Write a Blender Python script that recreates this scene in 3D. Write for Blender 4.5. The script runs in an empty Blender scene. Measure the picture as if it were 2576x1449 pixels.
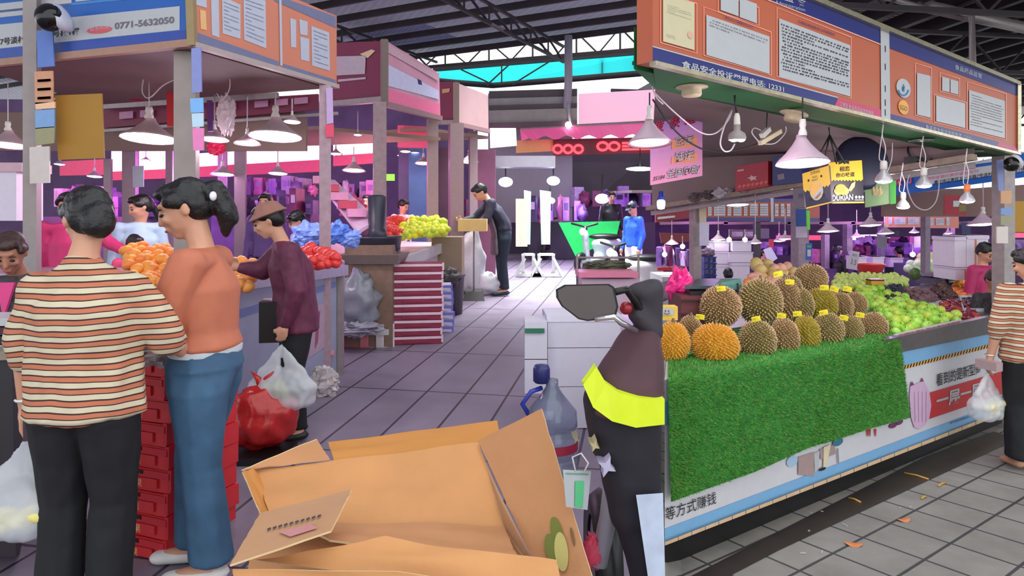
import bpy, bmesh, math, random
from mathutils import Vector, Matrix, noise
V = Vector
random.seed(7)
S = bpy.context.scene
COL = S.collection
# ---------------------------------------------------------------- camera, sky, exposure
F, CX, HY, H = 1700.0, 1288.0, 540.0, 1.6
cd = bpy.data.cameras.new('camera'); cam = bpy.data.objects.new('camera', cd); COL.objects.link(cam)
cam.location = (0, 0, H); cam.rotation_euler = (math.pi/2, 0, 0)
cd.sensor_width = 36; cd.lens = F/2576*36; cd.shift_y = -(724.5-HY)/2576
cd.clip_start = .05; cd.clip_end = 200
S.camera = cam
W = bpy.data.worlds.new('sky'); S.world = W; W.use_nodes = True
bg = W.node_tree.nodes['Background']; bg.inputs[0].default_value = (.93, .97, 1, 1); bg.inputs[1].default_value = 1.5
S.view_settings.view_transform = 'Standard'; S.view_settings.look = 'None'
S.view_settings.exposure = 0.4; S.view_settings.gamma = 1; S.view_settings.use_curve_mapping = False
S.cycles.max_bounces = 6; S.cycles.diffuse_bounces = 4; S.cycles.use_denoising = True
S.cycles.sample_clamp_indirect = 4
# ---------------------------------------------------------------- helpers
def lin(c):
    return tuple(((v/255)/12.92 if v/255 <= .04045 else ((v/255+.055)/1.055)**2.4) for v in c)
MC = {}
def mat(rgb, rough=.6, metal=0, emit=0, var=.06, scale=18, bump=0, trans=0, alpha=1, spec=.5, ecol=None, bscale=None):
    key = (rgb, rough, metal, emit, var, scale, bump, trans, alpha, spec, ecol, bscale)
    if key in MC: return MC[key]
    m = bpy.data.materials.new('mat_%02x%02x%02x' % tuple(int(c) for c in rgb)); m.use_nodes = True
    nt = m.node_tree; b = nt.nodes['Principled BSDF']
    c = lin(rgb)
    b.inputs['Roughness'].default_value = rough; b.inputs['Metallic'].default_value = metal
    b.inputs['Specular IOR Level'].default_value = spec
    b.inputs['Alpha'].default_value = alpha
    b.inputs['Base Color'].default_value = (*c, 1)
    if trans: b.inputs['Transmission Weight'].default_value = trans
    if emit:
        b.inputs['Emission Color'].default_value = (*(lin(ecol) if ecol else c), 1); b.inputs['Emission Strength'].default_value = emit
    if (var or bump) and not emit:
        tc = nt.nodes.new('ShaderNodeTexCoord'); n = nt.nodes.new('ShaderNodeTexNoise')
        n.inputs['Scale'].default_value = scale; n.inputs['Detail'].default_value = 4
        nt.links.new(tc.outputs['Object'], n.inputs['Vector'])
        if var:
            r = nt.nodes.new('ShaderNodeMapRange'); r.inputs[1].default_value = .25; r.inputs[2].default_value = .75
            r.inputs[3].default_value = 1-var; r.inputs[4].default_value = 1+var
            x = nt.nodes.new('ShaderNodeVectorMath'); x.operation = 'SCALE'; x.inputs[0].default_value = c
            nt.links.new(n.outputs[0], r.inputs[0]); nt.links.new(r.outputs[0], x.inputs['Scale']); nt.links.new(x.outputs[0], b.inputs['Base Color'])
        if bump:
            n2 = n
            if bscale:
                n2 = nt.nodes.new('ShaderNodeTexNoise'); n2.inputs['Scale'].default_value = bscale; nt.links.new(tc.outputs['Object'], n2.inputs['Vector'])
            bp = nt.nodes.new('ShaderNodeBump'); bp.inputs['Strength'].default_value = bump; bp.inputs['Distance'].default_value = .01
            nt.links.new(n2.outputs[0], bp.inputs['Height']); nt.links.new(bp.outputs[0], b.inputs['Normal'])
    MC[key] = m
    return m
def P(px, py, d): return V(((px-CX)/F*d, d, H-(py-HY)/F*d))
def floorg(u):
    t = min(1, max(0, (u-.13)/.12)); t = t*t*(3-2*t)
    return .03*(1-t)-.03*t
def fz(x, y): return y*floorg(x/max(y, .6)) if y > 0 else 0
def PF(px, py):                       # the floor point seen at a pixel
    u = (px-CX)/F; g = floorg(u)
    d = H/((py-HY)/F+g); return V((u*d, d, g*d))
def PZ(px, py, z):
    d = (z-H)*F/(HY-py); return P(px, py, d)
WL = {}
def wloc(o): return WL.get(o.name, V((0, 0, 0)))
def props(o, label=None, cat=None, group=None, kind=None):
    if label: o['label'] = label
    if cat: o['category'] = cat
    if group: o['group'] = group
    if kind: o['kind'] = kind
    return o
def thing(name, loc, label, cat, group=None):
    o = bpy.data.objects.new(name, None); COL.objects.link(o); o.location = loc; WL[o.name] = V(loc); o.empty_display_size = .1
    return props(o, label, cat, group)
class MB:
    def __init__(s): s.v = []; s.f = []; s.m = []; s.mats = []; s.sm = []
    def mi(s, m):
        if m not in s.mats: s.mats.append(m)
        return s.mats.index(m)
    def add(s, vs, fs, m, smooth=False):
        o = len(s.v); s.v += [V(x) for x in vs]; i = s.mi(m)
        for f in fs: s.f.append(tuple(o+k for k in f)); s.m.append(i); s.sm.append(smooth)
        return s
    def poly(s, pts, m): return s.add(pts, [tuple(range(len(pts)))], m)
    def hexa(s, b, t, m):            # b, t: matching rings of 4 corners (or n)
        n = len(b); fs = [tuple(range(n-1, -1, -1)), tuple(range(n, 2*n))]
        fs += [(i, (i+1) % n, n+(i+1) % n, n+i) for i in range(n)]
        return s.add(list(b)+list(t), fs, m)
    def box(s, c, size, m, rz=0, R=None):
        R = R or Matrix.Rotation(rz, 3, 'Z'); c = V(c); hx, hy, hz = [a/2 for a in size]
        q = [(-hx, -hy), (hx, -hy), (hx, hy), (-hx, hy)]
        return s.hexa([c+R@V((x, y, -hz)) for x, y in q], [c+R@V((x, y, hz)) for x, y in q], m)
    def slab(s, pts, off, m):        # polygon thickened along vector off
        off = V(off); return s.hexa([V(p) for p in pts], [V(p)+off for p in pts], m)
    def beam(s, a, b, w, h, m, up=(0, 0, 1)):
        a, b = V(a), V(b); d = (b-a).normalized(); x = d.cross(V(up))
        if x.length < 1e-4: x = V((1, 0, 0))
        x.normalize(); y = x.cross(d); q = [(-w/2, -h/2), (w/2, -h/2), (w/2, h/2), (-w/2, h/2)]
        return s.hexa([a+x*i+y*j for i, j in q], [b+x*i+y*j for i, j in q], m)
    def tube(s, pts, r, m, seg=8, cap=True):
        pts = [V(p) for p in pts]; n = len(pts); rs = r if isinstance(r, (list, tuple)) else [r]*n
        vs = []; px_ = None
        for i, p in enumerate(pts):
            d = (pts[min(i+1, n-1)]-pts[max(i-1, 0)]).normalized()
            if px_ is None:
                px_ = d.cross(V((0, 0, 1)));
                if px_.length < .05: px_ = d.cross(V((1, 0, 0)))
            px_ = (px_-d*px_.dot(d)).normalized(); py_ = d.cross(px_)
            for k in range(seg):
                a = 2*math.pi*k/seg; vs.append(p+(px_*math.cos(a)+py_*math.sin(a))*rs[i])
        fs = [(i*seg+k, i*seg+(k+1) % seg, (i+1)*seg+(k+1) % seg, (i+1)*seg+k) for i in range(n-1) for k in range(seg)]
        if cap: fs += [tuple(range(seg-1, -1, -1)), tuple(range((n-1)*seg, n*seg))]
        return s.add(vs, fs, m, True)
    def lathe(s, prof, c, m, seg=20, R=None, wob=None):    # prof: (r, z)
        c = V(c); R = R or Matrix.Identity(3); vs = []
        for r, z in prof:
            for k in range(seg):
                a = 2*math.pi*k/seg; rr = r*(wob(a, z) if wob else 1); vs.append(c+R@V((rr*math.cos(a), rr*math.sin(a), z)))
        n = len(prof)
        fs = [(i*seg+k, i*seg+(k+1) % seg, (i+1)*seg+(k+1) % seg, (i+1)*seg+k) for i in range(n-1) for k in range(seg)]
        if prof[0][0] > 1e-5 and False: fs.append(tuple(range(seg)))
        return s.add(vs, fs, m, True)
    def ell(s, c, r, m, seg=16, rings=10, R=None, fn=None):
        c = V(c); R = R or Matrix.Identity(3)
        if not isinstance(r, (tuple, list)): r = (r, r, r)
        vs = [c+R@V((0, 0, -r[2]))]
        for i in range(1, rings):
            t = math.pi*i/rings
            for k in range(seg):
                a = 2*math.pi*k/seg; p = V((math.sin(t)*math.cos(a), math.sin(t)*math.sin(a), -math.cos(t)))
                q = fn(p) if fn else 1
                vs.append(c+R@V((p.x*r[0]*q, p.y*r[1]*q, p.z*r[2]*q)))
        vs.append(c+R@V((0, 0, r[2])))
        fs = [(0, 1+(k+1) % seg, 1+k) for k in range(seg)]
        fs += [(1+i*seg+k, 1+i*seg+(k+1) % seg, 1+(i+1)*seg+(k+1) % seg, 1+(i+1)*seg+k) for i in range(rings-2) for k in range(seg)]
        o = 1+(rings-2)*seg; fs += [(o+k, o+(k+1) % seg, len(vs)-1) for k in range(seg)]
        return s.add(vs, fs, m, True)
    def text(s, body, o, u, v, m, bold=0):   # o lower-left, u full width vector, v full height vector
        vs, fs = glyphs(body, bold); o, u, v = V(o), V(u), V(v)
        return s.add([o+u*x+v*y for x, y in vs], fs, m)
    def build(s, name, parent=None, label=None, cat=None, group=None, kind=None, origin=None, smooth=None):
        vs = s.v
        if parent is not None: L = V((0, 0, 0)); base = wtot(parent)
        elif origin is not None: L = V(origin); base = V((0, 0, 0))
        else:
            xs = [p.x for p in vs]; ys = [p.y for p in vs]; zs = [p.z for p in vs]
            L = V(((min(xs)+max(xs))/2, (min(ys)+max(ys))/2, min(zs))); base = V((0, 0, 0))
        me = bpy.data.meshes.new(name); me.from_pydata([tuple(p-L-base) for p in vs], [], s.f)
        for m in s.mats: me.materials.append(m)
        me.polygons.foreach_set('material_index', s.m); me.polygons.foreach_set('use_smooth', [bool(a) if smooth is None else smooth for a in s.sm])
        me.validate(); me.update()
        o = bpy.data.objects.new(name, me); COL.objects.link(o); o.location = L
        if parent is not None: o.parent = parent
        WL[o.name] = L
        return props(o, label, cat, group, kind)
class TB:                              # each piece of writing becomes a part of its own
    def __init__(s): s.l = []
    def text(s, *a, **k): m = MB(); m.text(*a, **k); s.l.append(m)
    def build(s, name, parent=None, **k):
        for m in s.l: m.build(name, parent, **k)
def wtot(o):
    t = V((0, 0, 0))
    while o is not None: t += wloc(o); o = o.parent
    return t
GC = {}
def glyphs(body, bold=0):
    if (body, bold) in GC: return GC[(body, bold)]
    c = bpy.data.curves.new('t', 'FONT'); c.body = body; c.resolution_u = 3; c.offset = bold
    o = bpy.data.objects.new('t', c); COL.objects.link(o)
    m = bpy.data.meshes.new_from_object(o.evaluated_get(bpy.context.evaluated_depsgraph_get()))
    xs = [v.co.x for v in m.vertices]; ys = [v.co.y for v in m.vertices]
    x0, x1, y0, y1 = min(xs), max(xs), min(ys), max(ys)
    vs = [((v.co.x-x0)/(x1-x0), (v.co.y-y0)/(y1-y0)) for v in m.vertices]; fs = [tuple(p.vertices) for p in m.polygons]
    bpy.data.objects.remove(o); bpy.data.curves.remove(c); bpy.data.meshes.remove(m)
    GC[(body, bold)] = (vs, fs); return vs, fs
def copy_tree(o, parent=None, loc=None, rz=None, sc=None, label=None, group=None):
    c = o.copy(); COL.objects.link(c)
    if parent is not None: c.parent = parent
    if loc is not None: c.location = loc; WL[c.name] = V(loc)
    if rz is not None: c.rotation_euler = rz if isinstance(rz, tuple) else (0, 0, rz)
    if sc is not None: c.scale = sc if isinstance(sc, tuple) else (sc, sc, sc)
    if label: c['label'] = label
    if group: c['group'] = group
    for ch in list(o.children): copy_tree(ch, c)
    return c
class Plane:
    def __init__(s, a, n): s.a = V(a); s.n = V(n).normalized()
    def __call__(s, px, py, off=0):
        r = V(((px-CX)/F, 1, -(py-HY)/F)); c = V((0, 0, H)); t = (s.a+s.n*off-c).dot(s.n)/r.dot(s.n); return c+r*t
def vplane(a, b):                     # vertical plane through two points, normal toward the camera
    d = V(b)-V(a); n = V((d.y, -d.x, 0)).normalized()
    if (V((0, 0, H))-V(a)).dot(n) < 0: n = -n
    return Plane(a, n)
def rectp(pl, pts, m, mb, off=.003): mb.poly([pl(x, y, off) for x, y in pts], m)
def outl(pl, pts, w, m, mb, off=.004):   # closed outline, pixel width w
    n = len(pts); c = (sum(p[0] for p in pts)/n, sum(p[1] for p in pts)/n)
    inn = []
    for x, y in pts:
        dx, dy = x-c[0], y-c[1]; inn.append((x-w*(1 if dx > 0 else -1), y-w*(1 if dy > 0 else -1)))
    for i in range(n):
        j = (i+1) % n; rectp(pl, [pts[i], pts[j], inn[j], inn[i]], m, mb, off)
def ptext(pl, body, p0, p1, h, m, mb, off=.005, bold=0, slant=0):   # baseline p0->p1 in pixels, height h
    o = pl(p0[0], p0[1], off); u = pl(p1[0], p1[1], off)-o; v = pl(p0[0]+slant, p0[1]-h, off)-o
    mb.text(body, o, u, v, m, bold)
def lines(pl, q, n, m, mb, off=.005, fill=.45, seed=0, dash=True):   # rows of small illegible print inside quad q (tl,tr,br,bl)
    rd = random.Random(seed)
    for i in range(n):
        t = (i+.5)/n; a = [(q[0][k]*(1-t)+q[3][k]*t) for k in (0, 1)]; b = [(q[1][k]*(1-t)+q[2][k]*t) for k in (0, 1)]
        hh = (q[3][1]-q[0][1])/n*fill/2; s = rd.uniform(0, .06); e = rd.choice([1, 1, 1, .96, .5, .35])
        x = s
        while x < e:
            l = rd.uniform(.01, .03) if dash else e; y = min(e, x+l)
            f = lambda t_, dy: (a[0]+(b[0]-a[0])*t_, a[1]+(b[1]-a[1])*t_+dy)
            rectp(pl, [f(x, -hh), f(y, -hh), f(y, hh), f(x, hh)], m, mb, off); x = y+(rd.uniform(.004, .03) if dash else 9)
def wire(pts, r, m, name='cable', label=None, cat='cable', group=None, parent=None, sub=6):
    pts = [V(p) for p in pts]; out = []
    for i in range(len(pts)-1):
        p0, p1, p2, p3 = pts[max(i-1, 0)], pts[i], pts[i+1], pts[min(i+2, len(pts)-1)]
        for k in range(sub):
            t = k/sub; out.append(.5*((2*p1)+(p2-p0)*t+(2*p0-5*p1+4*p2-p3)*t*t+(-p0+3*p1-3*p2+p3)*t**3))
    out.append(pts[-1]); mb = MB(); mb.tube(out, r, m, 6)
    return mb.build(name, parent, label, cat if parent is None else None, group)
# common materials
M_steel = mat((150, 146, 148), .32, .85, var=.1); M_pipe = mat((150, 140, 140), .45, .3, var=.15)
M_white = mat((225, 222, 225), .6); M_cream = mat((214, 200, 165), .7); M_dark = mat((22, 20, 24), .5); M_black = mat((10, 10, 12), .45)
M_orange = mat((186, 96, 66), .4, var=.04, scale=3); M_navy = mat((36, 44, 116), .35, var=.05, scale=3); M_pinkp = mat((205, 60, 110), .4)
M_paper = mat((184, 186, 190), .35, var=.03); M_ink = mat((60, 58, 66), .7, var=0); M_grey = mat((128, 124, 126), .6)
M_cord = mat((205, 195, 200), .5, var=0); M_bcord = mat((22, 20, 26), .5, var=0)
M_foam = mat((222, 212, 228), .75, var=.03); M_red = mat((190, 32, 40), .5); M_pinkline = mat((245, 170, 150), .5, var=0)
M_trim = mat((196, 188, 160), .25, .7, var=.2, scale=30)
M_soff = mat((28, 98, 50), .55, var=.1)
M_wallin = mat((128, 110, 110), .75, var=.05, scale=3)
# ---------------------------------------------------------------- setting: floor
def tilemat(ang, tw, th, c1, c2, grout, rough, ms=.012, stain=.25):
    m = bpy.data.materials.new('floor_tiles'); m.use_nodes = True; nt = m.node_tree; b = nt.nodes['Principled BSDF']; N = nt.nodes.new; L = nt.links.new
    tc = N('ShaderNodeTexCoord'); mp = N('ShaderNodeMapping'); mp.inputs['Rotation'].default_value = (0, 0, ang)
    br = N('ShaderNodeTexBrick'); br.offset = 0; br.inputs['Scale'].default_value = 1; br.inputs['Brick Width'].default_value = tw; br.inputs['Row Height'].default_value = th
    br.inputs['Mortar Size'].default_value = ms; br.inputs['Mortar Smooth'].default_value = .3
    br.inputs['Color1'].default_value = (*lin(c1), 1); br.inputs['Color2'].default_value = (*lin(c2), 1); br.inputs['Mortar'].default_value = (*lin(grout), 1)
    L(tc.outputs['Object'], mp.inputs[0]); L(mp.outputs[0], br.inputs[0])
    n = N('ShaderNodeTexNoise'); n.inputs['Scale'].default_value = 2.2; n.inputs['Detail'].default_value = 8; n.inputs['Roughness'].default_value = .65; L(tc.outputs['Object'], n.inputs[0])
    r = N('ShaderNodeMapRange'); r.inputs[1].default_value = .3; r.inputs[2].default_value = .7; r.inputs[3].default_value = 1-stain; r.inputs[4].default_value = 1+stain*.4; L(n.outputs[0], r.inputs[0])
    x = N('ShaderNodeVectorMath'); x.operation = 'SCALE'; L(br.outputs[0], x.inputs[0]); L(r.outputs[0], x.inputs['Scale']); L(x.outputs[0], b.inputs['Base Color'])
    rr = N('ShaderNodeMapRange'); rr.inputs[3].default_value = rough-.12; rr.inputs[4].default_value = rough+.2; L(n.outputs[0], rr.inputs[0]); L(rr.outputs[0], b.inputs['Roughness'])
    bp = N('ShaderNodeBump'); bp.inputs['Strength'].default_value = .4; bp.inputs['Distance'].default_value = .004; bp.invert = True
    L(br.outputs['Fac'], bp.inputs['Height']); L(bp.outputs[0], b.inputs['Normal'])
    return m
RD = V((3.196, 2.321, 0)).normalized(); RN = V((RD.y, -RD.x, 0))
MFL = tilemat(math.atan2(.18, 1), .33, 1.32, (136, 124, 142), (130, 118, 136), (64, 54, 70), .42, .011)
MFR = tilemat(-math.atan2(RD.y, RD.x), .30, .30, (150, 147, 140), (141, 138, 132), (66, 66, 68), .55, .009, .35)
mb = MB()
us = [-1.6, -1.2, -.9, -.6, -.4, -.2, 0, .1, .13, .15, .17, .19, .21, .23, .25, .4, .7, 1, 1.4, 2]
ys = [.6, 1, 1.5, 2, 2.5, 3, 4, 5, 6, 8, 10, 13, 17, 22, 30, 40]
for j in range(len(ys)-1):
    for i in range(len(us)-1):
        q = [(us[i], ys[j]), (us[i+1], ys[j]), (us[i+1], ys[j+1]), (us[i], ys[j+1])]
        mb.poly([V((u*y, y, y*floorg(u))) for u, y in q], MFL if us[i] < .19 else MFR)
mb.poly([(-12, -8, .0), (12, -8, 0), (1.2, .6, -.018), (-.96, .6, .018)], MFL); mb.poly([(-12, -8, 0), (-.96, .6, .018), (-30, 19, .5)], MFL); mb.poly([(12, -8, 0), (30, 15, -.4), (1.2, .6, -.018)], MFR)
mb.build('floor', kind='structure', origin=(0, 0, 0), smooth=True)
# roof
def roofmat(base, streak, wl, ang, tr):
    m = bpy.data.materials.new('corrugated_roof'); m.use_nodes = True; nt = m.node_tree; b = nt.nodes['Principled BSDF']; N = nt.nodes.new; L = nt.links.new
    tc = N('ShaderNodeTexCoord'); mp = N('ShaderNodeMapping'); mp.inputs['Rotation'].default_value = (0, 0, ang)
    w = N('ShaderNodeTexWave'); w.inputs['Scale'].default_value = wl; w.inputs['Distortion'].default_value = .6; L(tc.outputs['Object'], mp.inputs[0]); L(mp.outputs[0], w.inputs[0])
    n = N('ShaderNodeTexNoise'); n.inputs['Scale'].default_value = 1.2; L(mp.outputs[0], n.inputs[0])
    mx = N('ShaderNodeMix'); mx.data_type = 'RGBA'; mx.inputs[6].default_value = (*lin(base), 1); mx.inputs[7].default_value = (*lin(streak), 1)
    mu = N('ShaderNodeMath'); mu.operation = 'MULTIPLY'; L(w.outputs[1], mu.inputs[0]); L(n.outputs[0], mu.inputs[1]); L(mu.outputs[0], mx.inputs[0]); L(mx.outputs[2], b.inputs['Base Color'])
    b.inputs['Roughness'].default_value = .45; b.inputs['Metallic'].default_value = .3
    bp = N('ShaderNodeBump'); bp.inputs['Distance'].default_value = .05; L(w.outputs[1], bp.inputs['Height']); L(bp.outputs[0], b.inputs['Normal'])
    if tr:
        t = N('ShaderNodeBsdfTranslucent'); t.inputs[0].default_value = (*lin(streak), 1); ms = N('ShaderNodeMixShader'); ms.inputs[0].default_value = tr
        L(b.outputs[0], ms.inputs[1]); L(t.outputs[0], ms.inputs[2]); L(ms.outputs[0], nt.nodes['Material Output'].inputs[0])
    return m
MR1 = roofmat((150, 148, 156), (200, 200, 212), 2.0, -.45, .38); MR2 = roofmat((100, 90, 94), (180, 160, 170), 2.0, 1.35, .14)
MRT = roofmat((190, 205, 225), (225, 235, 250), 3.0, -.45, .6)
M_truss = mat((44, 38, 42), .6, .2, var=.3, scale=2)
ZR = 6.2
e0, e1 = PZ(700, 188, ZR), PZ(1700, 60, ZR); ed = (e1-e0).normalized(); en = V((-ed.y, ed.x, 0)); en = en if en.y < 0 else -en
def rr(a, b): return e0+ed*a+en*b
Lr = (e1-e0).length
mb = MB(); mb.slab([rr(-14, 0), rr(Lr+1, 0), rr(Lr+1, 26), rr(-14, 26)], (0, 0, .06), MR1)
mb.build('ceiling', kind='structure')
mb = MB()
for a in (3.2, 6.3, 9.2, 2.0):
    mb.slab([rr(a-4, .9)+V((0, 0, -.02)), rr(a+2.5-4, .9)+V((0, 0, -.02)), rr(a+2.5-4, 3.2)+V((0, 0, -.02)), rr(a-4, 3.2)+V((0, 0, -.02))], (0, 0, .015), MRT)
mb.build('roof_lights', kind='structure')
for k in range(9):
    mb = MB(); b = .5+k*.95; mb.beam(rr(-10, b)+V((0, 0, -.12)), rr(Lr+1, b)+V((0, 0, -.12)), .06, .15, M_truss)
    mb.build('roof_purlin', label=None, kind='structure')
for k in range(3):                    # lattice trusses running toward the eave
    a = Lr*(.18+.3*k); mb = MB(); zt, zb = -.25, -.65
    for dz in (zt, zb): mb.beam(rr(a, .1)+V((0, 0, dz)), rr(a, 9)+V((0, 0, dz)), .06, .06, M_truss)
    for i in range(9):
        p = rr(a, .1+i); q = rr(a, 1.1+i); mb.beam(p+V((0, 0, zb)), q+V((0, 0, zt)), .04, .04, M_truss); mb.beam(q+V((0, 0, zb)), q+V((0, 0, zt)), .04, .04, M_truss)
    mb.build('roof_truss', kind='structure')
# long eave lattice seen across the bright opening
mb = MB(); G = mat((150, 146, 150), .5, .2, var=.15)
def rs(px, py, d): return P(px, py, d)
mb.beam(rs(1040, 172, 20), rs(1660, 120, 17.4), .09, .09, M_truss); mb.beam(rs(870, 145, 21), rs(1660, 58, 17.6), .1, .1, M_truss)
for x in range(900, 1660, 110):
    t = (x-870)/790; ya = 145-87*t; yb = 186-64*t; d = 21-3.4*t
    mb.beam(rs(x, ya, d), rs(x, yb, d), .05, .05, M_truss); mb.beam(rs(x, ya, d), rs(x+55, yb-4, d), .04, .04, M_truss); mb.beam(rs(x+110, ya-12, d), rs(x+55, yb-4, d), .04, .04, M_truss)
mb.build('eave_lattice', kind='structure')
mb = MB()
for a, b, w in (((900, -5, 16), (985, 98, 20), .30), ((935, -5, 16), (1030, 98, 20.5), .22), ((965, -5, 15.5), (1005, 70, 19), .12)): mb.beam(rs(*a), rs(*b), w, w, M_pipe if w > .2 else M_truss)
mb.build('roof_brace', kind='structure')
# right side roof: sheets with heavy dark purlins
MRr = MR2
mb = MB(); r0, r1, r2, r3 = V((6, 30, ZR+.4)), V((26, 30, ZR+.4)), V((26, -2, ZR+.4)), V((3, 4, ZR+.4))
mb.slab([V((6.0, 34, 6.6)), V((34, 34, 6.6)), V((34, 0, 6.6)), V((3.8, 0, 6.6))], (0, 0, .06), MR2); mb.build('ceiling_right', kind='structure')
for k in range(16):
    x = 5.2+k*1.05; mb = MB(); mb.beam((x+3.4, 2, 6.35), (x-1.0, 32, 6.35), .16, .32, M_truss); mb.build('roof_purlin', kind='structure')
for k in range(4):
    y = 11+k*4.3; mb = MB(); a = V((3.5, y, 6.0)); b = V((30, y+4, 6.0))
    mb.beam(a, b, .1, .1, M_truss); mb.beam(a+V((0, 0, -.9)), b+V((0, 0, -.9)), .09, .09, M_truss)
    for i in range(14):
        p = a.lerp(b, i/14); q = a.lerp(b, (i+.5)/14); r = a.lerp(b, (i+1)/14)
        mb.beam(p, q+V((0, 0, -.9)), .045, .045, M_truss); mb.beam(q+V((0, 0, -.9)), r, .045, .045, M_truss)
    mb.build('roof_truss', kind='structure')
mb = MB(); mb.tube([PZ(2325, 20, 6.0), PZ(2445, 38, 6.0), P(2447, 180, 12.5)], .06, M_pipe, 8); mb.tube([PZ(2180, -20, 6.0), PZ(2325, 20, 6.0)], .06, M_pipe)
mb.tube([PZ(2330, 16, 6.1), PZ(2600, 75, 6.1)], .14, M_pipe); mb.build('conduit', label='grey steel conduit dropping from the roof behind the orange fascia', cat='pipe')
# ================================================================ right stall
K0, U1 = 3.664, 1.377
def Rd(px, inn): return (1+inn/2.15)*K0/(U1-(px-CX)/F)
def RP(px, py, inn=0): return P(px, py, Rd(px, inn))
class RPl:
    def __init__(s, inn=0): s.i = inn
    def __call__(s, px, py, off=0): return RP(px, py, s.i-off)
FR = RPl(0)
def ly(p, q): return lambda x: p[1]+(q[1]-p[1])*(x-p[0])/(q[0]-p[0])
IN = -RN                                # inward direction
topl = ly((2035, -4), (2563, 214)); botl = ly((1640, 153), (2562, 382))
sf = thing('stall_fascia', RP(2100, 300), 'orange and navy notice fascia on the durian stall with long Chinese text', 'sign board')
mb = MB()
mb.slab([FR(1642, botl(1642)), FR(2562, botl(2562)), FR(2562, topl(2562)), FR(1642, topl(1642))], IN*.10, M_orange)
mb.build('backing_panel', sf)
mb = MB()
b2 = ly((1937, 0), (2215, 110)); b3 = ly((1630, 115), (2110, 247))
rectp(FR, [(1642, topl(1642)), (2215, topl(2215)), (2215, 110), (1642, b2(1642))], M_navy, mb); 
rectp(FR, [(1642, b3(1642)), (2108, 247), (2098, botl(2098)), (1642, botl(1642))], M_navy, mb)
rectp(FR, [(2108, 248), (2216, 276), (2216, botl(2216)), (2099, botl(2099))], M_pinkp, mb, .004)
rectp(FR, [(1642, b3(1642)-3), (2108, 244), (2108, 247), (1642, b3(1642))], M_paper, mb, .005)
rectp(FR, [(1642, b2(1642)), (2215, 110), (2215, 113), (1642, b2(1642)+3)], M_pinkline, mb, .005)
rectp(FR, [(2215, topl(2215)), (2237, topl(2237)), (2240, botl(2240)), (2217, botl(2217))], M_paper, mb, .006)
for y in (115, 160, 215, 250, 275): rectp(FR, [(2226, y), (2228, y), (2228.5, y+16), (2226.5, y+16)], M_dark, mb, .008)
b4 = ly((2237, 121), (2514, 224)); b5 = ly((2238, 286), (2512, 357))
rectp(FR, [(2237, topl(2237)), (2560, topl(2560)), (2560, b4(2560)), (2237, 121)], M_navy, mb)
rectp(FR, [(2238, 286), (2514, 357), (2508, botl(2508)), (2238, botl(2238))], M_navy, mb)
rectp(FR, [(2514, 357), (2560, 369), (2560, botl(2560)), (2508, botl(2508))], M_pinkp, mb)
DOC = [[(1668, -16), (1747, 8), (1747, 126), (1668, 104)], [(1813, -14), (1858, 0), (1858, 41), (1813, 25)], [(1861, -6), (1904, 10), (1904, 59), (1861, 43)],
 [(1777, 37), (1936, 92), (1936, 186), (1777, 138)], [(1960, 46), (2139, 114), (2139, 243), (1960, 193)],
 [(2307, 183), (2341, 191), (2341, 296), (2307, 288)], [(2370, 193), (2389, 198), (2389, 232), (2370, 228)], [(2391, 199), (2411, 205), (2411, 238), (2391, 233)],
 [(2355, 240), (2428, 260), (2428, 322), (2355, 305)], [(2438, 226), (2528, 254), (2528, 348), (2438, 326)]]
M_cert = mat((206, 196, 160), .4, var=.03)
for i, q in enumerate(DOC): rectp(FR, q, M_cert if i == 0 else M_paper, mb, .006)
for q in ([(1661, -20), (1754, 8), (1754, 135), (1661, 108)], [(1806, -20), (1910, 18), (1910, 65), (1806, 30)], [(1770, 16), (1941, 80), (1941, 190), (1770, 140)], [(1954, 18), (2142, 93), (2142, 248), (1954, 193)],
          [(2302, 158), (2344, 170), (2344, 302), (2302, 290)], [(2364, 182), (2415, 197), (2415, 243), (2364, 230)], [(2350, 236), (2432, 257), (2432, 328), (2350, 308)], [(2433, 205), (2532, 235), (2532, 354), (2433, 328)]): outl(FR, q, 1.6, M_pinkline, mb)
lines(FR, [(1964, 56), (2136, 121), (2136, 222), (1964, 176)], 15, M_ink, mb, .009, .42, 1)
lines(FR, [(1784, 44), (1932, 97), (1932, 122), (1784, 66)], 3, M_grey, mb, .009, .35, 2)
lines(FR, [(1678, 10), (1740, 26), (1740, 52), (1678, 32)], 5, M_grey, mb, .009, .25, 3); lines(FR, [(1676, 84), (1700, 91), (1700, 100), (1676, 92)], 3, M_grey, mb, .009, .3, 4)
lines(FR, [(2442, 234), (2524, 260), (2524, 336), (2442, 316)], 12, M_grey, mb, .009, .3, 5)
for (cx, cy, rx, ry, m, o) in ((2273, 222, 18, 24, M_paper, .006), (2273, 270, 13, 18, mat((235, 170, 70), .5), .006), (1737, 88, 7, 9, mat((214, 170, 150), .5), .009)):
    rectp(FR, [(cx+rx*math.cos(a), cy+ry*math.sin(a)+.25*rx*math.cos(a)) for a in [k*math.pi/10 for k in range(20)]], m, mb, o)
Mb = mat((50, 120, 170), .5)
for k in range(5): rectp(FR, [(2273+4*math.cos(k*1.256-1.57), 222+12*math.sin(k*1.256-1.57)), (2276, 218), (2270, 226)], Mb, mb, .009)
for k in range(8):
    a, b = .2+k*.34, .2+(k+1)*.34; rectp(FR, [(2273+15*math.cos(a), 222+20*math.sin(a)), (2273+15*math.cos(b), 222+20*math.sin(b)), (2273+11*math.cos(b), 222+16*math.sin(b)), (2273+11*math.cos(a), 222+16*math.sin(a))], Mb, mb, .009)
mb.build('printed_notice', sf)
mb = TB()
ptext(FR, '食品安全投诉举报电话: 12331', (1715, 170), (1972, 233), 19, M_paper, mb, .006, .02)
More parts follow.
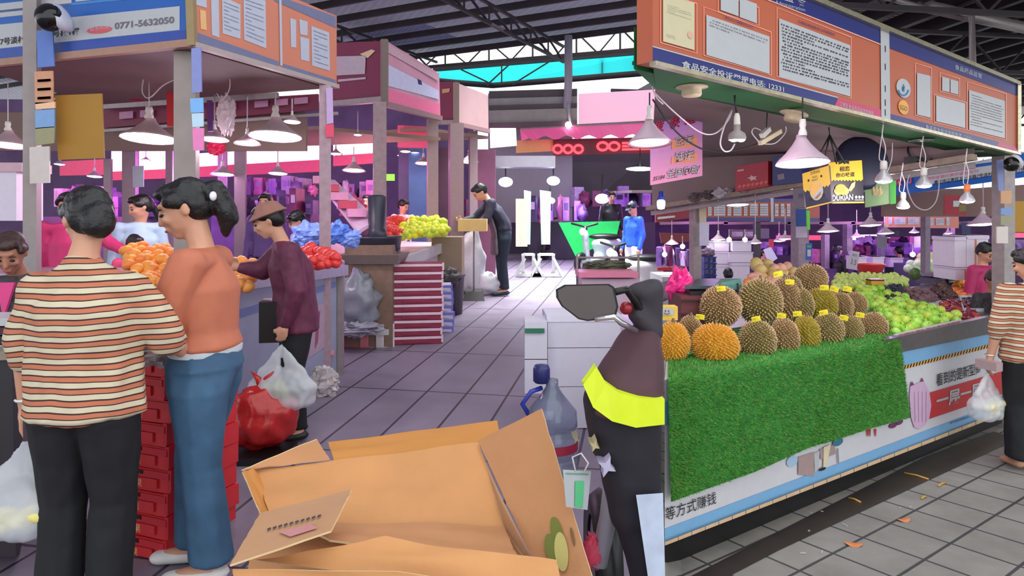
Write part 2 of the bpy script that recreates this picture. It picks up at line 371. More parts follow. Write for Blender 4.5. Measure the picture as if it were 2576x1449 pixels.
ptext(FR, 'Administration', (1950, 9), (2025, 29), 9, M_paper, mb, .006); ptext(FR, '品 监 管', (1940, -10), (2027, 18), 17, M_paper, mb, .006, .02)
ptext(FR, '江南区食品药品监管管理局', (2112, 266), (2197, 291), 11, M_paper, mb, .007)
ptext(FR, '食品安全投诉举报电话: 12331', (2328, 323), (2442, 352), 10, M_paper, mb, .006)
ptext(FR, '食品药品监管', (2402, 174), (2470, 198), 13, M_paper, mb, .006); ptext(FR, '江南区食品药品监管', (2516, 367), (2556, 377), 4, M_paper, mb, .006)
ptext(FR, 'SGO', (2264, 275), (2283, 280), 12, M_grey, mb, .009)
ptext(FR, '食品从业人员健康状况公示栏', (1824, 46), (1895, 72), 6, M_navy, mb, .006); ptext(FR, '江南区食品安全公示承诺书', (2008, 57), (2100, 91), 8, M_navy, mb, .006)
mb.build('lettering', sf)
mb = MB()
mb.beam(RP(1642, botl(1642)+6, -.01), RP(2562, botl(2562)+5, -.01), .04, .02, M_trim); mb.beam(RP(1642, topl(1642)-3, -.01), RP(2562, topl(2562)-3, -.01), .04, .03, M_trim)
mb.beam(RP(2562, 212, -.01), RP(2562, 376, -.01), .03, .03, M_trim); mb.build('metal_trim', sf)
# soffit beam, ceiling and upper board
mb = MB(); q = [FR(1642, botl(1642)+8), FR(2562, botl(2562)+8)]
mb.slab([q[0], q[1], q[1]+IN*.3, RP(1650, 224, .3)], (0, 0, .012), M_soff); mb.slab([q[0]+IN*.12, q[1]+IN*.12, q[1]+IN*.3, RP(1650, 224, .3)], (0, 0, .2), M_soff); mb.build('soffit_beam', label='green painted soffit beam under the orange fascia of the durian stall', cat='beam')
mb = MB(); bc = P(2452, 391, 5.5); bl = P(1640, 520, 8.25)
zc = 2.30; c = [RP(1650, 224, .29), q[1]+IN*.29, bc, bl]; c = [V((p.x, p.y, z)) for p, z in zip(c, (c[0].z+.03, c[1].z+.03, c[1].z+.05, 2.27))]
mb.slab([c[0], c[1], c[2], c[3]], (0, 0, .05), M_wallin); mb.build('ceiling_stall', kind='structure')
mb = MB(); mb.slab([bl, bc, c[2], c[3]], (.05, .09, 0), mat((136, 118, 116), .7, var=.08, scale=5)); mb.build('wall_upper_board', kind='structure')
mb = MB(); mb.beam(bl+V((-.05, -.07, -.02)), bc+V((-.05, -.07, -.02)), .12, .05, mat((150, 132, 118), .6, var=.2)); mb.beam(bl+V((0, 0, -.08)), bc+V((0, 0, -.08)), .04, .05, M_pipe)
mb.build('shelf_rail', label='long beige shelf rail under the stall ceiling carrying the gift boxes', cat='shelf')
# ---------------- counter
cn = thing('fruit_counter', RP(2200, 1200), 'durian stall counter with printed blue and white front and black plinth', 'counter')
GA = (1676, 0); 
ct = ly((1680, 940), (2500, 806))
def zfl(px, inn=0): p = RP(px, 900, inn); return fz(p.x, p.y)
def CP(px, z, inn=0): p = RP(px, 900, inn); return V((p.x, p.y, z))
x0, x1 = 1672, 2520
M_pr = mat((208, 206, 212), .3, var=.03)
zt0, zt1 = RP(x0, ct(x0)+14).z, RP(x1, ct(x1)+14).z
def low(p, z): return V((p.x, p.y, z))
mb = MB(); a0, a1, a2, a3 = CP(x0, 0), CP(x1, 0), CP(x1-25, 0, 1.5), CP(x0+20, 0, 1.5)
mb.hexa([low(a0, fz(a0.x, a0.y)+.13), low(a1, fz(a1.x, a1.y)+.13), low(a2, -.1), low(a3, -.1)], [low(a0, zt0), low(a1, zt1), low(a2, zt1+.02), low(a3, zt0)], M_pr)
mb.build('counter_body', cn)
mb = MB(); a0, a1 = CP(x0, 0, .05), CP(x1, 0, .05)
mb.hexa([low(a0, -.22), low(a1, -.3), low(a2, -.3), low(a3, -.3)], [low(a0, fz(a0.x, a0.y)+.14), low(a1, fz(a1.x, a1.y)+.14), low(a2, 0), low(a3, 0)], mat((20, 19, 22), .35, var=.25, scale=6)); mb.build('plinth', cn)
M_lb = mat((120, 172, 215), .35, var=.04); M_tan = mat((214, 178, 140), .5, var=.12)
bbt = ly((1960, 1222), (2488, 1023)); bbb = ly((1960, 1252), (2488, 1047))
mb = MB()
def strip(f0, f1, xa, xb, m, off=.004): rectp(FR, [(xa, f0(xa)), (xb, f0(xb)), (xb, f1(xb)), (xa, f1(xa))], m, mb, off)
strip(bbt, bbb, x0, x1, M_lb); 
hz = ly((2285, 917), (2440, 878)); strip(lambda x: hz(x)-60, hz, x0, x1, M_lb)
strip(hz, lambda x: hz(x)+9, 2250, x1, M_dark, .006)
for k in range(34):
    x = 2262+k*7.4; rectp(FR, [(x, hz(x)+9), (x+3.6, hz(x+3)+9), (x+7, hz(x+7)), (x+3.4, hz(x+3))], mat((230, 170, 60), .5), mb, .008)
rb0, rb1 = ly((2338, 988), (2450, 955)), ly((2338, 1054), (2450, 1016)); strip(rb0, rb1, 2338, x1, M_red, .006)
# bulb vegetable, desk and seated legs printed on the front
def ellp(cx, cy, rx, ry, m, off=.008, sk=-.3, n=24):
    rectp(FR, [(cx+rx*math.cos(a), cy+ry*math.sin(a)+sk*rx*math.cos(a)) for a in [2*math.pi*k/n for k in range(n)]], m, mb, off)
M_gar = mat((206, 170, 200), .4, var=.05); M_purp = mat((110, 50, 90), .5)
rectp(FR, [(2300, 1075), (2292, 1050), (2288, 1000), (2290, 972), (2306, 965), (2318, 960), (2320, 950), (2326, 962), (2338, 985), (2343, 1020), (2338, 1050), (2328, 1068), (2312, 1079)], M_gar, mb, .008)
for q in ([(2316, 960), (2320, 949), (2324, 960)], [(2290, 972), (2294, 958), (2300, 968)]): rectp(FR, q, M_purp, mb, .009)
for k in range(4): rectp(FR, [(2300+k*10, 985), (2301+k*10, 985), (2303+k*9, 1062), (2302+k*9, 1062)], mat((180, 140, 176), .5), mb, .010)
for xx, yy in ((2262, 1062), (2247, 1070)): ellp(xx, yy, 10, 7, M_purp)
for xx in (2180, 2186, 2200): rectp(FR, [(xx, 1080), (xx+5, 1078), (xx+4, 1098), (xx+2, 1098)], M_red, mb, .008)
M_desk = mat((166, 140, 140), .5)
rectp(FR, [(2008, 1150), (2048, 1137), (2048, 1198), (2008, 1194)], M_desk, mb, .008); ellp(1993, 1160, 14, 14, mat((160, 190, 215), .5), .007)
rectp(FR, [(2062, 1130), (2100, 1118), (2102, 1142), (2064, 1156)], M_desk, mb, .008); rectp(FR, [(2072, 1125), (2090, 1118), (2080, 1172), (2071, 1176)], M_cream, mb, .010)
ellp(2069, 1180, 9, 4, M_dark, .011); rectp(FR, [(2048, 1140), (2062, 1134), (2060, 1176), (2050, 1190)], M_paper, mb, .009)
ellp(2108, 1112, 13, 10, mat((50, 110, 140), .5), .009); rectp(FR, [(2106, 1128), (2109, 1127), (2111, 1165), (2108, 1165)], M_grey, mb, .010)
mb.build('printed_front', cn)
mb = TB()
ptext(FR, '看到的是新型商', (2356, 973), (2468, 939), 32, M_dark, mb, .008, .01); ptext(FR, '一层一层', (2356, 1030), (2470, 996), 38, M_paper, mb, .009, .03)
ptext(FR, '等方式赚钱', (1674, 1312), (1802, 1267), 34, M_dark, mb, .008); ptext(FR, '南宁市城市管理综合行政执法局', (2390, 1068), (2460, 1044), 7, M_navy, mb, .008)
mb.build('lettering', cn)
mb = MB(); mb.hexa([RP(x0, bbb(x0), -.03), RP(x1, bbb(x1), -.03), RP(x1, bbb(x1), .04), RP(x0, bbb(x0), .04)], [RP(x0, bbb(x0)+9, -.03), RP(x1, bbb(x1)+9, -.03), RP(x1, bbb(x1)+9, .04), RP(x0, bbb(x0)+9, .04)], M_tan)
for k in range(26):
    x = x0+k*34; mb.slab([RP(x, bbb(x), -.0315), RP(x+1.5, bbb(x+1.5), -.0315), RP(x+1.5, bbb(x+1.5)+9, -.0315), RP(x, bbb(x)+9, -.0315)], IN*.002, M_grey)
mb.build('tile_edge', cn)
rt, rb = ly((2258, 848), (2490, 797)), ly((2258, 888), (2490, 840))
mb = MB(); q = [(2230, rt), (2500, rt)]
mb.slab([RP(2225, rt(2225), -.05), RP(2500, rt(2500), -.05), RP(2500, rb(2500), -.02), RP(2225, rb(2225), -.02)], IN*.05, M_steel); mb.build('steel_rim', cn)
# printed tray edge with red characters
mb = MB(); e0_, e1_ = ly((2262, 840), (2482, 790)), ly((2262, 847), (2482, 798))
mb.slab([RP(2255, e0_(2255), -.02), RP(2420, e0_(2420), -.02), RP(2420, e1_(2420), -.02), RP(2255, e1_(2255), -.02)], IN*.02, M_paper)
ptext(RPl(-.02), '正宗水果新鲜水果批发零售', (2260, e1_(2260)), (2416, e1_(2416)), 6, M_red, mb, .003, .03); mb.build('tray_edge', cn)
mb = MB(); mb.slab([CP(2225, zt1+.02, -.02), CP(2500, zt1, -.02), CP(2490, zt1+.05, 1.5), CP(2240, zt1+.05, 1.5)], (0, 0, .02), M_steel); mb.build('steel_top', cn)
# ---------------- artificial turf
tt = [(1680, 949), (1750, 936), (1900, 908), (2080, 877), (2200, 856), (2250, 849), (2264, 855)]
tb = [(1688, 1262), (1750, 1240), (1900, 1187), (2040, 1124), (2100, 1108), (2190, 1078), (2292, 1050)]
def interp(t, xs):
    n = len(xs)-1; i = min(int(t*n), n-1); f = t*n-i
    return (xs[i][0]*(1-f)+xs[i+1][0]*f, xs[i][1]*(1-f)+xs[i+1][1]*f)
MG0 = mat((46, 120, 40), .85, var=.3, scale=14); MG1 = mat((60, 145, 48), .7, var=.15); MG2 = mat((96, 168, 62), .7, var=.1); MG3 = mat((140, 160, 80), .7, var=.1)
def surf(s, t):      # s along the counter, t: 0 bottom .. 1 top edge .. 1.6 inner edge
    if t <= 1:
        a, b = interp(s, tb), interp(s, tt); x, y = a[0]*(1-t)+b[0]*t, a[1]*(1-t)+b[1]*t
        w = .008*math.sin(s*23)*(1-t)+.05; e = max(0, s-.94)/.06
        bend = max(0, t-.93)/.07
        return RP(x, y, -w+.05*e*e+.03*bend*bend)
    b = interp(s, tt); p = RP(b[0], b[1], -.02); k = (t-1)/.6
    z = p.z+.006*math.sin(min(1, k*6)*1.57)-.02*min(1, k*3)
    p2 = RP(b[0]-15*0, b[1], -.02+.75*k); return V((p2.x, p2.y, z))
mb = MB(); NS, NT = 90, 44; g = [[surf(i/NS, 1.6*j/NT) for j in range(NT+1)] for i in range(NS+1)]
vs = [p for r in g for p in r]; mb.add(vs, [(i*(NT+1)+j, (i+1)*(NT+1)+j, (i+1)*(NT+1)+j+1, i*(NT+1)+j+1) for i in range(NS) for j in range(NT)], MG0, True)
rd = random.Random(3)
def blades(n, f, mats, hmin, hmax, wd):
    for _ in range(n):
        s, t = rd.random(), rd.random()*1.25; p = f(s, t); px_ = f(min(1, s+.004), t); py_ = f(s, min(1.6, t+.006)); nn = (px_-p).cross(py_-p)
        if nn.length < 1e-9: continue
        nn.normalize()
        if nn.dot(V((0, 0, H))-p) < 0 and t < 1: nn = -nn
        if t > 1: nn = V((0, 0, 1))
        d = V((rd.uniform(-1, 1), rd.uniform(-1, 1), rd.uniform(-1, 1))); tip = p+(nn*.8+d*.65+V((0, 0, .1))).normalized()*rd.uniform(hmin, hmax)
        sd = d.cross(nn).normalized()*wd; mb.add([p-sd, p+sd, tip], [(0, 1, 2)], rd.choice(mats))
blades(52000, surf, [MG1, MG1, MG1, MG2, MG2, MG3, MG0], .010, .020, .0016)
mb.build('artificial_turf_mat', label='bright green artificial turf mat draped over the counter below the durians', cat='turf mat')
# ---------------- durians
def durian_mesh(seed, nsp, body, tipc, sl=.017):
    rdn = random.Random(seed); mb = MB(); lob = rdn.choice([5, 5, 6]); ph = rdn.random()*6; dp = rdn.uniform(.05, .1)
    def fn(p):
        a = math.atan2(p.y, p.x); return 1-dp*(.5+.5*math.cos(lob*a+ph))*(1-abs(p.z)**3)+.03*noise.noise(p*2+V((seed, 0, 0)))
    r = (.5, .5, .58); mb.ell((0, 0, 0), r, body, 28, 20, fn=fn)
    for i in range(nsp):
        z = 1-2*(i+.5)/nsp; a = i*2.39996+rdn.uniform(-.05, .05); p = V((math.sqrt(1-z*z)*math.cos(a), math.sqrt(1-z*z)*math.sin(a), z)); q = fn(p)
        c = V((p.x*r[0]*q, p.y*r[1]*q, p.z*r[2]*q)); n = V((p.x/r[0], p.y/r[1], p.z/r[2])).normalized()
        t = n.cross(V((0, 0, 1)) if abs(n.z) < .9 else V((1, 0, 0))).normalized(); b = n.cross(t); w = .058*math.sqrt(620/nsp); h = rdn.uniform(.075, .11); rot = rdn.random()
        base = [c-n*.01+(t*math.cos(rot+k*math.pi/2)+b*math.sin(rot+k*math.pi/2))*w*.8 for k in range(4)]
        mid = [c+n*h*.5+(t*math.cos(rot+k*math.pi/2)+b*math.sin(rot+k*math.pi/2))*w*.36 for k in range(4)]
        tip = c+n*h+V((rdn.uniform(-1, 1), rdn.uniform(-1, 1), rdn.uniform(-1, 1)))*.012
        mb.add(base+mid, [(k, (k+1) % 4, 4+(k+1) % 4, 4+k) for k in range(4)], body); mb.add(mid+[tip], [(k, (k+1) % 4, 4) for k in range(4)], tipc)
    return mb
DM = {'olive': (mat((124, 110, 58), .6, var=.3, scale=3), mat((204, 174, 132), .7, var=.2, scale=5)), 'brown': (mat((134, 108, 66), .6, var=.3, scale=3), mat((212, 176, 136), .7, var=.2, scale=5)),
      'yellow': (mat((208, 148, 30), .6, var=.15, scale=3), mat((226, 172, 90), .7, var=.15, scale=4)), 'ygreen': (mat((150, 134, 34), .6, var=.3, scale=3), mat((186, 160, 84), .7, var=.2, scale=5))}
DUR = [(1692, 862, 44, 52, .30, 'yellow', 'yellow durian at the left end of the front row, half over the turf edge'),
 (1737, 838, 32, 44, .42, 'brown', 'brown durian wedged behind the big yellow one'),
 (1800, 868, 60, 54, .16, 'yellow', 'large deep yellow durian standing at the front of the turf'),
 (1905, 858, 47, 52, .13, 'olive', 'olive durian just right of the big yellow one in the front row'),
 (1974, 850, 37, 48, .13, 'brown', 'narrow brown durian third from the big yellow one'),
 (2028, 842, 34, 48, .13, 'ygreen', 'yellow green ribbed durian in the middle of the front row'),
 (2083, 832, 38, 46, .13, 'olive', 'olive durian right of the yellow green ribbed one'),
 (2138, 830, 32, 38, .13, 'olive', 'small olive durian second from the right end of the front row'),
 (2197, 822, 36, 36, .13, 'brown', 'brown durian ending the front row beside the green pears'),
 (1812, 772, 52, 52, .42, 'brown', 'round tan durian at the left of the upper row with a tag on top'),
 (1912, 760, 56, 58, .44, 'olive', 'largest olive durian in the upper row'),
 (1973, 755, 38, 56, .52, 'brown', 'brown durian squeezed right of the largest olive one'),
 (2012, 768, 36, 44, .46, 'olive', 'durian of the upper row above the narrow brown one'),
 (2065, 768, 42, 44, .46, 'ygreen', 'greenish durian in the middle of the upper row'),
 (2112, 772, 34, 38, .46, 'brown', 'brown durian second from the right of the upper row'),
 (2150, 768, 30, 34, .48, 'brown', 'small brown durian at the right end of the upper row'),
 (2040, 700, 42, 36, .66, 'brown', 'golden brown durian topmost of the whole pile'),
 (1985, 728, 34, 36, .64, 'olive', 'durian near the top of the pile just left of the topmost')]
for i, (px, py, rx, ry, inn, k, lb) in enumerate(DUR):
    mbd = durian_mesh(i, 620 if rx > 45 else 460, *DM[k]); d = Rd(px, inn); c = P(px, py, d); sx, sz = rx/F*d/.55, ry/F*d/.63
    mbd.v = [V((v.x*sx, v.y*(sx+sz)/2*.95, v.z*sz)) for v in mbd.v]
    t = thing('durian', c-V((0, 0, sz*.6)), lb, 'durian', 'durians piled on the turf')
    R = Matrix.Rotation(random.uniform(0, 6), 3, 'Z'); tl = Matrix.Rotation(random.uniform(-.15, .15), 3, 'X')
    mbd.v = [c+tl@v for v in mbd.v]; mbd.build('husk', t)
    s = MB(); s.tube([c+V((0, 0, sz*.5)), c+V((.004, 0, sz*.74))], .008, mat((110, 90, 60), .8), 6); s.build('stem', t)
TAG = [(1762, 798), (1815, 727), (1903, 803), (1967, 795), (2007, 790), (2073, 787), (2124, 800), (2165, 793), (1958, 690), (1988, 710), (2075, 724), (2100, 728), (2133, 728)]
My = mat((236, 214, 40), .5, var=.03)
tl = ['over the brown durian left of the big yellow one', 'on the round tan durian of the upper row', 'between the olive and the largest durian', 'on the narrow brown durian', 'above the yellow green ribbed durian', 'above the olive durian of the front row', 'on the small olive durian', 'near the right end of the front row', 'highest of all at the pink netted fruit', 'left of the topmost durian', 'right of the topmost durian', 'beside the pale green guavas', 'at the right end of the upper row']
for i, (x, y) in enumerate(TAG):
    inn = .08 if y > 760 else .30; mb = MB(); d = Rd(x, inn); a = P(x, y, d); w = 12/F*d; r = Matrix.Rotation(random.uniform(-.4, .4), 3, 'Y')
    mb.slab([a+r@V((-w, 0, -w*.5)), a+r@V((w, .01, -w*.5)), a+r@V((w, .01, w*.5)), a+r@V((0, .0, w*.62)), a+r@V((-w, 0, w*.5))], (0, .004, 0), My)
    mb.slab([a+r@V((-w*.9, -.002, -w*.1)), a+r@V((-w*.2, -.002, -w*.1)), a+r@V((-w*.2, -.002, w*.3)), a+r@V((-w*.9, -.002, w*.3))], (0, .001, 0), mat((190, 170, 30), .6))
    mb.build('price_tag', label='yellow paper price tag '+tl[i], cat='price tag', group='yellow tags on the durians')
# ================================================================ produce, lamps
def inn_of(px, py):
    f = ly((1680, 935), (2500, 800))(px); return max(.03, (f-py)/(f-690)*1.5)
def CT(px, py, up=0): d = Rd(px, inn_of(px, py)); return P(px, py, d)
def sph(name_m, col, r, seed=0, squash=1, seg=12, rings=8, stem=None, bumpy=.03, dimple=0, mat2=None):
    mb = MB(); o = V((seed*3.1, 0, 0))
    def fn(p): return 1+bumpy*noise.noise(p*1.6+o)-dimple*max(0, abs(p.z)-.8)*2
    mb.ell((0, 0, r*squash), (r, r, r*squash), col, seg, rings, fn=fn)
    if stem: mb.tube([(0, 0, r*squash*1.85), (r*.08, 0, r*squash*2.25)], r*.07, stem, 5)
    if mat2:
        for k in range(4): a = k*1.57; mb.add([V((0, 0, r*squash*1.98)), V((r*.5*math.cos(a), r*.5*math.sin(a), r*squash*1.9)), V((r*.62*math.cos(a+.5), r*.62*math.sin(a+.5), r*squash*1.8)), V((r*.5*math.cos(a+1), r*.5*math.sin(a+1), r*squash*1.9))], [(0, 1, 2, 3)], mat2)
    return mb
def heap(name, protos, quad, rows, cols, label, cat, group, fn, layers=1, jit=.3, flat=False, rad=.03, humps=0, seed=1, cap=300):
    rd = random.Random(seed); n = 0; first = [None]*len(protos)
    (fl, fr, br, bl) = quad
    for L in range(layers):
        for i in range(rows):
            t = (i+.5)/rows; nc = max(2, round(cols[0]*(1-t)+cols[1]*t))
            for j in range(nc):
                if n >= cap: return
                s = (j+.5+(.5 if (i+L) % 2 else 0)*.8+rd.uniform(-jit, jit)*.6)/(nc+.4); tt = min(.99, max(0, t+rd.uniform(-jit, jit)/rows))
                if L and rd.random() < .45: continue
                q = [a*(1-s)+b*s for a, b in zip(fl, fr)]; w = [a*(1-s)+b*s for a, b in zip(bl, br)]
                px, py = q[0]*(1-tt)+w[0]*tt, q[1]*(1-tt)+w[1]*tt
                p = fn(px, py); p.z += -rad+L*rad*.9+humps*math.sin(s*9)*.01
                k = rd.randrange(len(protos)); rot = (rd.uniform(-.7, .7), rd.uniform(-.7, .7), rd.uniform(0, 6)) if not flat else (0, 0, rd.uniform(0, 6)); sc = rd.uniform(.9, 1.1)
                if first[k] is None:
                    o = protos[k].build(name, origin=(0, 0, 0), label=label, cat=cat, group=group); first[k] = o; o.location = p; o.rotation_euler = rot; WL[o.name] = p
                else: copy_tree(first[k], loc=p, rz=rot, sc=sc)
                n += 1
def bed(pts, fn, m, name, label, cat, dz=-.05, th=.03):
    mb = MB(); mb.slab([fn(*p)+V((0, 0, dz-th)) for p in pts], (0, 0, th), m); mb.build(name, label=label, cat=cat)
Mst = mat((90, 80, 40), .7)
def gm(c, r=.3, v=.12, s=12): return mat(c, r, var=v, scale=s)
G1, G2, G3 = gm((150, 205, 62)), gm((168, 216, 84)), gm((182, 208, 70))
heap('green_pear', [sph('', G1, .040, 1, .98, stem=Mst), sph('', G2, .038, 2, 1.02, stem=Mst), sph('', G3, .040, 3, .95)], [(2258, 838), (2414, 802), (2206, 728), (2140, 728)], 12, (13, 5), 'glossy green pear heaped beside the durians behind the steel rim', 'pear', 'green pears beside the durians', CT, 2, rad=.04, seed=4)
bed([(2258, 842), (2425, 804), (2212, 722), (2130, 722)], CT, gm((96, 140, 50), .7), 'pear_display_board', 'green sloping board beneath the heap of green pears', 'display board', -.09)
U1_, U2_ = gm((200, 214, 120), .5), gm((186, 206, 104), .5)
heap('green_jujube', [sph('', U1_, .024, 1, 1.25, 8, 6), sph('', U2_, .024, 5, 1.1, 8, 6)], [(2098, 728), (2292, 716), (2262, 690), (2100, 690)], 11, (25, 17), 'pale green jujube in the wide heap behind the durians', 'jujube', 'pale green jujubes behind the durians', CT, 2, rad=.024, seed=5)
bed([(2080, 730), (2300, 718), (2270, 688), (2092, 688)], CT, gm((120, 130, 70), .7), 'jujube_display_board', 'board beneath the wide heap of pale green jujubes', 'display board', -.06)
heap('black_grape', [sph('', gm((30, 36, 58), .35), .021, 1, 1.1, 8, 6)], [(2232, 756), (2278, 748), (2262, 718), (2216, 726)], 8, (9, 7), 'blue black grape in the small dark pile behind the green pears', 'grape', 'black grapes behind the pears', CT, 2, rad=.02, seed=6)
heap('brown_plum', [sph('', gm((112, 78, 84), .5), .030, 1, 1, 10, 7, mat2=None), sph('', gm((124, 90, 92), .5), .030, 2, 1, 10, 7)], [(2300, 766), (2356, 752), (2336, 728), (2278, 734)], 6, (8, 7), 'dusty brown plum lined up in the middle of the counter', 'plum', 'brown plums lined up in rows', CT, 2, .12, rad=.03, seed=7)
heap('mangosteen', [sph('', gm((72, 36, 36), .45), .030, 1, .95, 10, 7, mat2=gm((150, 150, 60)))], [(2362, 754), (2412, 750), (2378, 716), (2340, 722)], 6, (7, 6), 'dark mangosteen with green cap piled right of the brown plums', 'mangosteen', 'mangosteens beside the plums', CT, 2, rad=.03, seed=8)
heap('red_apple', [sph('', gm((120, 26, 46), .25, .3, 6), .044, 1, .9, stem=Mst, dimple=.15), sph('', gm((170, 60, 56), .25, .4, 6), .044, 2, .9, stem=Mst, dimple=.15)], [(2388, 800), (2462, 802), (2440, 758), (2362, 760)], 5, (6, 6), 'dark red apple in the heap at the right end of the counter', 'apple', 'dark red apples at the right end', CT, 1, rad=.04, seed=9)
bed([(2300, 790), (2470, 806), (2470, 760), (2290, 735)], CT, gm((80, 60, 66), .7), 'fruit_tray_board', 'dark board beneath the plums and red apples', 'display board', -.08)
heap('dark_plum', [sph('', gm((34, 26, 48), .3), .022, 1, 1, 8, 6)], [(2428, 772), (2490, 770), (2482, 752), (2420, 752)], 4, (12, 11), 'nearly black plum in the long white tray at the far right', 'plum', 'nearly black plums in the white tray', CT, 1, rad=.02, seed=10)
heap('orange', [sph('', gm((236, 150, 40), .45, .08), .034, 1, .95, 10, 7)], [(2398, 720), (2470, 720), (2494, 696), (2424, 698)], 5, (11, 9), 'bright orange in the heap before the tall taped foam boxes', 'orange', 'oranges before the foam boxes', CT, 2, rad=.034, seed=11)
heap('persimmon', [sph('', gm((240, 128, 60), .4, .08), .026, 1, .8, 8, 6)], [(2412, 748), (2458, 748), (2462, 724), (2392, 724)], 6, (9, 12), 'small orange persimmon spread below the heap of oranges', 'persimmon', 'small persimmons below the oranges', CT, 1, rad=.026, seed=12)
bed([(2380, 752), (2500, 752), (2500, 700), (2385, 700)], CT, gm((190, 90, 70), .7), 'orange_tray', 'reddish tray beneath the oranges and persimmons', 'tray', -.07)
heap('netted_pomelo', [sph('', gm((232, 176, 150), .6, .2, 8), .052, 1, 1.1, 12, 8, bumpy=.1), sph('', gm((214, 190, 120), .6, .15, 8), .055, 2, 1.15, 12, 8, bumpy=.1)], [(1890, 716), (2010, 712), (1990, 668), (1900, 680)], 4, (7, 5), 'pinkish pomelo in foam netting heaped behind the upper durians', 'pomelo', 'pink netted pomelos behind the durians', CT, 2, rad=.05, seed=13)
heap('orange_persimmon', [sph('', gm((245, 150, 60), .4), .036, 1, .8, 10, 7)], [(1868, 728), (1912, 724), (1915, 700), (1875, 702)], 3, (5, 4), 'flat orange persimmon between the weighing scale and the netted pomelos', 'persimmon', 'flat persimmons beside the scale', CT, 1, rad=.03, seed=14)
# trays and small goods on the counter
def tray(pts, h, m, name, label, cat='tray'):
    mb = MB(); q = [CT(*p) for p in pts]; n = len(q)
    for i in range(n):
        a, b = q[i], q[(i+1) % n]; mb.beam(a+V((0, 0, h/2-.03)), b+V((0, 0, h/2-.03)), .012, h, m)
    mb.slab([p+V((0, 0, -.035)) for p in q], (0, 0, .008), m); return mb.build(name, label=label, cat=cat)
tray([(2424, 782), (2496, 780), (2490, 748), (2414, 748)], .05, M_paper, 'foam_tray', 'white foam tray holding the nearly black plums')
tray([(2236, 772), (2280, 764), (2272, 748), (2236, 752)], .05, mat((40, 60, 84), .3), 'grape_punnet', 'dark blue plastic punnet in front of the black grapes', 'punnet')
def tx(label, name, pts, m, cat, off=(0, 0, .01)): mb = MB(); mb.slab(pts, off, m); return mb.build(name, label=label, cat=cat)
mb = MB(); mb.box(P(2201, 717, Rd(2201, 1.15)), (.125, .10, .12), mat((206, 150, 30), .4)); mb.box(P(2201, 704, Rd(2201, 1.15)), (.13, .105, .012), M_dark); mb.build('yellow_bin', label='small yellow box with a dark lid standing between jujubes and grapes', cat='box')
mb = MB(); c = P(2189, 692, Rd(2189, 1.75)); mb.lathe([(.09, 0), (.11, 0), (.155, .12), (.165, .125), (.165, .13), (.148, .125), (.105, .01), (0, .01)], c, mat((225, 56, 60), .35), 28); mb.build('red_basin', label='round red plastic basin on top of the jujube heap', cat='basin')
mb = MB(); mb.ell(P(2301, 689, Rd(2301, 1.6)), (.07, .07, .075), mat((74, 100, 44), .4, var=.4, scale=30), 18, 12); mb.build('watermelon', label='round dark green watermelon standing beside the digital scale', cat='watermelon')
def scale(c, w, label, bm, rz=0):
    t = thing('weighing_scale', c, label, 'scale'); R = Matrix.Rotation(rz, 3, 'Z')
    mb = MB(); mb.box(c+V((0, 0, .05)), (w, w*.8, .08), bm, rz); mb.build('base', t)
    mb = MB(); mb.box(c+V((0, 0, .115)), (w*1.05, w*.85, .02), M_steel, rz); mb.box(c+V((0, 0, .098)), (w*.3, w*.3, .03), M_dark, rz); mb.build('weighing_pan', t)
    mb = MB(); a = c+R@V((0, -w*.4, .05)); mb.box(a+V((0, -.012, .01)), (w*.5, .03, .05), M_dark, rz); mb.build('display', t)
    mb = MB(); [mb.box(a+R@V((-.08+.03*k, -.03, -.0)), (.02, .006, .02), M_paper, rz) for k in range(6)]; mb.build('keypad', t)
scale(P(2362, 715, Rd(2362, 1.5)), .40, 'dark digital scale with steel pan behind the mangosteens', mat((90, 84, 104), .4), .4)
# price board on the jujubes
mb = MB(); q = [P(2140, 630, 7.3), P(2163, 634, 7.2), P(2155, 680, 7.2), P(2132, 673, 7.3)]; mb.slab(q, (0, .01, 0), M_paper)
o = q[3]; u = q[2]-q[3]; v = q[0]-q[3]; mb.text('3.5', o+u*.2+v*.25+V((0, -.004, 0)), u*.6, v*.3, mat((120, 60, 150), .6)); mb.text('甜枣', o+u*.25+v*.72+V((0, -.004, 0)), u*.5, v*.15, mat((120, 60, 150), .6))
mb.build('price_board', label='tilted white price board reading 3.5 behind the jujubes', cat='price board')
# goods at the left of the durians
c = P(1752, 800, Rd(1752, .62)); c2 = RP(1752, 790, .75)
t = thing('wooden_crate', P(1752, 808, 4.3), 'dark red wooden crate carrying the covered scale left of the durians', 'crate')
mb = MB(); mb.box(P(1752, 772, 4.3), (.28, .34, .17), mat((98, 44, 46), .6, var=.2)); mb.build('body', t)
mb = MB(); [mb.box(P(1752, y, 4.12), (.285, .012, .008), mat((60, 26, 28), .6)) for y in (755, 790)]; mb.build('slat', t)
t = thing('covered_scale', P(1776, 742, 4.35), 'flat dark scale with green cloth cover on the red crate', 'scale')
mb = MB(); mb.slab([P(1722, 727, 4.2), P(1800, 727, 4.2), P(1862, 712, 4.5), P(1758, 708, 4.6)], (0, 0, .02), mat((58, 74, 78), .3)); mb.build('weighing_pan', t)
mb = MB(); mb.slab([P(1740, 702, 4.7), P(1862, 700, 4.65), P(1862, 706, 4.65), P(1740, 708, 4.7)], (0, .02, 0), M_steel); mb.build('rail', t)
mb = MB(); mb.slab([P(1800, 727, 4.2), P(1866, 728, 4.45), P(1864, 712, 4.5), P(1812, 714, 4.5)], (0, 0, .03), mat((70, 124, 112), .7, bump=.6)); mb.build('cloth', t)
mb = MB(); mb.box(P(1836, 724, 4.42), (.1, .04, .06), M_dark); mb.box(P(1770, 734, 4.3), (.22, .2, .03), M_dark); mb.build('base', t)
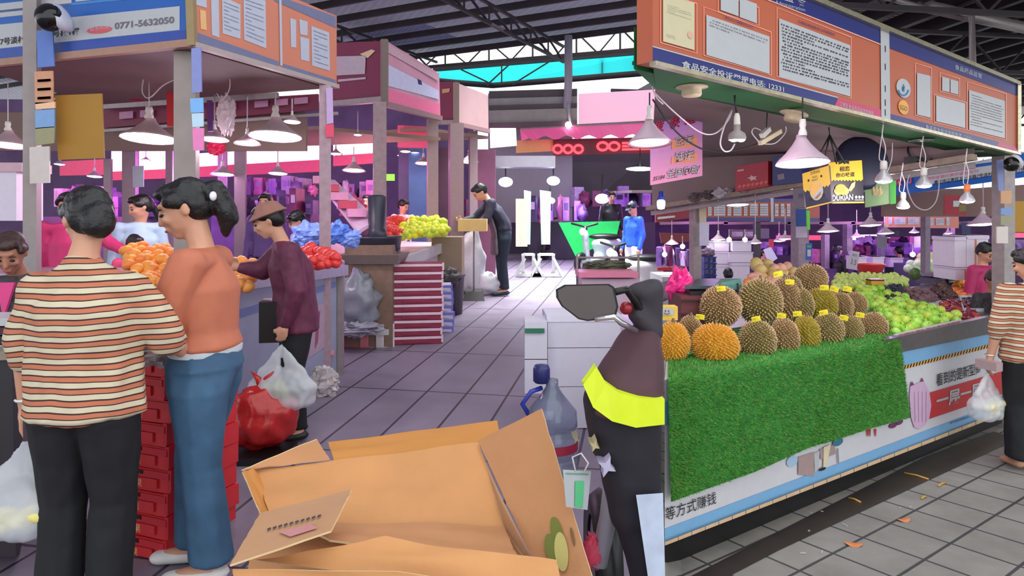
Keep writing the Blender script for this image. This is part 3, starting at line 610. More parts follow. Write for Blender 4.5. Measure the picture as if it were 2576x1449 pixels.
mb = MB(); mb.box(P(1678, 786, 3.75), (.1, .08, .075), mat((224, 190, 80), .5)); q = [P(1662, 776, 3.70), P(1694, 776, 3.70), P(1694, 792, 3.70), P(1662, 792, 3.70)]; mb.slab(q, (0, -.002, 0), M_paper)
for sx in (1673, 1681): mb.slab([P(sx, 780, 3.69), P(sx+2, 780, 3.69), P(sx+2, 785, 3.69), P(sx, 785, 3.69)], (0, -.002, 0), M_dark)
mb.tube([P(1670, 787, 3.69), P(1674, 790, 3.69), P(1681, 790, 3.69), P(1685, 787, 3.69)], .0018, M_dark, 5)
mb.build('carton', label='small yellow and white carton with a smiling face left of the crate', cat='box')
def crumple(c, r, m, name, label, cat, seed=0, fr=3, amp=.35, seg=26, rings=18, group=None, ties=None):
    mb = MB(); o = V((seed*7.7, 1, 2))
    def fn(p): return 1+amp*noise.noise(p*fr+o)+amp*.4*abs(noise.noise(p*fr*3+o))
    mb.ell(c, r, m, seg, rings, fn=fn)
    if ties:
        z = c[2]+r[2]*.85
        for s in (-1, 1): mb.tube([V((c[0], c[1], z)), V((c[0]+s*r[0]*.12, c[1], z+r[2]*.35)), V((c[0]+s*r[0]*.35, c[1], z+r[2]*.6))], [r[0]*.14, r[0]*.1, r[0]*.02], m, 7)
    return mb.build(name, label=label, cat=cat, group=group, smooth=False if amp > .4 else None)
M_pinkbag = mat((226, 40, 130), .3, var=.25, scale=20)
crumple(P(1712, 722, 4.4), (.075, .06, .11), M_pinkbag, 'plastic_bag', 'crumpled bright pink plastic bag left of the covered scale', 'bag', 2, 3, .5)
tx('striped grey folded sheet lying at the far left behind the durians', 'folded_sheet', [P(1655, 715, 4.9), P(1700, 705, 5.2), P(1700, 745, 4.7), P(1655, 765, 4.5)], mat((120, 90, 110), .6, var=.3, scale=30), 'sheet')
# ---------------------------------------------------------------- lamps
M_shade = mat((188, 160, 176), .45, var=.05); M_glow = mat((255, 240, 255), .5, emit=9, ecol=(255, 232, 255)); M_glowc = mat((240, 255, 255), .5, emit=12, ecol=(225, 248, 255)); M_plastic = mat((214, 208, 202), .5)
TILT = Matrix.Rotation(-.13, 3, 'X')
def pendant(px, py, w, d, label, cordtop=None, group='pendant lamps', hh=None, shade=M_shade, glow=M_glow, detail=True):
    c = P(px, py, d); R = w/2/F*d; h = hh or R*(1.15 if detail else .8); t = thing('pendant_lamp', c, label, 'lamp', group)
    seg = 40 if detail else 16
    wob = (lambda a, z: 1+.018*math.sin(a*20)) if detail else None
    mb = MB(); pr = [(.16*R, h), (.2*R, h*.86), (.34*R, h*.66), (.62*R, h*.36), (.93*R, h*.1), (R, 0)]
    mb.lathe(pr+[(.96*R, .004)]+[(r*.93, z-.006) for r, z in pr[::-1][1:]], c, shade, seg, TILT, wob); mb.build('lamp_shade', t)
    mb = MB(); mb.lathe([(0, h*.42), (.5*R, h*.34), (.84*R, h*.10), (.86*R, h*.06), (.4*R, -.004), (0, -.012)], c, glow, 20, TILT); mb.build('bulb', t)
    mb = MB(); mb.lathe([(0, h*1.5), (.11*R, h*1.5), (.13*R, h*1.3), (.1*R, h*1.2), (.16*R, h*1.05), (.16*R, h*.95)], c, M_plastic, 12); mb.build('socket', t)
    top = cordtop or (2.25 if d < 11 else c.z+.5)
    mb = MB(); mb.tube([c+V((0, 0, h*1.45)), V((c.x, c.y, top))], .004 if d < 6 else .006, M_cord if not detail else M_bcord, 6); mb.build('cord', t)
    return t
def spot(px, py, w, d, top, label, ring=M_plastic):
    c = P(px, py, d); R = w/2/F*d; t = thing('reflector_bulb', c, label, 'lamp', 'reflector bulbs hanging over the counter')
    mb = MB(); mb.lathe([(R, 0), (R*1.02, R*.18), (R*.8, R*.75), (R*.42, R*1.2), (R*.36, R*1.5), (0, R*1.5)], c, mat((190, 186, 190), .25, .3), 20); mb.build('reflector', t)
    mb = MB(); mb.lathe([(R*.97, .001), (R*.7, -R*.2), (0, -R*.3)], c, M_glowc, 16); mb.build('lens', t)
    mb = MB(); mb.lathe([(R*.36, R*1.5), (R*.42, R*1.55), (R*.42, R*2.4), (R*.25, R*2.6), (0, R*2.6)], c, ring, 12); mb.build('socket', t)
    z0 = c.z+R*2.5; wire([V((c.x, c.y, z0)), V((c.x+.012, c.y, (z0*2+top)/3)), V((c.x-.01, c.y, (z0+2*top)/3)), V((c.x, c.y, top))], .0035, M_cord, 'cord', parent=t)
    wire([V((c.x, c.y, z0)), V((c.x-.03, c.y, z0+.02)), V((c.x-.015, c.y, (z0+top)/2+.02)), V((c.x, c.y, top-.02))], .003, M_cord, 'cord', parent=t)
    return t
pendant(2019, 412, 130, 3.75, 'large white pendant lamp shade glowing over the durians', 2.25)
pendant(1634, 362, 112, 3.6, 'white pendant lamp at the left edge of the durian stall by the pink poster', 2.25, glow=mat((255, 200, 205), .5, emit=7, ecol=(255, 170, 180)))
for a in ((1856, 517, 62, 7.4, 'pendant lamp shining before the orange fascia at the back'), (2083, 583, 56, 9, 'flat pendant lamp right of the green strip'), (2190, 568, 56, 9.2, 'pendant lamp above the person with the red basin'), (2473, 566, 76, 7.8, 'wide pendant lamp left of the camera post'),
          (2228, 588, 44, 11, 'pendant lamp hung low behind the square picture sign'), (1975, 602, 36, 11, 'small pendant lamp above the leaning white boards'), (1960, 607, 34, 12, 'small pendant lamp beside the dark pillar top'),(1807, 604, 40, 10, 'pendant lamp above the stacked foam boxes'), (1900, 612, 36, 10.5, 'pendant lamp right above the dark pillar'), (2300, 585, 26, 11.5, 'small pendant lamp left of the middle post'),
          (2385, 588, 22, 11.5, 'small pendant lamp right of the middle post'), (1690, 614, 36, 10.5, 'pendant lamp low at the left of the grey post'), (2155, 596, 30, 12.5, 'distant pendant lamp left of the red basin person')):
    pendant(*a, detail=False, cordtop=None)
for a in ((2223, 456, 40, 4.5, 2.22, 'reflector bulb hanging over the green gift box'), (2324, 468, 36, 4.95, 2.2, 'reflector bulb hanging before the blue banner'), (2272, 522, 30, 5.2, 2.0, 'lowest reflector bulb left of the hanging cable loop'), (2433, 507, 34, 5.3, 2.12, 'reflector bulb with orange socket band near the right end')):
    spot(*a, ring=mat((226, 120, 60), .5) if a[0] == 2433 else M_plastic)
c = P(1854, 352, 3.55); t = thing('spotlight', c, 'grey spotlight with two lit lenses hanging from the green soffit', 'lamp')
mb = MB(); mb.lathe([(.044, 0), (.047, .015), (.04, .035), (.018, .05), (.018, .08), (0, .08)], c, mat((150, 140, 136), .4), 20); mb.build('housing', t)
for dx in (-.018, .019):
    mb = MB(); mb.ell(c+V((dx, -.006, -.002)), (.02, .02, .009), M_glowc, 14, 8); mb.build('lens', t)
mb = MB(); mb.lathe([(.018, .08), (.016, .12), (.01, .14), (0, .14)], c, M_plastic, 10); mb.build('socket', t)
mb = MB(); mb.tube([c+V((0, 0, .13)), c+V((-.01, 0, .19)), c+V((-.012, 0, .235))], .005, M_dark, 6); mb.build('hanger', t)
c = P(1663, 514, 4.6); t = thing('blue_socket_bulb', c, 'lit white bulb in a blue socket at the left end of the stall', 'lamp')
mb = MB(); mb.lathe([(0, -.035), (.022, -.03), (.028, 0), (.026, .025), (0, .03)], c, M_glowc, 16); mb.build('bulb', t)
mb = MB(); mb.lathe([(.018, .03), (.03, .045), (.016, .055), (.015, .09), (0, .09)], c, mat((30, 40, 140), .4), 14); mb.build('socket', t)
for d_ in (7.5, 9.1, 10.7):
    mb = MB(); mb.beam(V((.24*d_, d_, 2.27)), V((.76*d_, d_, 2.27)), .05, .05, M_pipe); mb.build('lamp_rail', kind='structure')
# cables under the soffit
def RW(pts, inn, r, m, label): wire([RP(x, y, inn) for x, y in pts], r, m, 'cable', label)
RW([(1645, 232), (1700, 285), (1760, 332), (1800, 335), (1832, 302), (1842, 275)], .4, .0045, M_cord, 'pale cable sagging from the seam to the spotlight')
RW([(1642, 250), (1700, 330), (1760, 372), (1815, 382), (1870, 374), (1910, 360)], .42, .005, M_bcord, 'long black cable sagging in front of the pink poster')
RW([(1842, 276), (1822, 318), (1812, 360), (1822, 380), (1838, 378), (1848, 362)], .38, .005, M_cord, 'white cable loop hanging left of the spotlight')
RW([(1912, 360), (1892, 335), (1898, 322), (1914, 328)], .38, .004, M_cord, 'small white cable loop at the plug strip')
RW([(1922, 362), (1950, 360), (1975, 335), (1977, 318)], .38, .004, M_cord, 'white cable from the plug strip to the cable coil')
RW([(1930, 284), (1928, 322)], .38, .004, M_bcord, 'short black lead above the plug strip')
RW([(2288, 438), (2282, 470), (2300, 515), (2330, 528), (2355, 505), (2363, 455), (2362, 405)], .5, .005, M_cord, 'large white cable loop hanging in front of the blue banner')
RW([(2245, 358), (2243, 400), (2232, 432)], .35, .004, M_cord, 'thin cable right of the reflector bulb over the green box')
RW([(1640, 218), (1652, 246), (1668, 262)], .35, .004, M_cord, 'thin twisted lead at the left end of the soffit')
t = thing('plug_strip', RP(1930, 350, .4), 'cream plug strip hanging on cables right of the spotlight', 'plug strip')
mb = MB(); a, b = RP(1912, 360, .38), RP(1962, 330, .38); mb.beam(a, b, .03, .028, M_cream); mb.build('strip', t)
mb = MB(); mb.beam(RP(1916, 342, .37), RP(1934, 325, .37), .03, .03, M_plastic); mb.build('plug', t)
for x, y, dz, lb in ((1740, 216, -.02, 'round cream cable coil fixed under the green soffit left of the spotlight'), (1998, 283, -.02, 'tilted cream cable coil under the soffit above the large pendant lamp')):
    c = RP(x, y, .16); R = Matrix.Rotation(.25 if x > 1800 else 0, 3, 'Y'); mb = MB(); mb.lathe([(0, .03), (.05, .03), (.055, .0), (.082, -.002), (.084, -.01), (.05, -.014), (.052, -.045), (.046, -.055), (0, -.056)], c, mat((200, 182, 150), .5, var=.15), 24, R); mb.build('cable_coil', label=lb, cat='coil')
for x, y, lb in ((2318, 352, 'flat downlight ring under the soffit before the navy disc'), (2445, 380, 'flat downlight ring under the soffit near the right end')):
    c = RP(x, y, .15); mb = MB(); mb.lathe([(.06, .01), (.085, .0), (.085, -.008), (.055, -.008), (.055, .01)], c, M_steel, 24); mb.build('downlight_ring', label=lb, cat='downlight')
# ---------------------------------------------------------------- poster and gift boxes
q0, q1 = P(1636, 320, 4.6), P(1766, 273, 4.9); pp = vplane(q0, q1)
t = thing('poster', pp(1700, 450), 'pink and lilac delivery poster with red outlined Chinese characters', 'poster')
mb = MB(); m1, m2 = mat((196, 140, 206), .5, var=.03), mat((238, 150, 190), .5, var=.03)
ptop, pbot = ly((1636, 318), (1766, 273)), ly((1636, 466), (1769, 442))
for k in range(8):
    a, b = k/8, (k+1)/8; f = lambda x, t_: ptop(x)*(1-t_)+pbot(x)*t_
    cc = tuple(196*(1-a)+240*a if i == 0 else (140*(1-a)+150*a if i == 1 else 210*(1-a)+185*a) for i in range(3))
    mb.slab([pp(1636, f(1636, b)), pp(1767, f(1767, b)), pp(1767, f(1767, a)), pp(1636, f(1636, a))], (0, .006, 0), mat(tuple(int(c_) for c_ in cc), .5, var=.02))
for q in ([(1690, 352), (1755, 343), (1754, 368), (1690, 376)], [(1690, 395), (1755, 384), (1754, 406), (1688, 413)]): rectp(pp, q, mat((240, 150, 110), .5), mb, .004)
mb.build('sheet', t)
mb = TB(); M_r2 = mat((206, 40, 90), .5)
for s_, a, b, h, m, w in (('发', (1646, 333), (1668, 328), 28, M_r2, M_dark), ('快', (1684, 325), (1708, 318), 28, M_r2, M_dark), ('递', (1722, 314), (1748, 308), 28, M_r2, M_dark)):
    ptext(pp, s_, (a[0]+1.5, a[1]+1.5), (b[0]+1.5, b[1]+1.5), h, M_dark, mb, .005, .02, 3); ptext(pp, s_, a, b, h, m, mb, .008, .02, 3)
for s_, a, b, h in (('空运', (1698, 369), (1742, 360), 24), ('陆运', (1698, 408), (1744, 399), 25), ('全国包邮', (1676, 449), (1757, 436), 24)):
    ptext(pp, s_, (a[0]+1, a[1]+1.5), (b[0]+2, b[1]+1.5), h+1, mat((120, 20, 70), .5), mb, .005, .035, 3); ptext(pp, s_, a, b, h, M_paper, mb, .008, .01, 3)
ptext(pp, '35184', (1642, 456), (1671, 450), 11, M_dark, mb, .006, 0, 3)
mb.build('lettering', t)
def giftbox(quad, d, dep, m, label, name='gift_box', side=None, cat='box'):    # quad tl,tr,br,bl pixels; d (left,right)
    mb = MB(); dl, dr = d; q = [P(quad[0][0], quad[0][1], dl), P(quad[1][0], quad[1][1], dr), P(quad[2][0], quad[2][1], dr), P(quad[3][0], quad[3][1], dl)]
    u = (q[1]-q[0]); n = V((-u.y, u.x, 0)).normalized(); n = n if n.y > 0 else -n
    t = thing(name, q[3], label, cat); mb.slab(q[::-1], n*dep, m); mb.build('carton', t)
    return t, Plane(q[0], -n)
BW = vplane(bl, bc)
def bd(x, o=.2): return BW(x, 450, o).y
t, pl = giftbox([(1850, 420), (1932, 405), (1932, 468), (1850, 482)], (bd(1850), bd(1932)), .13, mat((176, 40, 56), .45, var=.1), 'red gift box with pale flowers standing on the shelf rail')
mb = MB(); [rectp(pl, [(1893+14*math.cos(a)*r_, 448+8*math.sin(a)*r_) for a, r_ in [(k*math.pi/5, 1 if k % 2 else .5) for k in range(10)]], mat((226, 190, 190), .6), mb, .004)]
rectp(pl, [(1855, 428), (1871, 425), (1871, 429), (1855, 432)], M_paper, mb, .004)
for k in range(7): ell_ = 0; rectp(pl, [(1855+k*11, 470-k*1.8), (1861+k*11, 464-k*1.8), (1866+k*11, 468-k*1.8), (1860+k*11, 475-k*1.8)], mat((226, 110, 100), .6), mb, .004)
mb.build('printed_art', t)
t, pl = giftbox([(1943, 394), (2016, 384), (2016, 458), (1943, 466)], (bd(1943), bd(2016)), .13, mat((44, 62, 120), .45, var=.1), 'navy gift box with a white print behind the large lamp')
mb = MB(); rectp(pl, [(1958, 398), (1978, 395), (1980, 415), (1960, 420)], M_grey, mb, .004); rectp(pl, [(1955, 440), (1972, 436), (1974, 450), (1957, 453)], mat((150, 140, 150), .6), mb, .004); mb.build('printed_art', t)
t, pl = giftbox([(1995, 475), (2024, 470), (2024, 522), (1995, 524)], (6.4, 6.3), .12, mat((130, 122, 134), .5), 'grey carton with a single character behind the durian bag')
mb = TB(); ptext(pl, '桂', (2008, 500), (2020, 498), 13, M_navy, mb, .004); mb.build('lettering', t)
Myel, Mnv = mat((238, 186, 40), .4, var=.02), mat((44, 36, 66), .4, var=.03)
t, pl = giftbox([(2018, 437), (2085, 416), (2092, 510), (2028, 526)], (4.72, 4.62), .05, Mnv, 'tall yellow topped durian bag with an open durian drawing, hung left of the black one', 'durian_gift_bag')
mb = MB(); zz = [(2018, 437), (2085, 416), (2089, 462)]+[(2089-4*k-2, 464+k*1.0+(5 if k % 2 else 0)) for k in range(17)]+[(2021, 478)]; rectp(pl, zz, Myel, mb, .004)
ell2 = lambda cx, cy, rx, ry, m, off: rectp(pl, [(cx+rx*math.cos(a), cy+ry*math.sin(a)) for a in [k*math.pi/12 for k in range(24)]], m, mb, off)
ell2(2054, 480, 17, 24, M_paper, .006); ell2(2053, 479, 15, 22, mat((240, 180, 90), .5), .008); rectp(pl, [(2044, 496), (2066, 470), (2067, 484), (2056, 499)], M_paper, mb, .010); rectp(pl, [(2049, 499), (2066, 480), (2063, 490), (2055, 500)], mat((150, 110, 120), .5), mb, .012)
rectp(pl, [(2028, 522), (2092, 507), (2092, 510), (2028, 526)], Myel, mb, .006)
ptext(pl, 'DURIAN', (2039, 440), (2062, 434), 8, M_ink, mb, .006); ptext(pl, 'RED', (2044, 449), (2056, 446), 5, M_ink, mb, .006); ptext(pl, 'MEAT', (2042, 457), (2058, 453), 5, M_ink, mb, .006)
for x, y in ((2034, 454), (2066, 443), (2071, 490), (2038, 500)): ell2(x, y, 2.5, 3.2, M_dark, .007)
mb.build('printed_art', t)
t, pl = giftbox([(2084, 409), (2168, 403), (2174, 510), (2092, 511)], (4.85, 4.85), .10, mat((42, 38, 44), .4), 'black and yellow durian gift bag with white lettering hanging right of the large lamp', 'durian_gift_bag')
mb = MB(); zz = [(2084, 409), (2168, 403), (2171, 452)]+[(2171-4*k-2, 452+(4 if k % 2 else 0)) for k in range(20)]+[(2088, 458)]; rectp(pl, zz, Myel, mb, .004)
rectp(pl, [(2110, 404), (2136, 402), (2136, 413), (2123, 409), (2110, 414)], M_dark, mb, .007)
ell2(2117, 481, 19, 12, mat((236, 190, 90), .5), .006); ell2(2115, 474, 14, 11, mat((244, 170, 50), .5), .008); rectp(pl, [(2134, 478), (2142, 462), (2152, 456), (2150, 470), (2140, 482)], mat((240, 200, 130), .5), mb, .007)
rectp(pl, [(2092, 508), (2174, 507), (2174, 511), (2092, 512)], mat((190, 170, 60), .5), mb, .006)
ptext(pl, '相恋', (2112, 432), (2138, 430), 13, M_dark, mb, .006, .02); ptext(pl, '你の味道', (2103, 447), (2150, 444), 12, M_dark, mb, .006, .02); ptext(pl, 'DURIAN', (2093, 506), (2146, 503), 15, M_paper, mb, .006, .03)
for k in range(3): ell2(2154+k*8, 496, 3.3, 4, M_paper, .006)
rectp(pl, [(2150, 502), (2173, 502), (2173, 504), (2150, 504)], M_paper, mb, .006); mb.build('printed_art', t)
mb = MB()
for x in (2050, 2072, 2105, 2125): mb.tube([P(2087, 340, 4.75), P(x, 412, 4.78)], .006, M_dark, 6)
mb.tube([P(2087, 340, 4.75), P(2085, 320, 4.75)], .004, M_dark, 6); mb.build('bag_cord', t)
t, pl = giftbox([(2176, 460), (2238, 452), (2240, 512), (2176, 522)], (5.3, 5.2), .15, mat((120, 150, 104), .5, var=.2, scale=8), 'green gift box with a plant photo standing right of the durian bags')
mb = MB(); rectp(pl, [(2176, 452), (2238, 444), (2238, 458), (2176, 466)], mat((60, 140, 50), .5), mb, .004); rectp(pl, [(2238, 452), (2254, 455), (2254, 512), (2240, 514)], mat((50, 140, 44), .5), mb, .004)
for k in range(9): rectp(pl, [(2195+k*3, 470+k % 3*6), (2199+k*3, 468+k % 3*6), (2202+k*2, 490), (2198+k*2, 492)], mat((190, 170, 120), .6), mb, .006)
mb.build('printed_art', t)
# navy disc (folded round fan cover) and little fan clip behind
c = P(2168, 410, 5.3); mb = MB(); mb.lathe([(0, -.04), (.18, -.035), (.215, 0), (.18, .03), (0, .03)], c, mat((24, 26, 52), .6), 32, Matrix.Rotation(1.4, 3, 'X')); mb.build('round_navy_cover', label='big round navy blue cover hanging under the ceiling behind the durian bags', cat='cover')
mb = MB(); c = P(2290, 402, 5.6); mb.box(c, (.06, .08, .05), M_dark); mb.tube([c, P(2305, 396, 5.6), P(2320, 400, 5.6), P(2330, 408, 5.6)], .012, M_dark, 8); mb.lathe([(.10, 0), (.11, .01), (.11, .02), (.10, .03)], P(2312, 385, 5.8), M_dark, 24, Matrix.Rotation(1.2, 3, 'X')); mb.build('clip_fan', label='small dark clip fan fixed to the shelf rail right of the navy cover', cat='fan')
for i, (x, y, r, cc, lb) in enumerate(((1756, 497, .10, (110, 96, 96), 'grey'), (1790, 490, .09, (90, 80, 80), 'dark'), (1820, 485, .10, (190, 180, 190), 'pale'), (1880, 478, .07, (150, 120, 120), 'brownish'))):
    crumple(P(x, y, bd(x, .12)), (r, r*.6, r*.5), mat(cc, .5), 'plastic_bag', lb+' crumpled plastic bag lying on the shelf rail '+('left' if i < 2 else 'beside')+' of the red gift box', 'bag', i, 3, .5)
# ================================================================ people
def hullp(bm, prims):
    ico = [(x, y, z) for x in (-1, 0, 1) for y in (-1, 0, 1) for z in (-1, 0, 1) if (x, y, z) != (0, 0, 0)]
    dirs = [V(p).normalized() for p in ico]
    g = 10
    for i in range(1, 6):
        t = math.pi*i/6
        for k in range(g): a = 2*math.pi*k/g; dirs.append(V((math.sin(t)*math.cos(a), math.sin(t)*math.sin(a), math.cos(t))))
    vs = []
    for pr in prims:
        c, r = V(pr[0]), pr[1]; R = pr[2] if len(pr) > 2 else None
        if not isinstance(r, (tuple, list)): r = (r, r, r)
        for d in dirs:
            q = V((d.x*r[0], d.y*r[1], d.z*r[2])); vs.append(bm.verts.new(c+(R@q if R else q)))
    res = bmesh.ops.convex_hull(bm, input=vs); 
    bmesh.ops.delete(bm, geom=list({g for g in res['geom_interior'] if isinstance(g, bmesh.types.BMVert)}), context='VERTS')
def blob(hulls, vox=.012, sm=4, disp=0, dfreq=6, seed=0, fac=.5):
    me = bpy.data.meshes.new('t'); bm = bmesh.new()
    for h in hulls: hullp(bm, h)
    bmesh.ops.recalc_face_normals(bm, faces=bm.faces); bm.to_mesh(me); bm.free()
    o = bpy.data.objects.new('t', me); COL.objects.link(o)
    r = o.modifiers.new('r', 'REMESH'); r.mode = 'VOXEL'; r.voxel_size = vox
    if sm: s = o.modifiers.new('s', 'SMOOTH'); s.iterations = sm; s.factor = fac
    m = bpy.data.meshes.new_from_object(o.evaluated_get(bpy.context.evaluated_depsgraph_get()))
    vs = [v.co.copy() for v in m.vertices]; fs = [tuple(p.vertices) for p in m.polygons]
    if disp:
        ns = [v.normal.copy() for v in m.vertices]; off = V((seed*5.3, seed*2.1, 0))
        vs = [v+n*disp*(noise.noise(V((v.x*dfreq, v.y*dfreq, v.z*dfreq*.7))+off)+.5*noise.noise(V((v.x, v.y, v.z*.6))*dfreq*2.7+off)) for v, n in zip(vs, ns)]
    bpy.data.objects.remove(o); bpy.data.meshes.remove(me); bpy.data.meshes.remove(m)
    return vs, fs
SKIN = mat((206, 152, 124), .55, var=.05, scale=9); SKIN2 = mat((178, 122, 100), .55, var=.05, scale=9); HAIR = mat((16, 13, 15), .4, var=.2, scale=60, bump=.4); HAIRB = mat((60, 40, 36), .5, var=.2, scale=60, bump=.4)
def stripes(cols, z0=0):   # cols: [(rgb, fraction)] repeating, period metres
    m = bpy.data.materials.new('striped_knit'); m.use_nodes = True; nt = m.node_tree; b = nt.nodes['Principled BSDF']; N = nt.nodes.new; L = nt.links.new
    tc = N('ShaderNodeTexCoord'); sx = N('ShaderNodeSeparateXYZ'); L(tc.outputs['Object'], sx.inputs[0])
    nz = N('ShaderNodeTexNoise'); nz.inputs['Scale'].default_value = 3; L(tc.outputs['Object'], nz.inputs[0])
    a = N('ShaderNodeMath'); a.operation = 'MULTIPLY_ADD'; a.inputs[1].default_value = .045; L(nz.outputs[0], a.inputs[0]); L(sx.outputs[2], a.inputs[2])
    d = N('ShaderNodeMath'); d.operation = 'MULTIPLY'; d.inputs[1].default_value = 1/cols[1]; L(a.outputs[0], d.inputs[0])
    f = N('ShaderNodeMath'); f.operation = 'FRACT'; L(d.outputs[0], f.inputs[0])
    cr = N('ShaderNodeValToRGB'); cr.color_ramp.interpolation = 'CONSTANT'; L(f.outputs[0], cr.inputs[0])
    el = cr.color_ramp.elements; pos = 0
    for i, (c, w) in enumerate(cols[0]):
        e = el[i] if i < 2 else el.new(pos); e.position = pos; e.color = (*lin(c), 1); pos += w
    L(cr.outputs[0], b.inputs['Base Color']); b.inputs['Roughness'].default_value = .85
    n2 = N('ShaderNodeTexNoise'); n2.inputs['Scale'].default_value = 40; L(tc.outputs['Object'], n2.inputs[0]); bp = N('ShaderNodeBump'); bp.inputs['Strength'].default_value = .3; bp.inputs['Distance'].default_value = .004; L(n2.outputs[0], bp.inputs['Height']); L(bp.outputs[0], b.inputs['Normal'])
    return m
J0 = dict(head=(0, -.01, 1.475), neck=(0, .015, 1.345), chest=(0, .01, 1.16), waist=(0, .01, .99), pelvis=(0, .015, .87), ls=(.165, .015, 1.285), le=(.215, .03, 1.02), lw=(.225, -.05, .80), lh=(.228, -.07, .715),
          rs=(-.165, .015, 1.285), re=(-.215, .03, 1.02), rw=(-.225, -.05, .80), rh=(-.228, -.07, .715), lhip=(.085, .015, .84), lk=(.09, -.005, .46), la=(.09, .03, .075), lt=(.10, -.12, .028), rhip=(-.085, .015, .84), rk=(-.09, -.005, .46), ra=(-.09, .03, .075), rt=(-.10, -.12, .028))
def person(px, d, yaw, label, h=1.6, top=None, pants=None, skin=SKIN, hair='short', hairm=HAIR, hat=None, J={}, headrot=(0, 0), sleeve=1.0, hem=.80, fat=1.0, shoes=None, z=None, vox=.014, face=True, curl=.6, hand=('l', 'r'), apron=None, top_fit=1.0, flare=0, legs=True, x=None, extra=None, folds=.008, feet=True, seed=1):
    X = (px-CX)/F*d if x is None else x; Z = fz(X, d) if z is None else z; s = h/1.6
    base = V((X, d, Z)); Ry = Matrix.Rotation(math.radians(yaw), 3, 'Z'); j = dict(J0); j.update(J); j = {k: V(v) for k, v in j.items()}
    def W(p): return base+Ry@(V(p)*s)
    t = thing('person', base, label, 'person')
    def put(name, hulls, m, parent=t, vx=None, sm=4, disp=0, fr=7, fac=.5):
        vs, fs = blob(hulls, vx or vox, sm, disp, fr, seed, fac); mb = MB(); mb.add([W(v) for v in vs], fs, m, True); return mb.build(name, parent)
    HR = Matrix.Rotation(math.radians(headrot[1]), 3, 'Z') @ Matrix.Rotation(math.radians(headrot[0]), 3, 'X')   # pitch>0 looks down
    hc = j['head']
    def hp(x, y, z_): return hc+HR@V((x, y, z_))
    def he(x, y, z_, r): return (hp(x, y, z_), r, HR)
    B = [[he(0, .015, .03, (.074, .092, .082)), he(0, -.01, -.03, (.062, .075, .075))], [he(0, -.02, -.03, (.056, .062, .05)), he(0, -.045, -.088, (.027, .028, .022))],
         [he(0, -.078, .012, (.016, .016, .02)), he(0, -.098, -.028, (.014, .015, .012))], [he(0, -.078, -.058, (.022, .016, .008))], [he(0, -.076, -.066, (.019, .015, .007))],
         [he(.036, -.066, -.02, (.022, .02, .02))], [he(-.036, -.066, -.02, (.022, .02, .02))], [he(0, -.07, .04, (.045, .02, .012))],
         [he(.074, .02, -.005, (.008, .018, .03))], [he(-.074, .02, -.005, (.008, .018, .03))],
         [he(0, .02, -.05, (.045, .05, .04)), (j['neck']+V((0, .01, -.02)), (.052, .05, .04))],
         [(j['neck']+V((0, .01, -.03)), (.06, .055, .03)), (j['ls']*.55+j['rs']*.45, (.09, .06, .03))],
         [(j['chest'], (.13*fat, .09*fat, .1)), (j['ls']*.5+j['rs']*.5, (.13, .07, .04))], [(j['chest'], (.13*fat, .09*fat, .08)), (j['waist'], (.115*fat, .085*fat, .08))], [(j['waist'], (.105*fat, .08*fat, .06)), (j['pelvis'], (.11*fat, .08*fat, .07))]]
    for a in ('l', 'r'):
        B += [[(j[a+'s'], .05), (j[a+'e'], .038*fat)], [(j[a+'e'], .038*fat), (j[a+'w'], .026)]]
        B += [[(j[a+'w'], .024), (j[a+'w'].lerp(j[a+'h'], .5), (.028, .028, .03))]]
        w, hd = j[a+'w'], j[a+'h']; dr = (hd-w).normalized(); 
        palm = hd; sd = dr.cross(V((1, 0, 0)) if abs(dr.x) < .8 else V((0, 0, 1))).normalized(); nn = sd.cross(dr)
        nn = nn if (nn.dot(-V((j[a+'s'].x, 0, 0))) > 0) else -nn
        B.append([(w+dr*.03+sd*.02, .013), (hd+sd*.026, .012)]); B.append([(w+dr*.03-sd*.02, .013), (hd-sd*.026, .012)]); B.append([(w+dr*.03+sd*.02, .013), (w+dr*.03-sd*.02, .013), (hd+sd*.026, .012), (hd-sd*.026, .012)])
        for k, L_ in enumerate((.032, .037, .035, .027)):
            b0 = hd+sd*(.027-.018*k); d1 = (dr+nn*curl*.6).normalized(); b1 = b0+d1*L_; d2 = (dr*.6+nn*curl*1.6).normalized(); b2 = b1+d2*L_*.9
            B += [[(b0, .0095), (b1, .0085)], [(b1, .0085), (b2, .0072)]]
        th = w+dr*.03+sd*.026; t1 = th+(dr*.6+sd*.7+nn*.4).normalized()*.04; B += [[(th, .012), (t1, .0105)], [(t1, .0105), (t1+(dr+nn*.5).normalized()*.028, .009)]]
        if legs:
            B += [[(j[a+'hip'], .06*fat), (j[a+'k'], .048)], [(j[a+'k'], .05), (j[a+'k'].lerp(j[a+'a'], .35), .048)], [(j[a+'k'].lerp(j[a+'a'], .35), .048), (j[a+'a'], .03)], [(j[a+'a']+V((0, .01, -.02)), .035), (j[a+'t'], (.035, .04, .022))]]
    body = put('body', B, skin, vx=min(vox, .008) if vox < .012 else vox, sm=3 if vox < .012 else 2)
    if face:
        mb = MB()
        for sx in (1, -1):
            mb.ell(W(hp(sx*.031, -.0795, .002)), (.013*s, .009*s, .0065*s), M_dark, 10, 7, Ry@HR)
        mb.build('eye', t); mb = MB()
        for sx in (1, -1): mb.ell(W(hp(sx*.034, -.080, .026)), (.019*s, .008*s, .0035*s), hairm, 10, 6, Ry@HR)
        mb.build('eyebrow', t); mb = MB(); mb.ell(W(hp(0, -.088, -.061)), (.022*s, .008*s, .006*s), mat((168, 88, 82), .5), 12, 7, Ry@HR); mb.build('lips', t)
    cap = [[he(0, .03, .045, (.083, .092, .082)), he(0, .05, .0, (.08, .075, .07))], [he(0, -.03, .085, (.062, .06, .035))]]
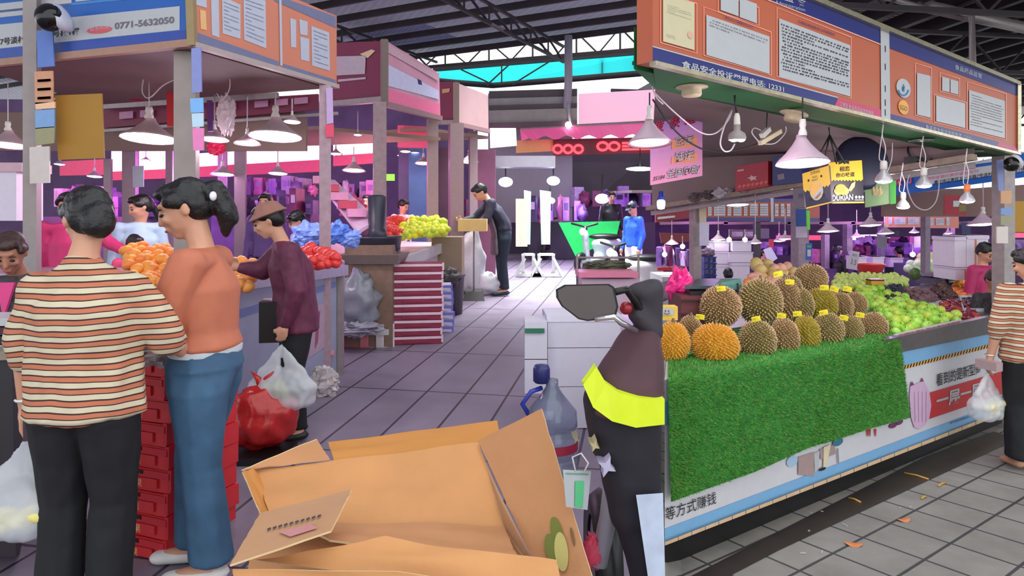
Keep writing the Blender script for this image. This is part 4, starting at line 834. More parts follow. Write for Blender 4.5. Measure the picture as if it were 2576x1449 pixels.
    for sx in (1, -1): cap.append([he(sx*.068, -.03, .045, (.016, .03, .03)), he(sx*.068, .01, .03, (.018, .03, .03))])
    if hair == 'bun': cap += [[he(-.01, .10, -.02, (.062, .052, .07)), he(-.01, .075, .02, (.06, .05, .05))]]
    if hair == 'pony': cap += [[he(0, .105, .05, (.03, .03, .03)), he(0, .14, .03, (.045, .04, .05))], [he(0, .14, .03, (.047, .042, .05)), he(0, .15, -.06, (.052, .045, .07))], [he(0, .15, -.06, (.05, .042, .06)), he(0, .115, -.135, (.02, .02, .03))]]
    if hair == 'longpony': cap += [[he(0, .1, .05, (.03, .03, .03)), he(0, .12, -.06, (.03, .03, .06))], [he(0, .12, -.06, (.03, .03, .06)), he(0, .13, -.2, (.02, .02, .05))]]
    if hair: put('hair', cap, hairm, vx=.008 if vox < .012 else .014, sm=3, disp=.004, fr=30)
    if hat:
        kind, hm = hat
        if kind == 'bucket': hh = [[he(0, .02, .075, (.088, .098, .055)), he(0, .02, .05, (.1, .11, .03))], [he(0, .015, .035, (.125, .14, .006)), he(0, .015, .055, (.1, .11, .006))]]
        elif kind == 'cap': hh = [[he(0, .02, .06, (.086, .1, .06))], [he(0, -.06, .045, (.07, .03, .008)), he(0, -.12, .035, (.05, .03, .006))]]
        else: hh = [[he(0, .02, .08, (.08, .09, .06))], [he(0, .015, .05, (.15, .17, .008))]]
        put('hat', hh, hm, vx=.008, sm=2, disp=.002)
    if top:
        f = fat*top_fit; ch, wa, pe = j['chest'], j['waist'], j['pelvis']; hz_ = V((pe.x, pe.y, hem))
        T = [[(j['neck']+V((0, .01, -.04)), (.068, .066, .02)), (j['ls']*.92+j['rs']*.08+V((0, 0, .0)), (.045, .06*f, .045)), (j['rs']*.92+j['ls']*.08+V((0, 0, .0)), (.045, .06*f, .045))], [(j['ls']*.5+j['rs']*.5+V((0, .0, .0)), (.10, .075*f, .045)), (ch, (.165*f, .118*f, .09))], [(ch, (.165*f, .118*f, .08)), (wa, (.15*f, .112*f, .07))], [(wa, (.15*f, .112*f, .05)), (hz_+V((0, 0, .03)), (.165*f, .125*f, .03))],
             [(j['neck']+V((0, .01, -.03)), (.070, .066, .025)), (j['ls']*.5+j['rs']*.5+V((0, 0, -.01)), (.10, .075, .045))]]
        if top[1] == 'f': T.append([(ch+V((.05, -.075, .0)), .05), (ch+V((-.05, -.075, .0)), .05)])
        for a in ('l', 'r'):
            sh, el, wr = j[a+'s'], j[a+'e'], j[a+'w']
            T.append([(sh+V((0, 0, -.012)), (.058*f, .066*f, .055)), (j['ls']*.5+j['rs']*.5+V((0, 0, .01)), (.08, .07*f, .05))])
            if sleeve > 0:
                k = min(1, sleeve*2); T.append([(sh, (.064*f, .066*f, .06)), (sh.lerp(el, k), .056*f)])
            if sleeve > .5: k = min(1, sleeve*2-1); T.append([(el, .056*f), (el.lerp(wr, k), .046*f if sleeve < .95 else .038)])
        tp = put('shirt' if sleeve < .95 else 'jacket', T, top[0], disp=folds, fr=8)
    if pants and legs:
        wl_ = .02; Q = [[(j['pelvis']+V((0, 0, .07)), (.135*fat, .105*fat, .03)), (j['pelvis']+V((0, 0, -.02)), (.162*fat, .125*fat, .08))]]
        for a in ('l', 'r'):
            Q += [[(j['pelvis']*.5+j[a+'hip']*.5, (.11*fat, .115*fat, .09)), (j[a+'hip']+V((0, 0, -.08)), (.09*fat, .10*fat, .08))], [(j[a+'hip']+V((0, 0, -.08)), (.088*fat, .098*fat, .07)), (j[a+'k'], .066*fat)], [(j[a+'k'], .066*fat), (j[a+'a']+V((0, 0, .02)), (.058+flare, .062+flare, .02))]]
        put('trousers', Q, pants, disp=folds*.8, fr=7)
    if shoes and legs:
        for a in ('l', 'r'): put('shoe', [[(j[a+'a']+V((0, .02, -.035)), (.042, .05, .032)), (j[a+'t'], (.043, .045, .026))]], shoes, vx=.01, sm=2)
    if apron: put('apron', [[(j['chest']+V((0, -.1, 0)), (.12, .03, .08)), (j['pelvis']+V((0, -.12, 0)), (.17, .04, .05))], [(j['pelvis']+V((0, -.12, 0)), (.17, .04, .05)), (j['pelvis']+V((0, -.11, -.3)), (.18, .05, .03))]], apron, disp=.01)
    return t, W, j
def carrier(c, w, h, m, label, inner=None, seed=1, handle=None, flat=.6, yaw=0):   # plastic carrier bag: top at c
    t = thing('carrier_bag', c-V((0, 0, h)), label, 'bag'); hs = []
    b = V((0, 0, -h)); R = Matrix.Rotation(yaw, 3, 'Z')
    hs.append([(V((0, 0, -h*.42)), (w*.30, w*.16*flat, .02)), (V((0, 0, -h*.62)), (w*.48, w*.42*flat, .04)), (V((0, 0, -h*.86)), (w*.44, w*.42*flat, h*.13))])
    for s_ in (-1, 1): hs.append([(V((0, 0, -.01)), .010), (V((s_*w*.28, 0, -h*.45)), (.03, .02, .03)), (V((s_*w*.1, 0, -h*.45)), (.03, .02, .03))])
    vs, fs = blob(hs, .011, 2, .014, 11, seed); mb = MB(); mb.add([c+R@v for v in vs], fs, m, True); mb.build('bag_body', t)
    if inner:
        mb = MB(); rdn = random.Random(seed)
        for k in range(7): mb.ell(c+R@V((rdn.uniform(-.26, .26)*w, -w*.2*flat, -h*rdn.uniform(.62, .80))), (w*.14, w*.12, w*.08), inner, 10, 7, Matrix.Rotation(rdn.uniform(-.6, .6), 3, 'Y'))
        mb.build('contents', t)
    return t
# ---------------------------------------------------------------- the people of the picture
STR = stripes(([((206, 196, 168), .42), ((62, 34, 30), .09), ((190, 114, 84), .36), ((62, 34, 30), .13)], .041))
STR2 = stripes(([((206, 196, 168), .42), ((62, 34, 30), .09), ((190, 114, 84), .36), ((62, 34, 30), .13)], .038))
BLK = mat((20, 20, 24), .8, var=.2, bump=.3); RUST = mat((190, 112, 84), .75, var=.04, bump=.25); DENIM = mat((58, 92, 122), .8, var=.22, scale=9, bump=.3)
MAR = mat((92, 30, 60), .65, var=.35, scale=22, bump=.5); M_bag = mat((226, 230, 236), .25, var=.03, alpha=.5); 
p1, W1, j1 = person(222, 2.5, 183, 'woman at left in a loose cream and rust striped shirt, back to us, black bun', 1.63, (STR, 'm'), BLK, hair='bun', sleeve=.62, hem=.76, fat=1.16, top_fit=1.12, flare=.02, vox=.0085, headrot=(14, 42),
  J=dict(head=(.02, -.03, 1.475), neck=(.0, .02, 1.365), rs=(-.145, .015, 1.235), re=(-.255, -.05, 1.05), rw=(-.26, -.20, .95), rh=(-.22, -.27, .93), ls=(.145, .015, 1.235), le=(.205, .03, 1.05), lw=(.23, -.02, .80), lh=(.235, -.03, .72)), shoes=M_dark, seed=2, folds=.012)
b_ = W1(j1['lh']+V((0, 0, -.035)))
carrier(b_, .40, .38, M_bag, 'white carrier bag with yellow fruit held by the striped shirt woman at left', mat((226, 216, 130), .6), 3, yaw=.1)
mb = MB(); w_ = W1(j1['lw']+V((0, 0, .025))); mb.lathe([(.034, -.006), (.039, 0), (.034, .006)], w_, mat((214, 214, 208), .3, .4), 20); mb.build('bangle', p1)
mb = MB(); mb.box(W1(j1['lh']+V((-.05, .03, .03))), (.075, .012, .14), mat((70, 50, 60), .3), .3); mb.build('phone', label='dark phone held with the carrier bag by the striped shirt woman at left', cat='phone')
p2, W2, j2 = person(508, 2.85, -84, 'woman in a rust knit top and blue flared jeans, black ponytail, seen in profile', 1.665, (RUST, 'f'), DENIM, hair='pony', sleeve=.52, hem=.90, fat=1.16, top_fit=.97, vox=.0085, headrot=(20, 8), flare=.025,
  J=dict(head=(0, -.07, 1.475), neck=(0, -.01, 1.34), ls=(.155, .0, 1.27), le=(.19, -.08, 1.03), lw=(.13, -.27, .99), lh=(.10, -.34, 1.0), rs=(-.155, -.0, 1.27), re=(-.20, -.17, 1.08), rw=(-.08, -.30, 1.0), rh=(-.04, -.36, 1.02), lk=(.07, .02, .46), la=(.07, .06, .075), lt=(.08, -.09, .028), rk=(-.09, -.06, .46), ra=(-.09, -.05, .075), rt=(-.1, -.2, .028)), shoes=mat((226, 222, 220), .5), seed=4, folds=.006)
mb = MB(); mb.lathe([(.172, 0), (.176, .02), (.168, .045)], W2((0, .015, .90)), mat((196, 206, 214), .8, var=.1), 28, Matrix.Diagonal((.80, 1.0, 1)).to_3x3()); mb.build('waistband', p2)
mb = MB(); mb.ell(W2(j2['head']+V((.035, .125, .055))), (.014, .02, .02), mat((240, 236, 255), .3, emit=0), 10, 8); mb.build('hair_clip', p2)
p3, W3, j3 = person(738, 4.45, -72, 'older shopper in a brown bucket hat and maroon patterned jacket with a veg bag', 1.56, (MAR, 'm'), BLK, hair='short', hat=('bucket', mat((150, 104, 92), .8, bump=.3)), sleeve=1, hem=.70, fat=1.16, vox=.012, headrot=(22, -10), hairm=HAIR, top_fit=1.08,
  J=dict(head=(0, -.16, 1.46), neck=(0, -.08, 1.34), chest=(0, -.02, 1.15), ls=(.165, -.03, 1.27), le=(.235, .02, 1.02), lw=(.22, -.05, .80), lh=(.215, -.07, .73), rs=(-.15, -.06, 1.27), re=(-.2, -.2, 1.12), rw=(-.17, -.34, 1.14), rh=(-.15, -.41, 1.16)), shoes=M_dark, seed=6)
carrier(W3(j3['lh']+V((0, 0, -.05))), .50, .42, M_bag, 'clear carrier bag of leafy vegetables held by the shopper in the bucket hat', mat((150, 160, 70), .7, var=.4), 7, yaw=-.2)
mb = MB(); q = W3((-.0, -.14, .8)); mb.box(q, (.12, .22, .26), M_black, .2); mb.build('handbag', label='black handbag hanging at the side of the shopper in the bucket hat', cat='bag')
p4, W4, j4 = person(44, 3.5, 10, 'elderly vendor in a pink shirt and dark patterned jacket at the left edge', 1.42, (mat((74, 66, 74), .8, var=.5, scale=40), 'm'), BLK, skin=SKIN2, hair='short', hairm=HAIRB, sleeve=1, headrot=(28, 12), vox=.011, J=dict(head=(0, -.08, 1.46)), seed=7)
mb = MB(); mb.slab([W4((-.045, -.125, 1.30)), W4((.045, -.125, 1.30)), W4((0, -.15, 1.10))], (0, .015, 0), mat((214, 60, 130), .6)); mb.build('shirt_front', p4)
person(170, 5.9, 20, 'vendor with black hair behind the striped shirt woman, reaching over in a magenta jacket', 1.62, (mat((190, 40, 100), .6), 'm'), BLK, sleeve=1, headrot=(15, 0), J=dict(le=(.34, -.1, 1.16), lw=(.50, -.24, 1.08), lh=(.57, -.27, 1.07)), vox=.014, seed=8)
person(352, 6.4, 25, 'girl with a long ponytail in a pale blue top behind the orange heap', 1.60, (mat((176, 206, 226), .6), 'm'), BLK, hair='longpony', sleeve=1, headrot=(18, -70), vox=.014, seed=9)
person(340, 5.9, 40, 'child with short black hair leaning over the orange heap', 1.25, (mat((214, 70, 110), .6), 'm'), BLK, sleeve=.9, headrot=(20, 20), vox=.014, seed=10)
person(748, 7.2, -60, 'shopper in a wide black hat bending behind the bucket hat person', 1.42, (mat((150, 190, 214), .6), 'm'), BLK, hat=('wide', M_black), sleeve=1, headrot=(24, 0), vox=.014, seed=11)
pf = PF(1262, 742)
p9, W9, j9 = person(1262, pf.y, -80, 'man in dark clothes and grey apron leaning over the counter by white sacks', 1.86, (mat((44, 44, 62), .7), 'm'), mat((26, 38, 52), .8), hair='short', sleeve=1, hem=.86, fat=1.02, headrot=(40, 0), vox=.015,
  J=dict(head=(0, -.30, 1.40), neck=(0, -.20, 1.32), chest=(0, -.10, 1.15), ls=(.165, -.16, 1.26), le=(.20, -.24, 1.02), lw=(.15, -.42, .97), lh=(.13, -.49, .98), rs=(-.165, -.16, 1.26), re=(-.2, -.34, 1.05), rw=(-.15, -.52, 1.02), rh=(-.13, -.59, 1.03)), apron=mat((104, 86, 96), .8, var=.2), shoes=mat((24, 44, 54), .6), seed=12)
person(1592, 12.5, -60, 'man in a bright blue shirt and white trousers standing beyond the green sheet', 1.75, (mat((40, 96, 220), .6), 'm'), mat((232, 236, 240), .7), hat=('cap', mat((50, 56, 90), .6)), sleeve=1, headrot=(30, 0), vox=.018, seed=13, shoes=M_dark)
person(1538, 15, 10, 'person in black clothes in the shade behind the parked scooters', 1.72, (M_dark, 'm'), M_dark, sleeve=1, headrot=(10, 0), vox=.02, seed=14)
person(925, 10.8, -20, 'seller with dark hair behind the yellow mangoes near the green sign', 1.6, (mat((70, 50, 80), .6), 'm'), BLK, sleeve=1, vox=.02, seed=15)
person(1015, 11.2, 30, 'seller in white top holding out a price card behind the mangoes', 1.52, (mat((226, 222, 226), .6), 'm'), BLK, sleeve=.6, headrot=(20, 30), J=dict(le=(.3, -.1, 1.08), lw=(.4, -.25, 1.12), lh=(.45, -.3, 1.13)), vox=.02, seed=16)
person(668, 8.2, 0, 'dark haired shopper far behind the bucket hat shopper', 1.62, (mat((90, 60, 120), .6), 'm'), BLK, sleeve=1, vox=.02, seed=17)
# right hand side
pr = PF(2560, 1128)
pR, WR, jR = person(2590, 4.62, 172, 'second woman in a rust striped shirt, at the right edge beside the fruit counter', 1.52, (STR2, 'm'), BLK, hair='bun', sleeve=.62, hem=.76, fat=1.1, top_fit=1.1, flare=.03, vox=.011, headrot=(16, 40), shoes=None, J=dict(rs=(-.145, .015, 1.285), ls=(.145, .015, 1.285), le=(.225, .03, 1.03), lw=(.25, -.02, .79), lh=(.26, -.03, .715)), seed=18, folds=.012, z=fz(3.4, 4.62))
carrier(WR(jR['lh']+V((0.02, .02, -.035))), .35, .33, M_bag, 'white carrier bag with pale food held by the woman at the right edge', mat((226, 214, 170), .6), 9, yaw=.5)
mb = MB(); mb.lathe([(.03, -.005), (.034, 0), (.03, .005)], WR(jR['lw']+V((0, 0, .02))), mat((214, 214, 208), .3, .4), 20); mb.build('bangle', pR)
mb = MB(); mb.box(WR(jR['lh']+V((.02, .05, .03))), (.06, .15, .06), mat((176, 150, 150), .5), .3); mb.build('coin_purse', label='pinkish purse tucked in the hand of the striped shirt woman at right', cat='purse')
pv = RP(2478, 700, .95)
person(2500, 6.2, 0, 'old vendor in a dark speckled jacket half hidden behind the striped woman at right', 1.28, (mat((60, 56, 58), .8, var=.6, scale=50), 'm'), BLK, skin=SKIN2, hair='short', hairm=HAIRB, sleeve=1, headrot=(25, 0), vox=.013, seed=19)
person(2478, 7.4, 20, 'vendor in a magenta jacket bending behind the foam boxes at right', 1.52, (mat((176, 36, 96), .6), 'm'), BLK, sleeve=1, vox=.014, seed=20, headrot=(30, 0))
person(1832, 8.6, 170, 'vendor with a round black haircut sitting before the stacked foam boxes', 1.18, (M_black, 'm'), BLK, sleeve=1, vox=.013, seed=21, headrot=(5, 0))
person(2185, 11.2, 0, 'seated vendor facing us behind the red basin', 1.12, (mat((60, 56, 66), .7), 'm'), BLK, sleeve=1, vox=.013, seed=22)
person(2262, 13.5, 180, 'person with black hair carrying a white foam box away behind the jujubes', 1.38, (mat((90, 80, 120), .7), 'm'), BLK, sleeve=1, vox=.016, seed=23)
person(2107, 12.5, 120, 'shopper in dark clothes with a patterned bag left of the price board', 1.42, (M_dark, 'm'), BLK, sleeve=1, vox=.016, seed=24)
person(1922, 12.8, 60, 'stooping vendor behind the netted pomelos', 1.35, (mat((60, 40, 70), .7), 'm'), BLK, sleeve=1, vox=.016, seed=25)
# ================================================================ left stalls
def quadplane(a, b): return vplane(a, b)
A0 = P(484, 108, 4.5); A1 = P(847, 214, 6.0); AL = P(-60, 161, 5.17)
SA = vplane(A0, A1); SB = vplane(A0, AL)
M_or2 = mat((206, 128, 104), .4, var=.04, scale=3); M_gr2 = mat((186, 190, 206), .35, var=.03); M_slate = mat((112, 116, 150), .45); M_blue = mat((24, 92, 176), .4, var=.05, scale=3)
t = thing('stall_fascia', A0, 'orange notice fascia of the nearest left stall with pale papers', 'sign board')
nA = V((A1.y-A0.y, -(A1.x-A0.x), 0)).normalized()*-1
mb = MB(); mb.slab([SA(487, 107), SA(847, 214), SA(847, 40), SA(487, -110)], nA*.08, M_or2); mb.build('backing_panel', t)
mb = MB(); la = ly((487, 107), (847, 214)); lt = ly((640, -35), (845, 45))
rectp(SA, [(495, la(495)-28), (702, la(702)-16), (702, la(702)-2), (495, la(495)-4)], M_slate, mb); rectp(SA, [(712, la(712)-14), (845, la(845)-12), (845, la(845)), (712, la(712))], M_slate, mb)
rectp(SA, [(690, 0-14), (845, 42), (845, 70), (690, 2)], M_slate, mb)
for q in ([(494, -20), (520, -10), (520, 20), (494, 12)], [(530, -30), (550, -20), (552, 95), (533, 88)], [(558, -10), (605, 12), (605, 98), (560, 84)], [(612, -20), (668, 2), (670, 122), (614, 100)], [(730, 45), (745, 50), (745, 120), (732, 118)], [(753, 48), (774, 55), (774, 90), (755, 86)], [(755, 92), (778, 98), (778, 155), (757, 150)], [(783, 65), (828, 82), (830, 178), (785, 165)]): rectp(SA, q, M_gr2, mb)
rectp(SA, [(503, 24), (518, 28), (520, 76), (505, 73)], mat((226, 180, 120), .5), mb); rectp(SA, [(702, -8), (708, -6), (711, 166), (705, 164)], M_gr2, mb, .006)
for q, n in (([(616, -6), (664, 10), (666, 112), (618, 92)], 10), ([(788, 72), (824, 86), (826, 170), (790, 158)], 9), ([(562, 0), (602, 16), (602, 90), (564, 76)], 8)): lines(SA, q, n, M_slate, mb, .005, .25, 7)
mb.build('printed_notice', t)
mb = MB(); mb.beam(SA(485, 112), SA(848, 218), .05, .035, mat((176, 160, 156), .5)); mb.build('metal_trim', t)
t = thing('stall_fascia', AL, 'blue bank advertising fascia with a phone number above the striped shirt woman', 'sign board')
nB = V((0.3, 1, 0)).normalized(); bb = ly((-60, 160), (484, 104)); gs = [V((0, 0, 0))]
mb = MB(); mb.slab([SB(-60, 160), SB(480, 104), SB(480, -110), SB(-60, -110)], nB*.08, mat((150, 126, 104), .6)); mb.build('backing_panel', t)
mb = MB(); fB = lambda dy: ly((-60, 160+dy), (484, 104+dy))
def sb(x0, x1, d0, d1, m, off=.003): rectp(SB, [(x0, bb(x0)+d0), (x1, bb(x1)+d0), (x1, bb(x1)+d1), (x0, bb(x0)+d1)], m, mb, off)
sb(-60, 468, -215, -6, M_blue); sb(-60, 468, -30, -8, mat((40, 70, 160), .4), .004); sb(-60, 452, -92, -32, M_paper, .005)
sb(-60, 460, -128, -122, mat((60, 130, 200), .4), .005); sb(-60, 60, -145, -110, M_paper, .005); sb(80, 180, -150, -122, mat((190, 186, 190), .4), .005); sb(190, 300, -160, -130, mat((190, 186, 190), .4), .005)
rectp(SB, [(218+3*math.cos(a) if False else 250+32*math.cos(a)*(1 if abs(math.cos(a)) > .5 else 1), 75+9*math.sin(a)-3*math.cos(a)) for a in [k*math.pi/10 for k in range(20)]], mat((220, 90, 100), .4), mb, .008)
mb.build('printed_sign', t)
mb = TB(); ptext(SB, '0771-5632050', (288, 74), (438, 58), 17, mat((110, 104, 116), .5), mb, .008, .03); ptext(SB, '号楼1楼', (132, 94), (200, 86), 17, M_dark, mb, .008, .02); ptext(SB, '7号淡村', (0, 114), (62, 107), 18, M_dark, mb, .008, .02); ptext(SB, '服务热线', (226, 79), (274, 72), 9, M_paper, mb, .010)
mb.build('lettering', t)
mb = MB(); mb.beam(SB(-60, 165), SB(484, 109), .05, .05, mat((170, 130, 112), .6)); mb.beam(A0+V((0, 0, -.02)), P(478, -60, 4.5), .05, .05, mat((150, 130, 90), .5)); mb.build('metal_trim', t)
# stall A ceiling + inner boards
mb = MB(); AB = P(140, 330, 7.2); z = 2.72
back0 = V((-3.6, 8.2, z)); c0 = V((A0.x, A0.y, z)); c1 = V((A1.x, A1.y, z)); c2 = c1+V((-2.7, .9, 0)); c3 = V((AL.x, AL.y, z))
mb.slab([c0+V((-.05, .05, 0)), c1+V((-.08, 0, 0)), c2, c3+V((0, .06, 0))], (0, 0, .05), mat((112, 88, 80), .7, var=.06, scale=3)); mb.build('ceiling_left_stall', kind='structure')
mb = MB(); w0, w1 = P(-120, 340, 7.4), P(770, 265, 7.4)
mb.slab([V((w0.x, w0.y, 2.30)), V((w1.x, w1.y, 2.30)), V((w1.x, w1.y, 2.72)), V((w0.x, w0.y, 2.72))], (0, .05, 0), mat((116, 92, 84), .7, var=.06, scale=3)); mb.build('wall_left_board', kind='structure')
t = thing('stall_fascia', P(500, 310, 7.3), 'maroon inner sign band with pale lettering beneath the left stall ceiling', 'sign board')
mb = MB(); mb.slab([P(262, 322, 7.3), P(800, 276, 7.3), P(800, 236, 7.3), P(262, 268, 7.3)], (0, .04, 0), mat((110, 34, 62), .5)); mb.build('backing_panel', t)
mb = MB(); 
for x in (300, 352, 560, 640, 690, 740): mb.slab([P(x, 303-(x-262)*.085, 7.26), P(x+34, 300-(x-262)*.085, 7.26), P(x+34, 282-(x-262)*.08, 7.26), P(x, 285-(x-262)*.08, 7.26)], (0, .01, 0), mat((170, 120, 150), .5))
mb.build('printed_sign', t)
mb = MB(); mb.beam(P(255, 330, 7.2), P(850, 285, 7.2), .04, .03, M_pipe); mb.beam(P(255, 268, 7.2), P(700, 240, 7.2), .05, .06, M_pipe); mb.build('rail', label='pale double rail running along the maroon inner sign band', cat='rail')
# counter A
def post(px, d, w, top, bot, m, label, name='post', dep=None, base=None):
    b = P(px, bot, d); tp = P(px, top, d); mb = MB(); ww = w/F*d; mb.box((b.x, b.y, (b.z+tp.z)/2), (ww, dep or ww, tp.z-b.z), m, .25); mb.build(name, label=label, cat='post')
def fpost(px, d, w, top, m, label): b = fz((px-CX)/F*d, d); post(px, d, w, top, HY-(b-H)*F/d, m, label)
fpost(470, 4.7, 50, 104, mat((150, 138, 134), .5, .2, var=.12, scale=6), 'broad grey corner post of the nearest left stall, behind the rust top woman')
fpost(818, 5.85, 28, 216, mat((168, 140, 150), .45, .2, var=.15), 'slim grey post at the far corner of the nearest left stall')
fpost(81, 4.9, 30, -60, mat((150, 140, 138), .5, .2), 'grey post in front of the blue bank fascia')
for (q, d, m, lb, nm) in (([(481, 122), (505, 118), (507, 230), (483, 234)], 4.45, mat((130, 140, 200), .4), 'lilac notice strip on the corner post', 'notice'), ([(478, 248), (510, 246), (511, 282), (480, 284)], 4.45, mat((120, 180, 240), .4), 'light blue card on the corner post', 'notice'), ([(482, 286), (511, 284), (511, 318), (484, 320)], 4.45, mat((190, 220, 240), .4), 'pale card under the light blue one on the corner post', 'notice'),
    ([(484, 322), (512, 322), (512, 378), (486, 378)], 4.45, mat((236, 130, 190), .4), 'pink card on the corner post', 'notice'), ([(820, 222), (836, 220), (838, 310), (822, 312)], 5.78, mat((200, 170, 220), .4), 'pale lilac strip on the slim post', 'notice'), ([(819, 314), (839, 312), (839, 344), (820, 345)], 5.78, mat((236, 70, 110), .4), 'red pink card on the slim post', 'notice'),
    ([(92, 76), (132, 78), (136, 166), (94, 170)], 4.8, mat((96, 128, 200), .5), 'blue camera bracket board on the left grey post', 'bracket'), ([(86, 180), (132, 178), (134, 256), (88, 262)], 4.8, mat((206, 150, 116), .5), 'orange card with red print on the left grey post', 'notice'), ([(88, 258), (138, 256), (138, 272), (90, 275)], 4.8, mat((240, 196, 160), .5), 'peach strip below the orange card', 'notice'),
    ([(88, 278), (137, 274), (137, 320), (89, 324)], 4.8, mat((120, 160, 210), .4), 'blue photo card on the left grey post', 'notice'), ([(88, 322), (138, 318), (136, 360), (90, 366)], 4.8, mat((150, 146, 110), .4), 'olive photo card under the blue one', 'notice'), ([(74, 370), (124, 368), (124, 460), (75, 462)], 4.8, mat((206, 196, 190), .5), 'blank white board on the left grey post above the striped woman', 'notice'),
    ([(138, 240), (256, 235), (262, 398), (146, 402)], 4.9, mat((170, 124, 42), .6, var=.08, scale=3), 'large ochre poster hanging right of the left grey post', 'poster'), ([(333, 418), (361, 417), (361, 470), (334, 472)], 8.2, mat((176, 178, 190), .5), 'blank grey white board on a post behind the girl', 'notice')):
    mb = MB(); mb.slab([P(x, y, d) for x, y in q][::-1], (0, .012, 0), m)
    if 'orange card' in lb:
        for yy in (200, 222, 244): mb.slab([P(94, yy, d-.01), P(126, yy-2, d-.01), P(126, yy+4, d-.01), P(94, yy+6, d-.01)], (0, .005, 0), mat((200, 80, 60), .5))
    mb.build(nm, label=lb, cat='notice' if nm != 'poster' else 'poster')
t = thing('security_camera', P(128, 90, 4.7), 'black dome camera on the left grey post', 'camera')
mb = MB(); c = P(124, 44, 4.65); mb.ell(c, (.088, .088, .095), mat((16, 16, 16), .12), 24, 14); mb.build('dome', t)
mb = MB(); mb.lathe([(.09, 0), (.1, .01), (.1, .04), (.05, .06), (0, .06)], c+V((.03, .05, .0)), mat((200, 200, 214), .4), 24, Matrix.Rotation(1.2, 3, 'Y')); mb.build('housing', t)
CA0 = V((A0.x+.02, A0.y-.02, 0)); CA1 = V((PF(852, 942).x, PF(852, 942).y, 0)); dA = (CA1-CA0).normalized(); sA = V((-dA.y, dA.x, 0))
M_rim = mat((168, 160, 178), .35, .4, var=.1); M_cnt = mat((150, 152, 178), .45, var=.12, scale=4)
t = thing('market_counter', CA1, 'blue grey counter of the nearest left stall with a metal rim', 'counter')
def z_(p, z): return V((p.x, p.y, z))
CA2 = CA1+sA*2.6; CA3 = CA0+sA*2.6
mb = MB(); [mb.hexa([z_(p, fz(p.x, p.y)-.02) for p in qq], [z_(p, 1.08) for p in qq], M_cnt) for qq in ((CA0, CA1, CA1+sA*1.0, CA0+sA*1.0), (CA0+sA*1.0, CA0+sA*1.0+dA*.9, CA3+dA*.9, CA3))]; mb.build('counter_body', t)
mb = MB(); o = -sA*.06; [mb.hexa([z_(p, 1.06) for p in qq], [z_(p, 1.15) for p in qq], M_rim) for qq in ((CA0+o, CA1+o+dA*.06, CA1+sA*1.0+dA*.06, CA0+sA*1.0), (CA0+sA*1.0, CA0+sA*1.0+dA*.95, CA3+dA*.95, CA3))]; M_x = ( 0); mb.build('rim', t)
pA = vplane(CA0, CA1); mb = MB()
rectp(pA, [(770, 905), (822, 870), (826, 760), (775, 775)], mat((176, 150, 170), .5), mb, .006); rectp(pA, [(792, 880), (800, 860), (806, 780), (797, 790)], mat((150, 80, 110), .5), mb, .008); rectp(pA, [(480, 815), (845, 708), (845, 722), (480, 838)], mat((110, 118, 170), .5), mb, .006)
mb.build('printed_front', t)
mb = MB(); mb.beam(z_(CA1-sA*.02, .15), z_(CA1-sA*.02, 1.06), .05, .05, M_pipe); mb.build('corner_post', t)
def LA(px, py): # display plane rising away over counter A
    r = V(((px-CX)/F, 1, -(py-HY)/F)); n = V((0, -.28, 1)).normalized(); a = V((CA0.x, CA0.y+.3, 1.17)); c = V((0, 0, H)); tt_ = (a-c).dot(n)/r.dot(n); return c+r*tt_
M_or = gm((240, 158, 62), .5, .1)
heap('mandarin', [sph('', M_or, .045, 1, .85, 10, 7, bumpy=.08), sph('', gm((236, 140, 66), .5, .1), .045, 2, .8, 10, 7)], [(330, 706), (470, 740), (450, 625), (312, 625)], 9, (9, 8), 'orange mandarin in the heap between the striped woman and the rust top woman', 'mandarin', 'mandarins on the nearest left stall', LA, 2, rad=.04, seed=21)
heap('tangerine', [sph('', gm((240, 160, 80), .5, .1), .045, 3, .85, 10, 7)], [(590, 730), (640, 720), (640, 655), (590, 655)], 5, (4, 4), 'orange tangerine seen between the rust top woman and the bucket hat shopper', 'tangerine', 'tangerines behind the rust top woman', LA, 2, rad=.04, seed=22)
heap('tomato', [sph('', gm((226, 60, 56), .35, .1), .045, 3, .85, 10, 7)], [(765, 672), (850, 664), (828, 628), (765, 630)], 4, (7, 6), 'red tomato at the corner of the nearest left stall', 'tomato', 'tomatoes at the counter corner', LA, 2, rad=.04, seed=23)
for i, (x, y, d, r, c, lb) in enumerate(((846, 585, 6.6, .13, (90, 130, 220), 'blue plastic bag left of the dark flower pot'), (880, 600, 6.6, .10, (130, 160, 236), 'pale blue plastic bag touching the dark flower pot'), (780, 592, 6.9, .16, (120, 150, 226), 'blue wrapped bundle behind the tomatoes'), (912, 555, 8.0, .13, (210, 50, 90), 'crimson bag between the slim post and the pillar'), (886, 520, 8.4, .16, (226, 90, 130), 'rose bag leaning on the sloping rack'), (1000, 560, 9.4, .12, (230, 80, 70), 'red bag beside the yellow mangoes'))):
    crumple(P(x, y, d), (r, r*.8, r*.8), mat(c, .4), 'plastic_bag', lb, 'bag', 20+i, 3, .45)
mb = MB(); mb.slab([P(800, 460, 8.6), P(842, 460, 8.6), P(950, 560, 7.4), P(900, 590, 7.2)], (0, 0, .04), mat((226, 190, 220), .5)); mb.build('sloping_rack', label='white pink sloping display rack right of the slim post', cat='rack')
for k in range(5):
    a = P(808+k*22, 465+k*21, 8.5-k*.25); mb = MB(); mb.box(a+V((0, 0, .06)), (.20, .3, .09), mat((200, 70, 100) if k % 2 else (226, 150, 190), .5), .3); mb.build('meat_tray', label='%s tray on the sloping rack, %s' % ('deep pink' if k % 2 else 'light pink', ['topmost', 'second from the top', 'in the middle', 'second from the bottom', 'lowest'][k]), cat='tray', group='trays on the sloping rack')
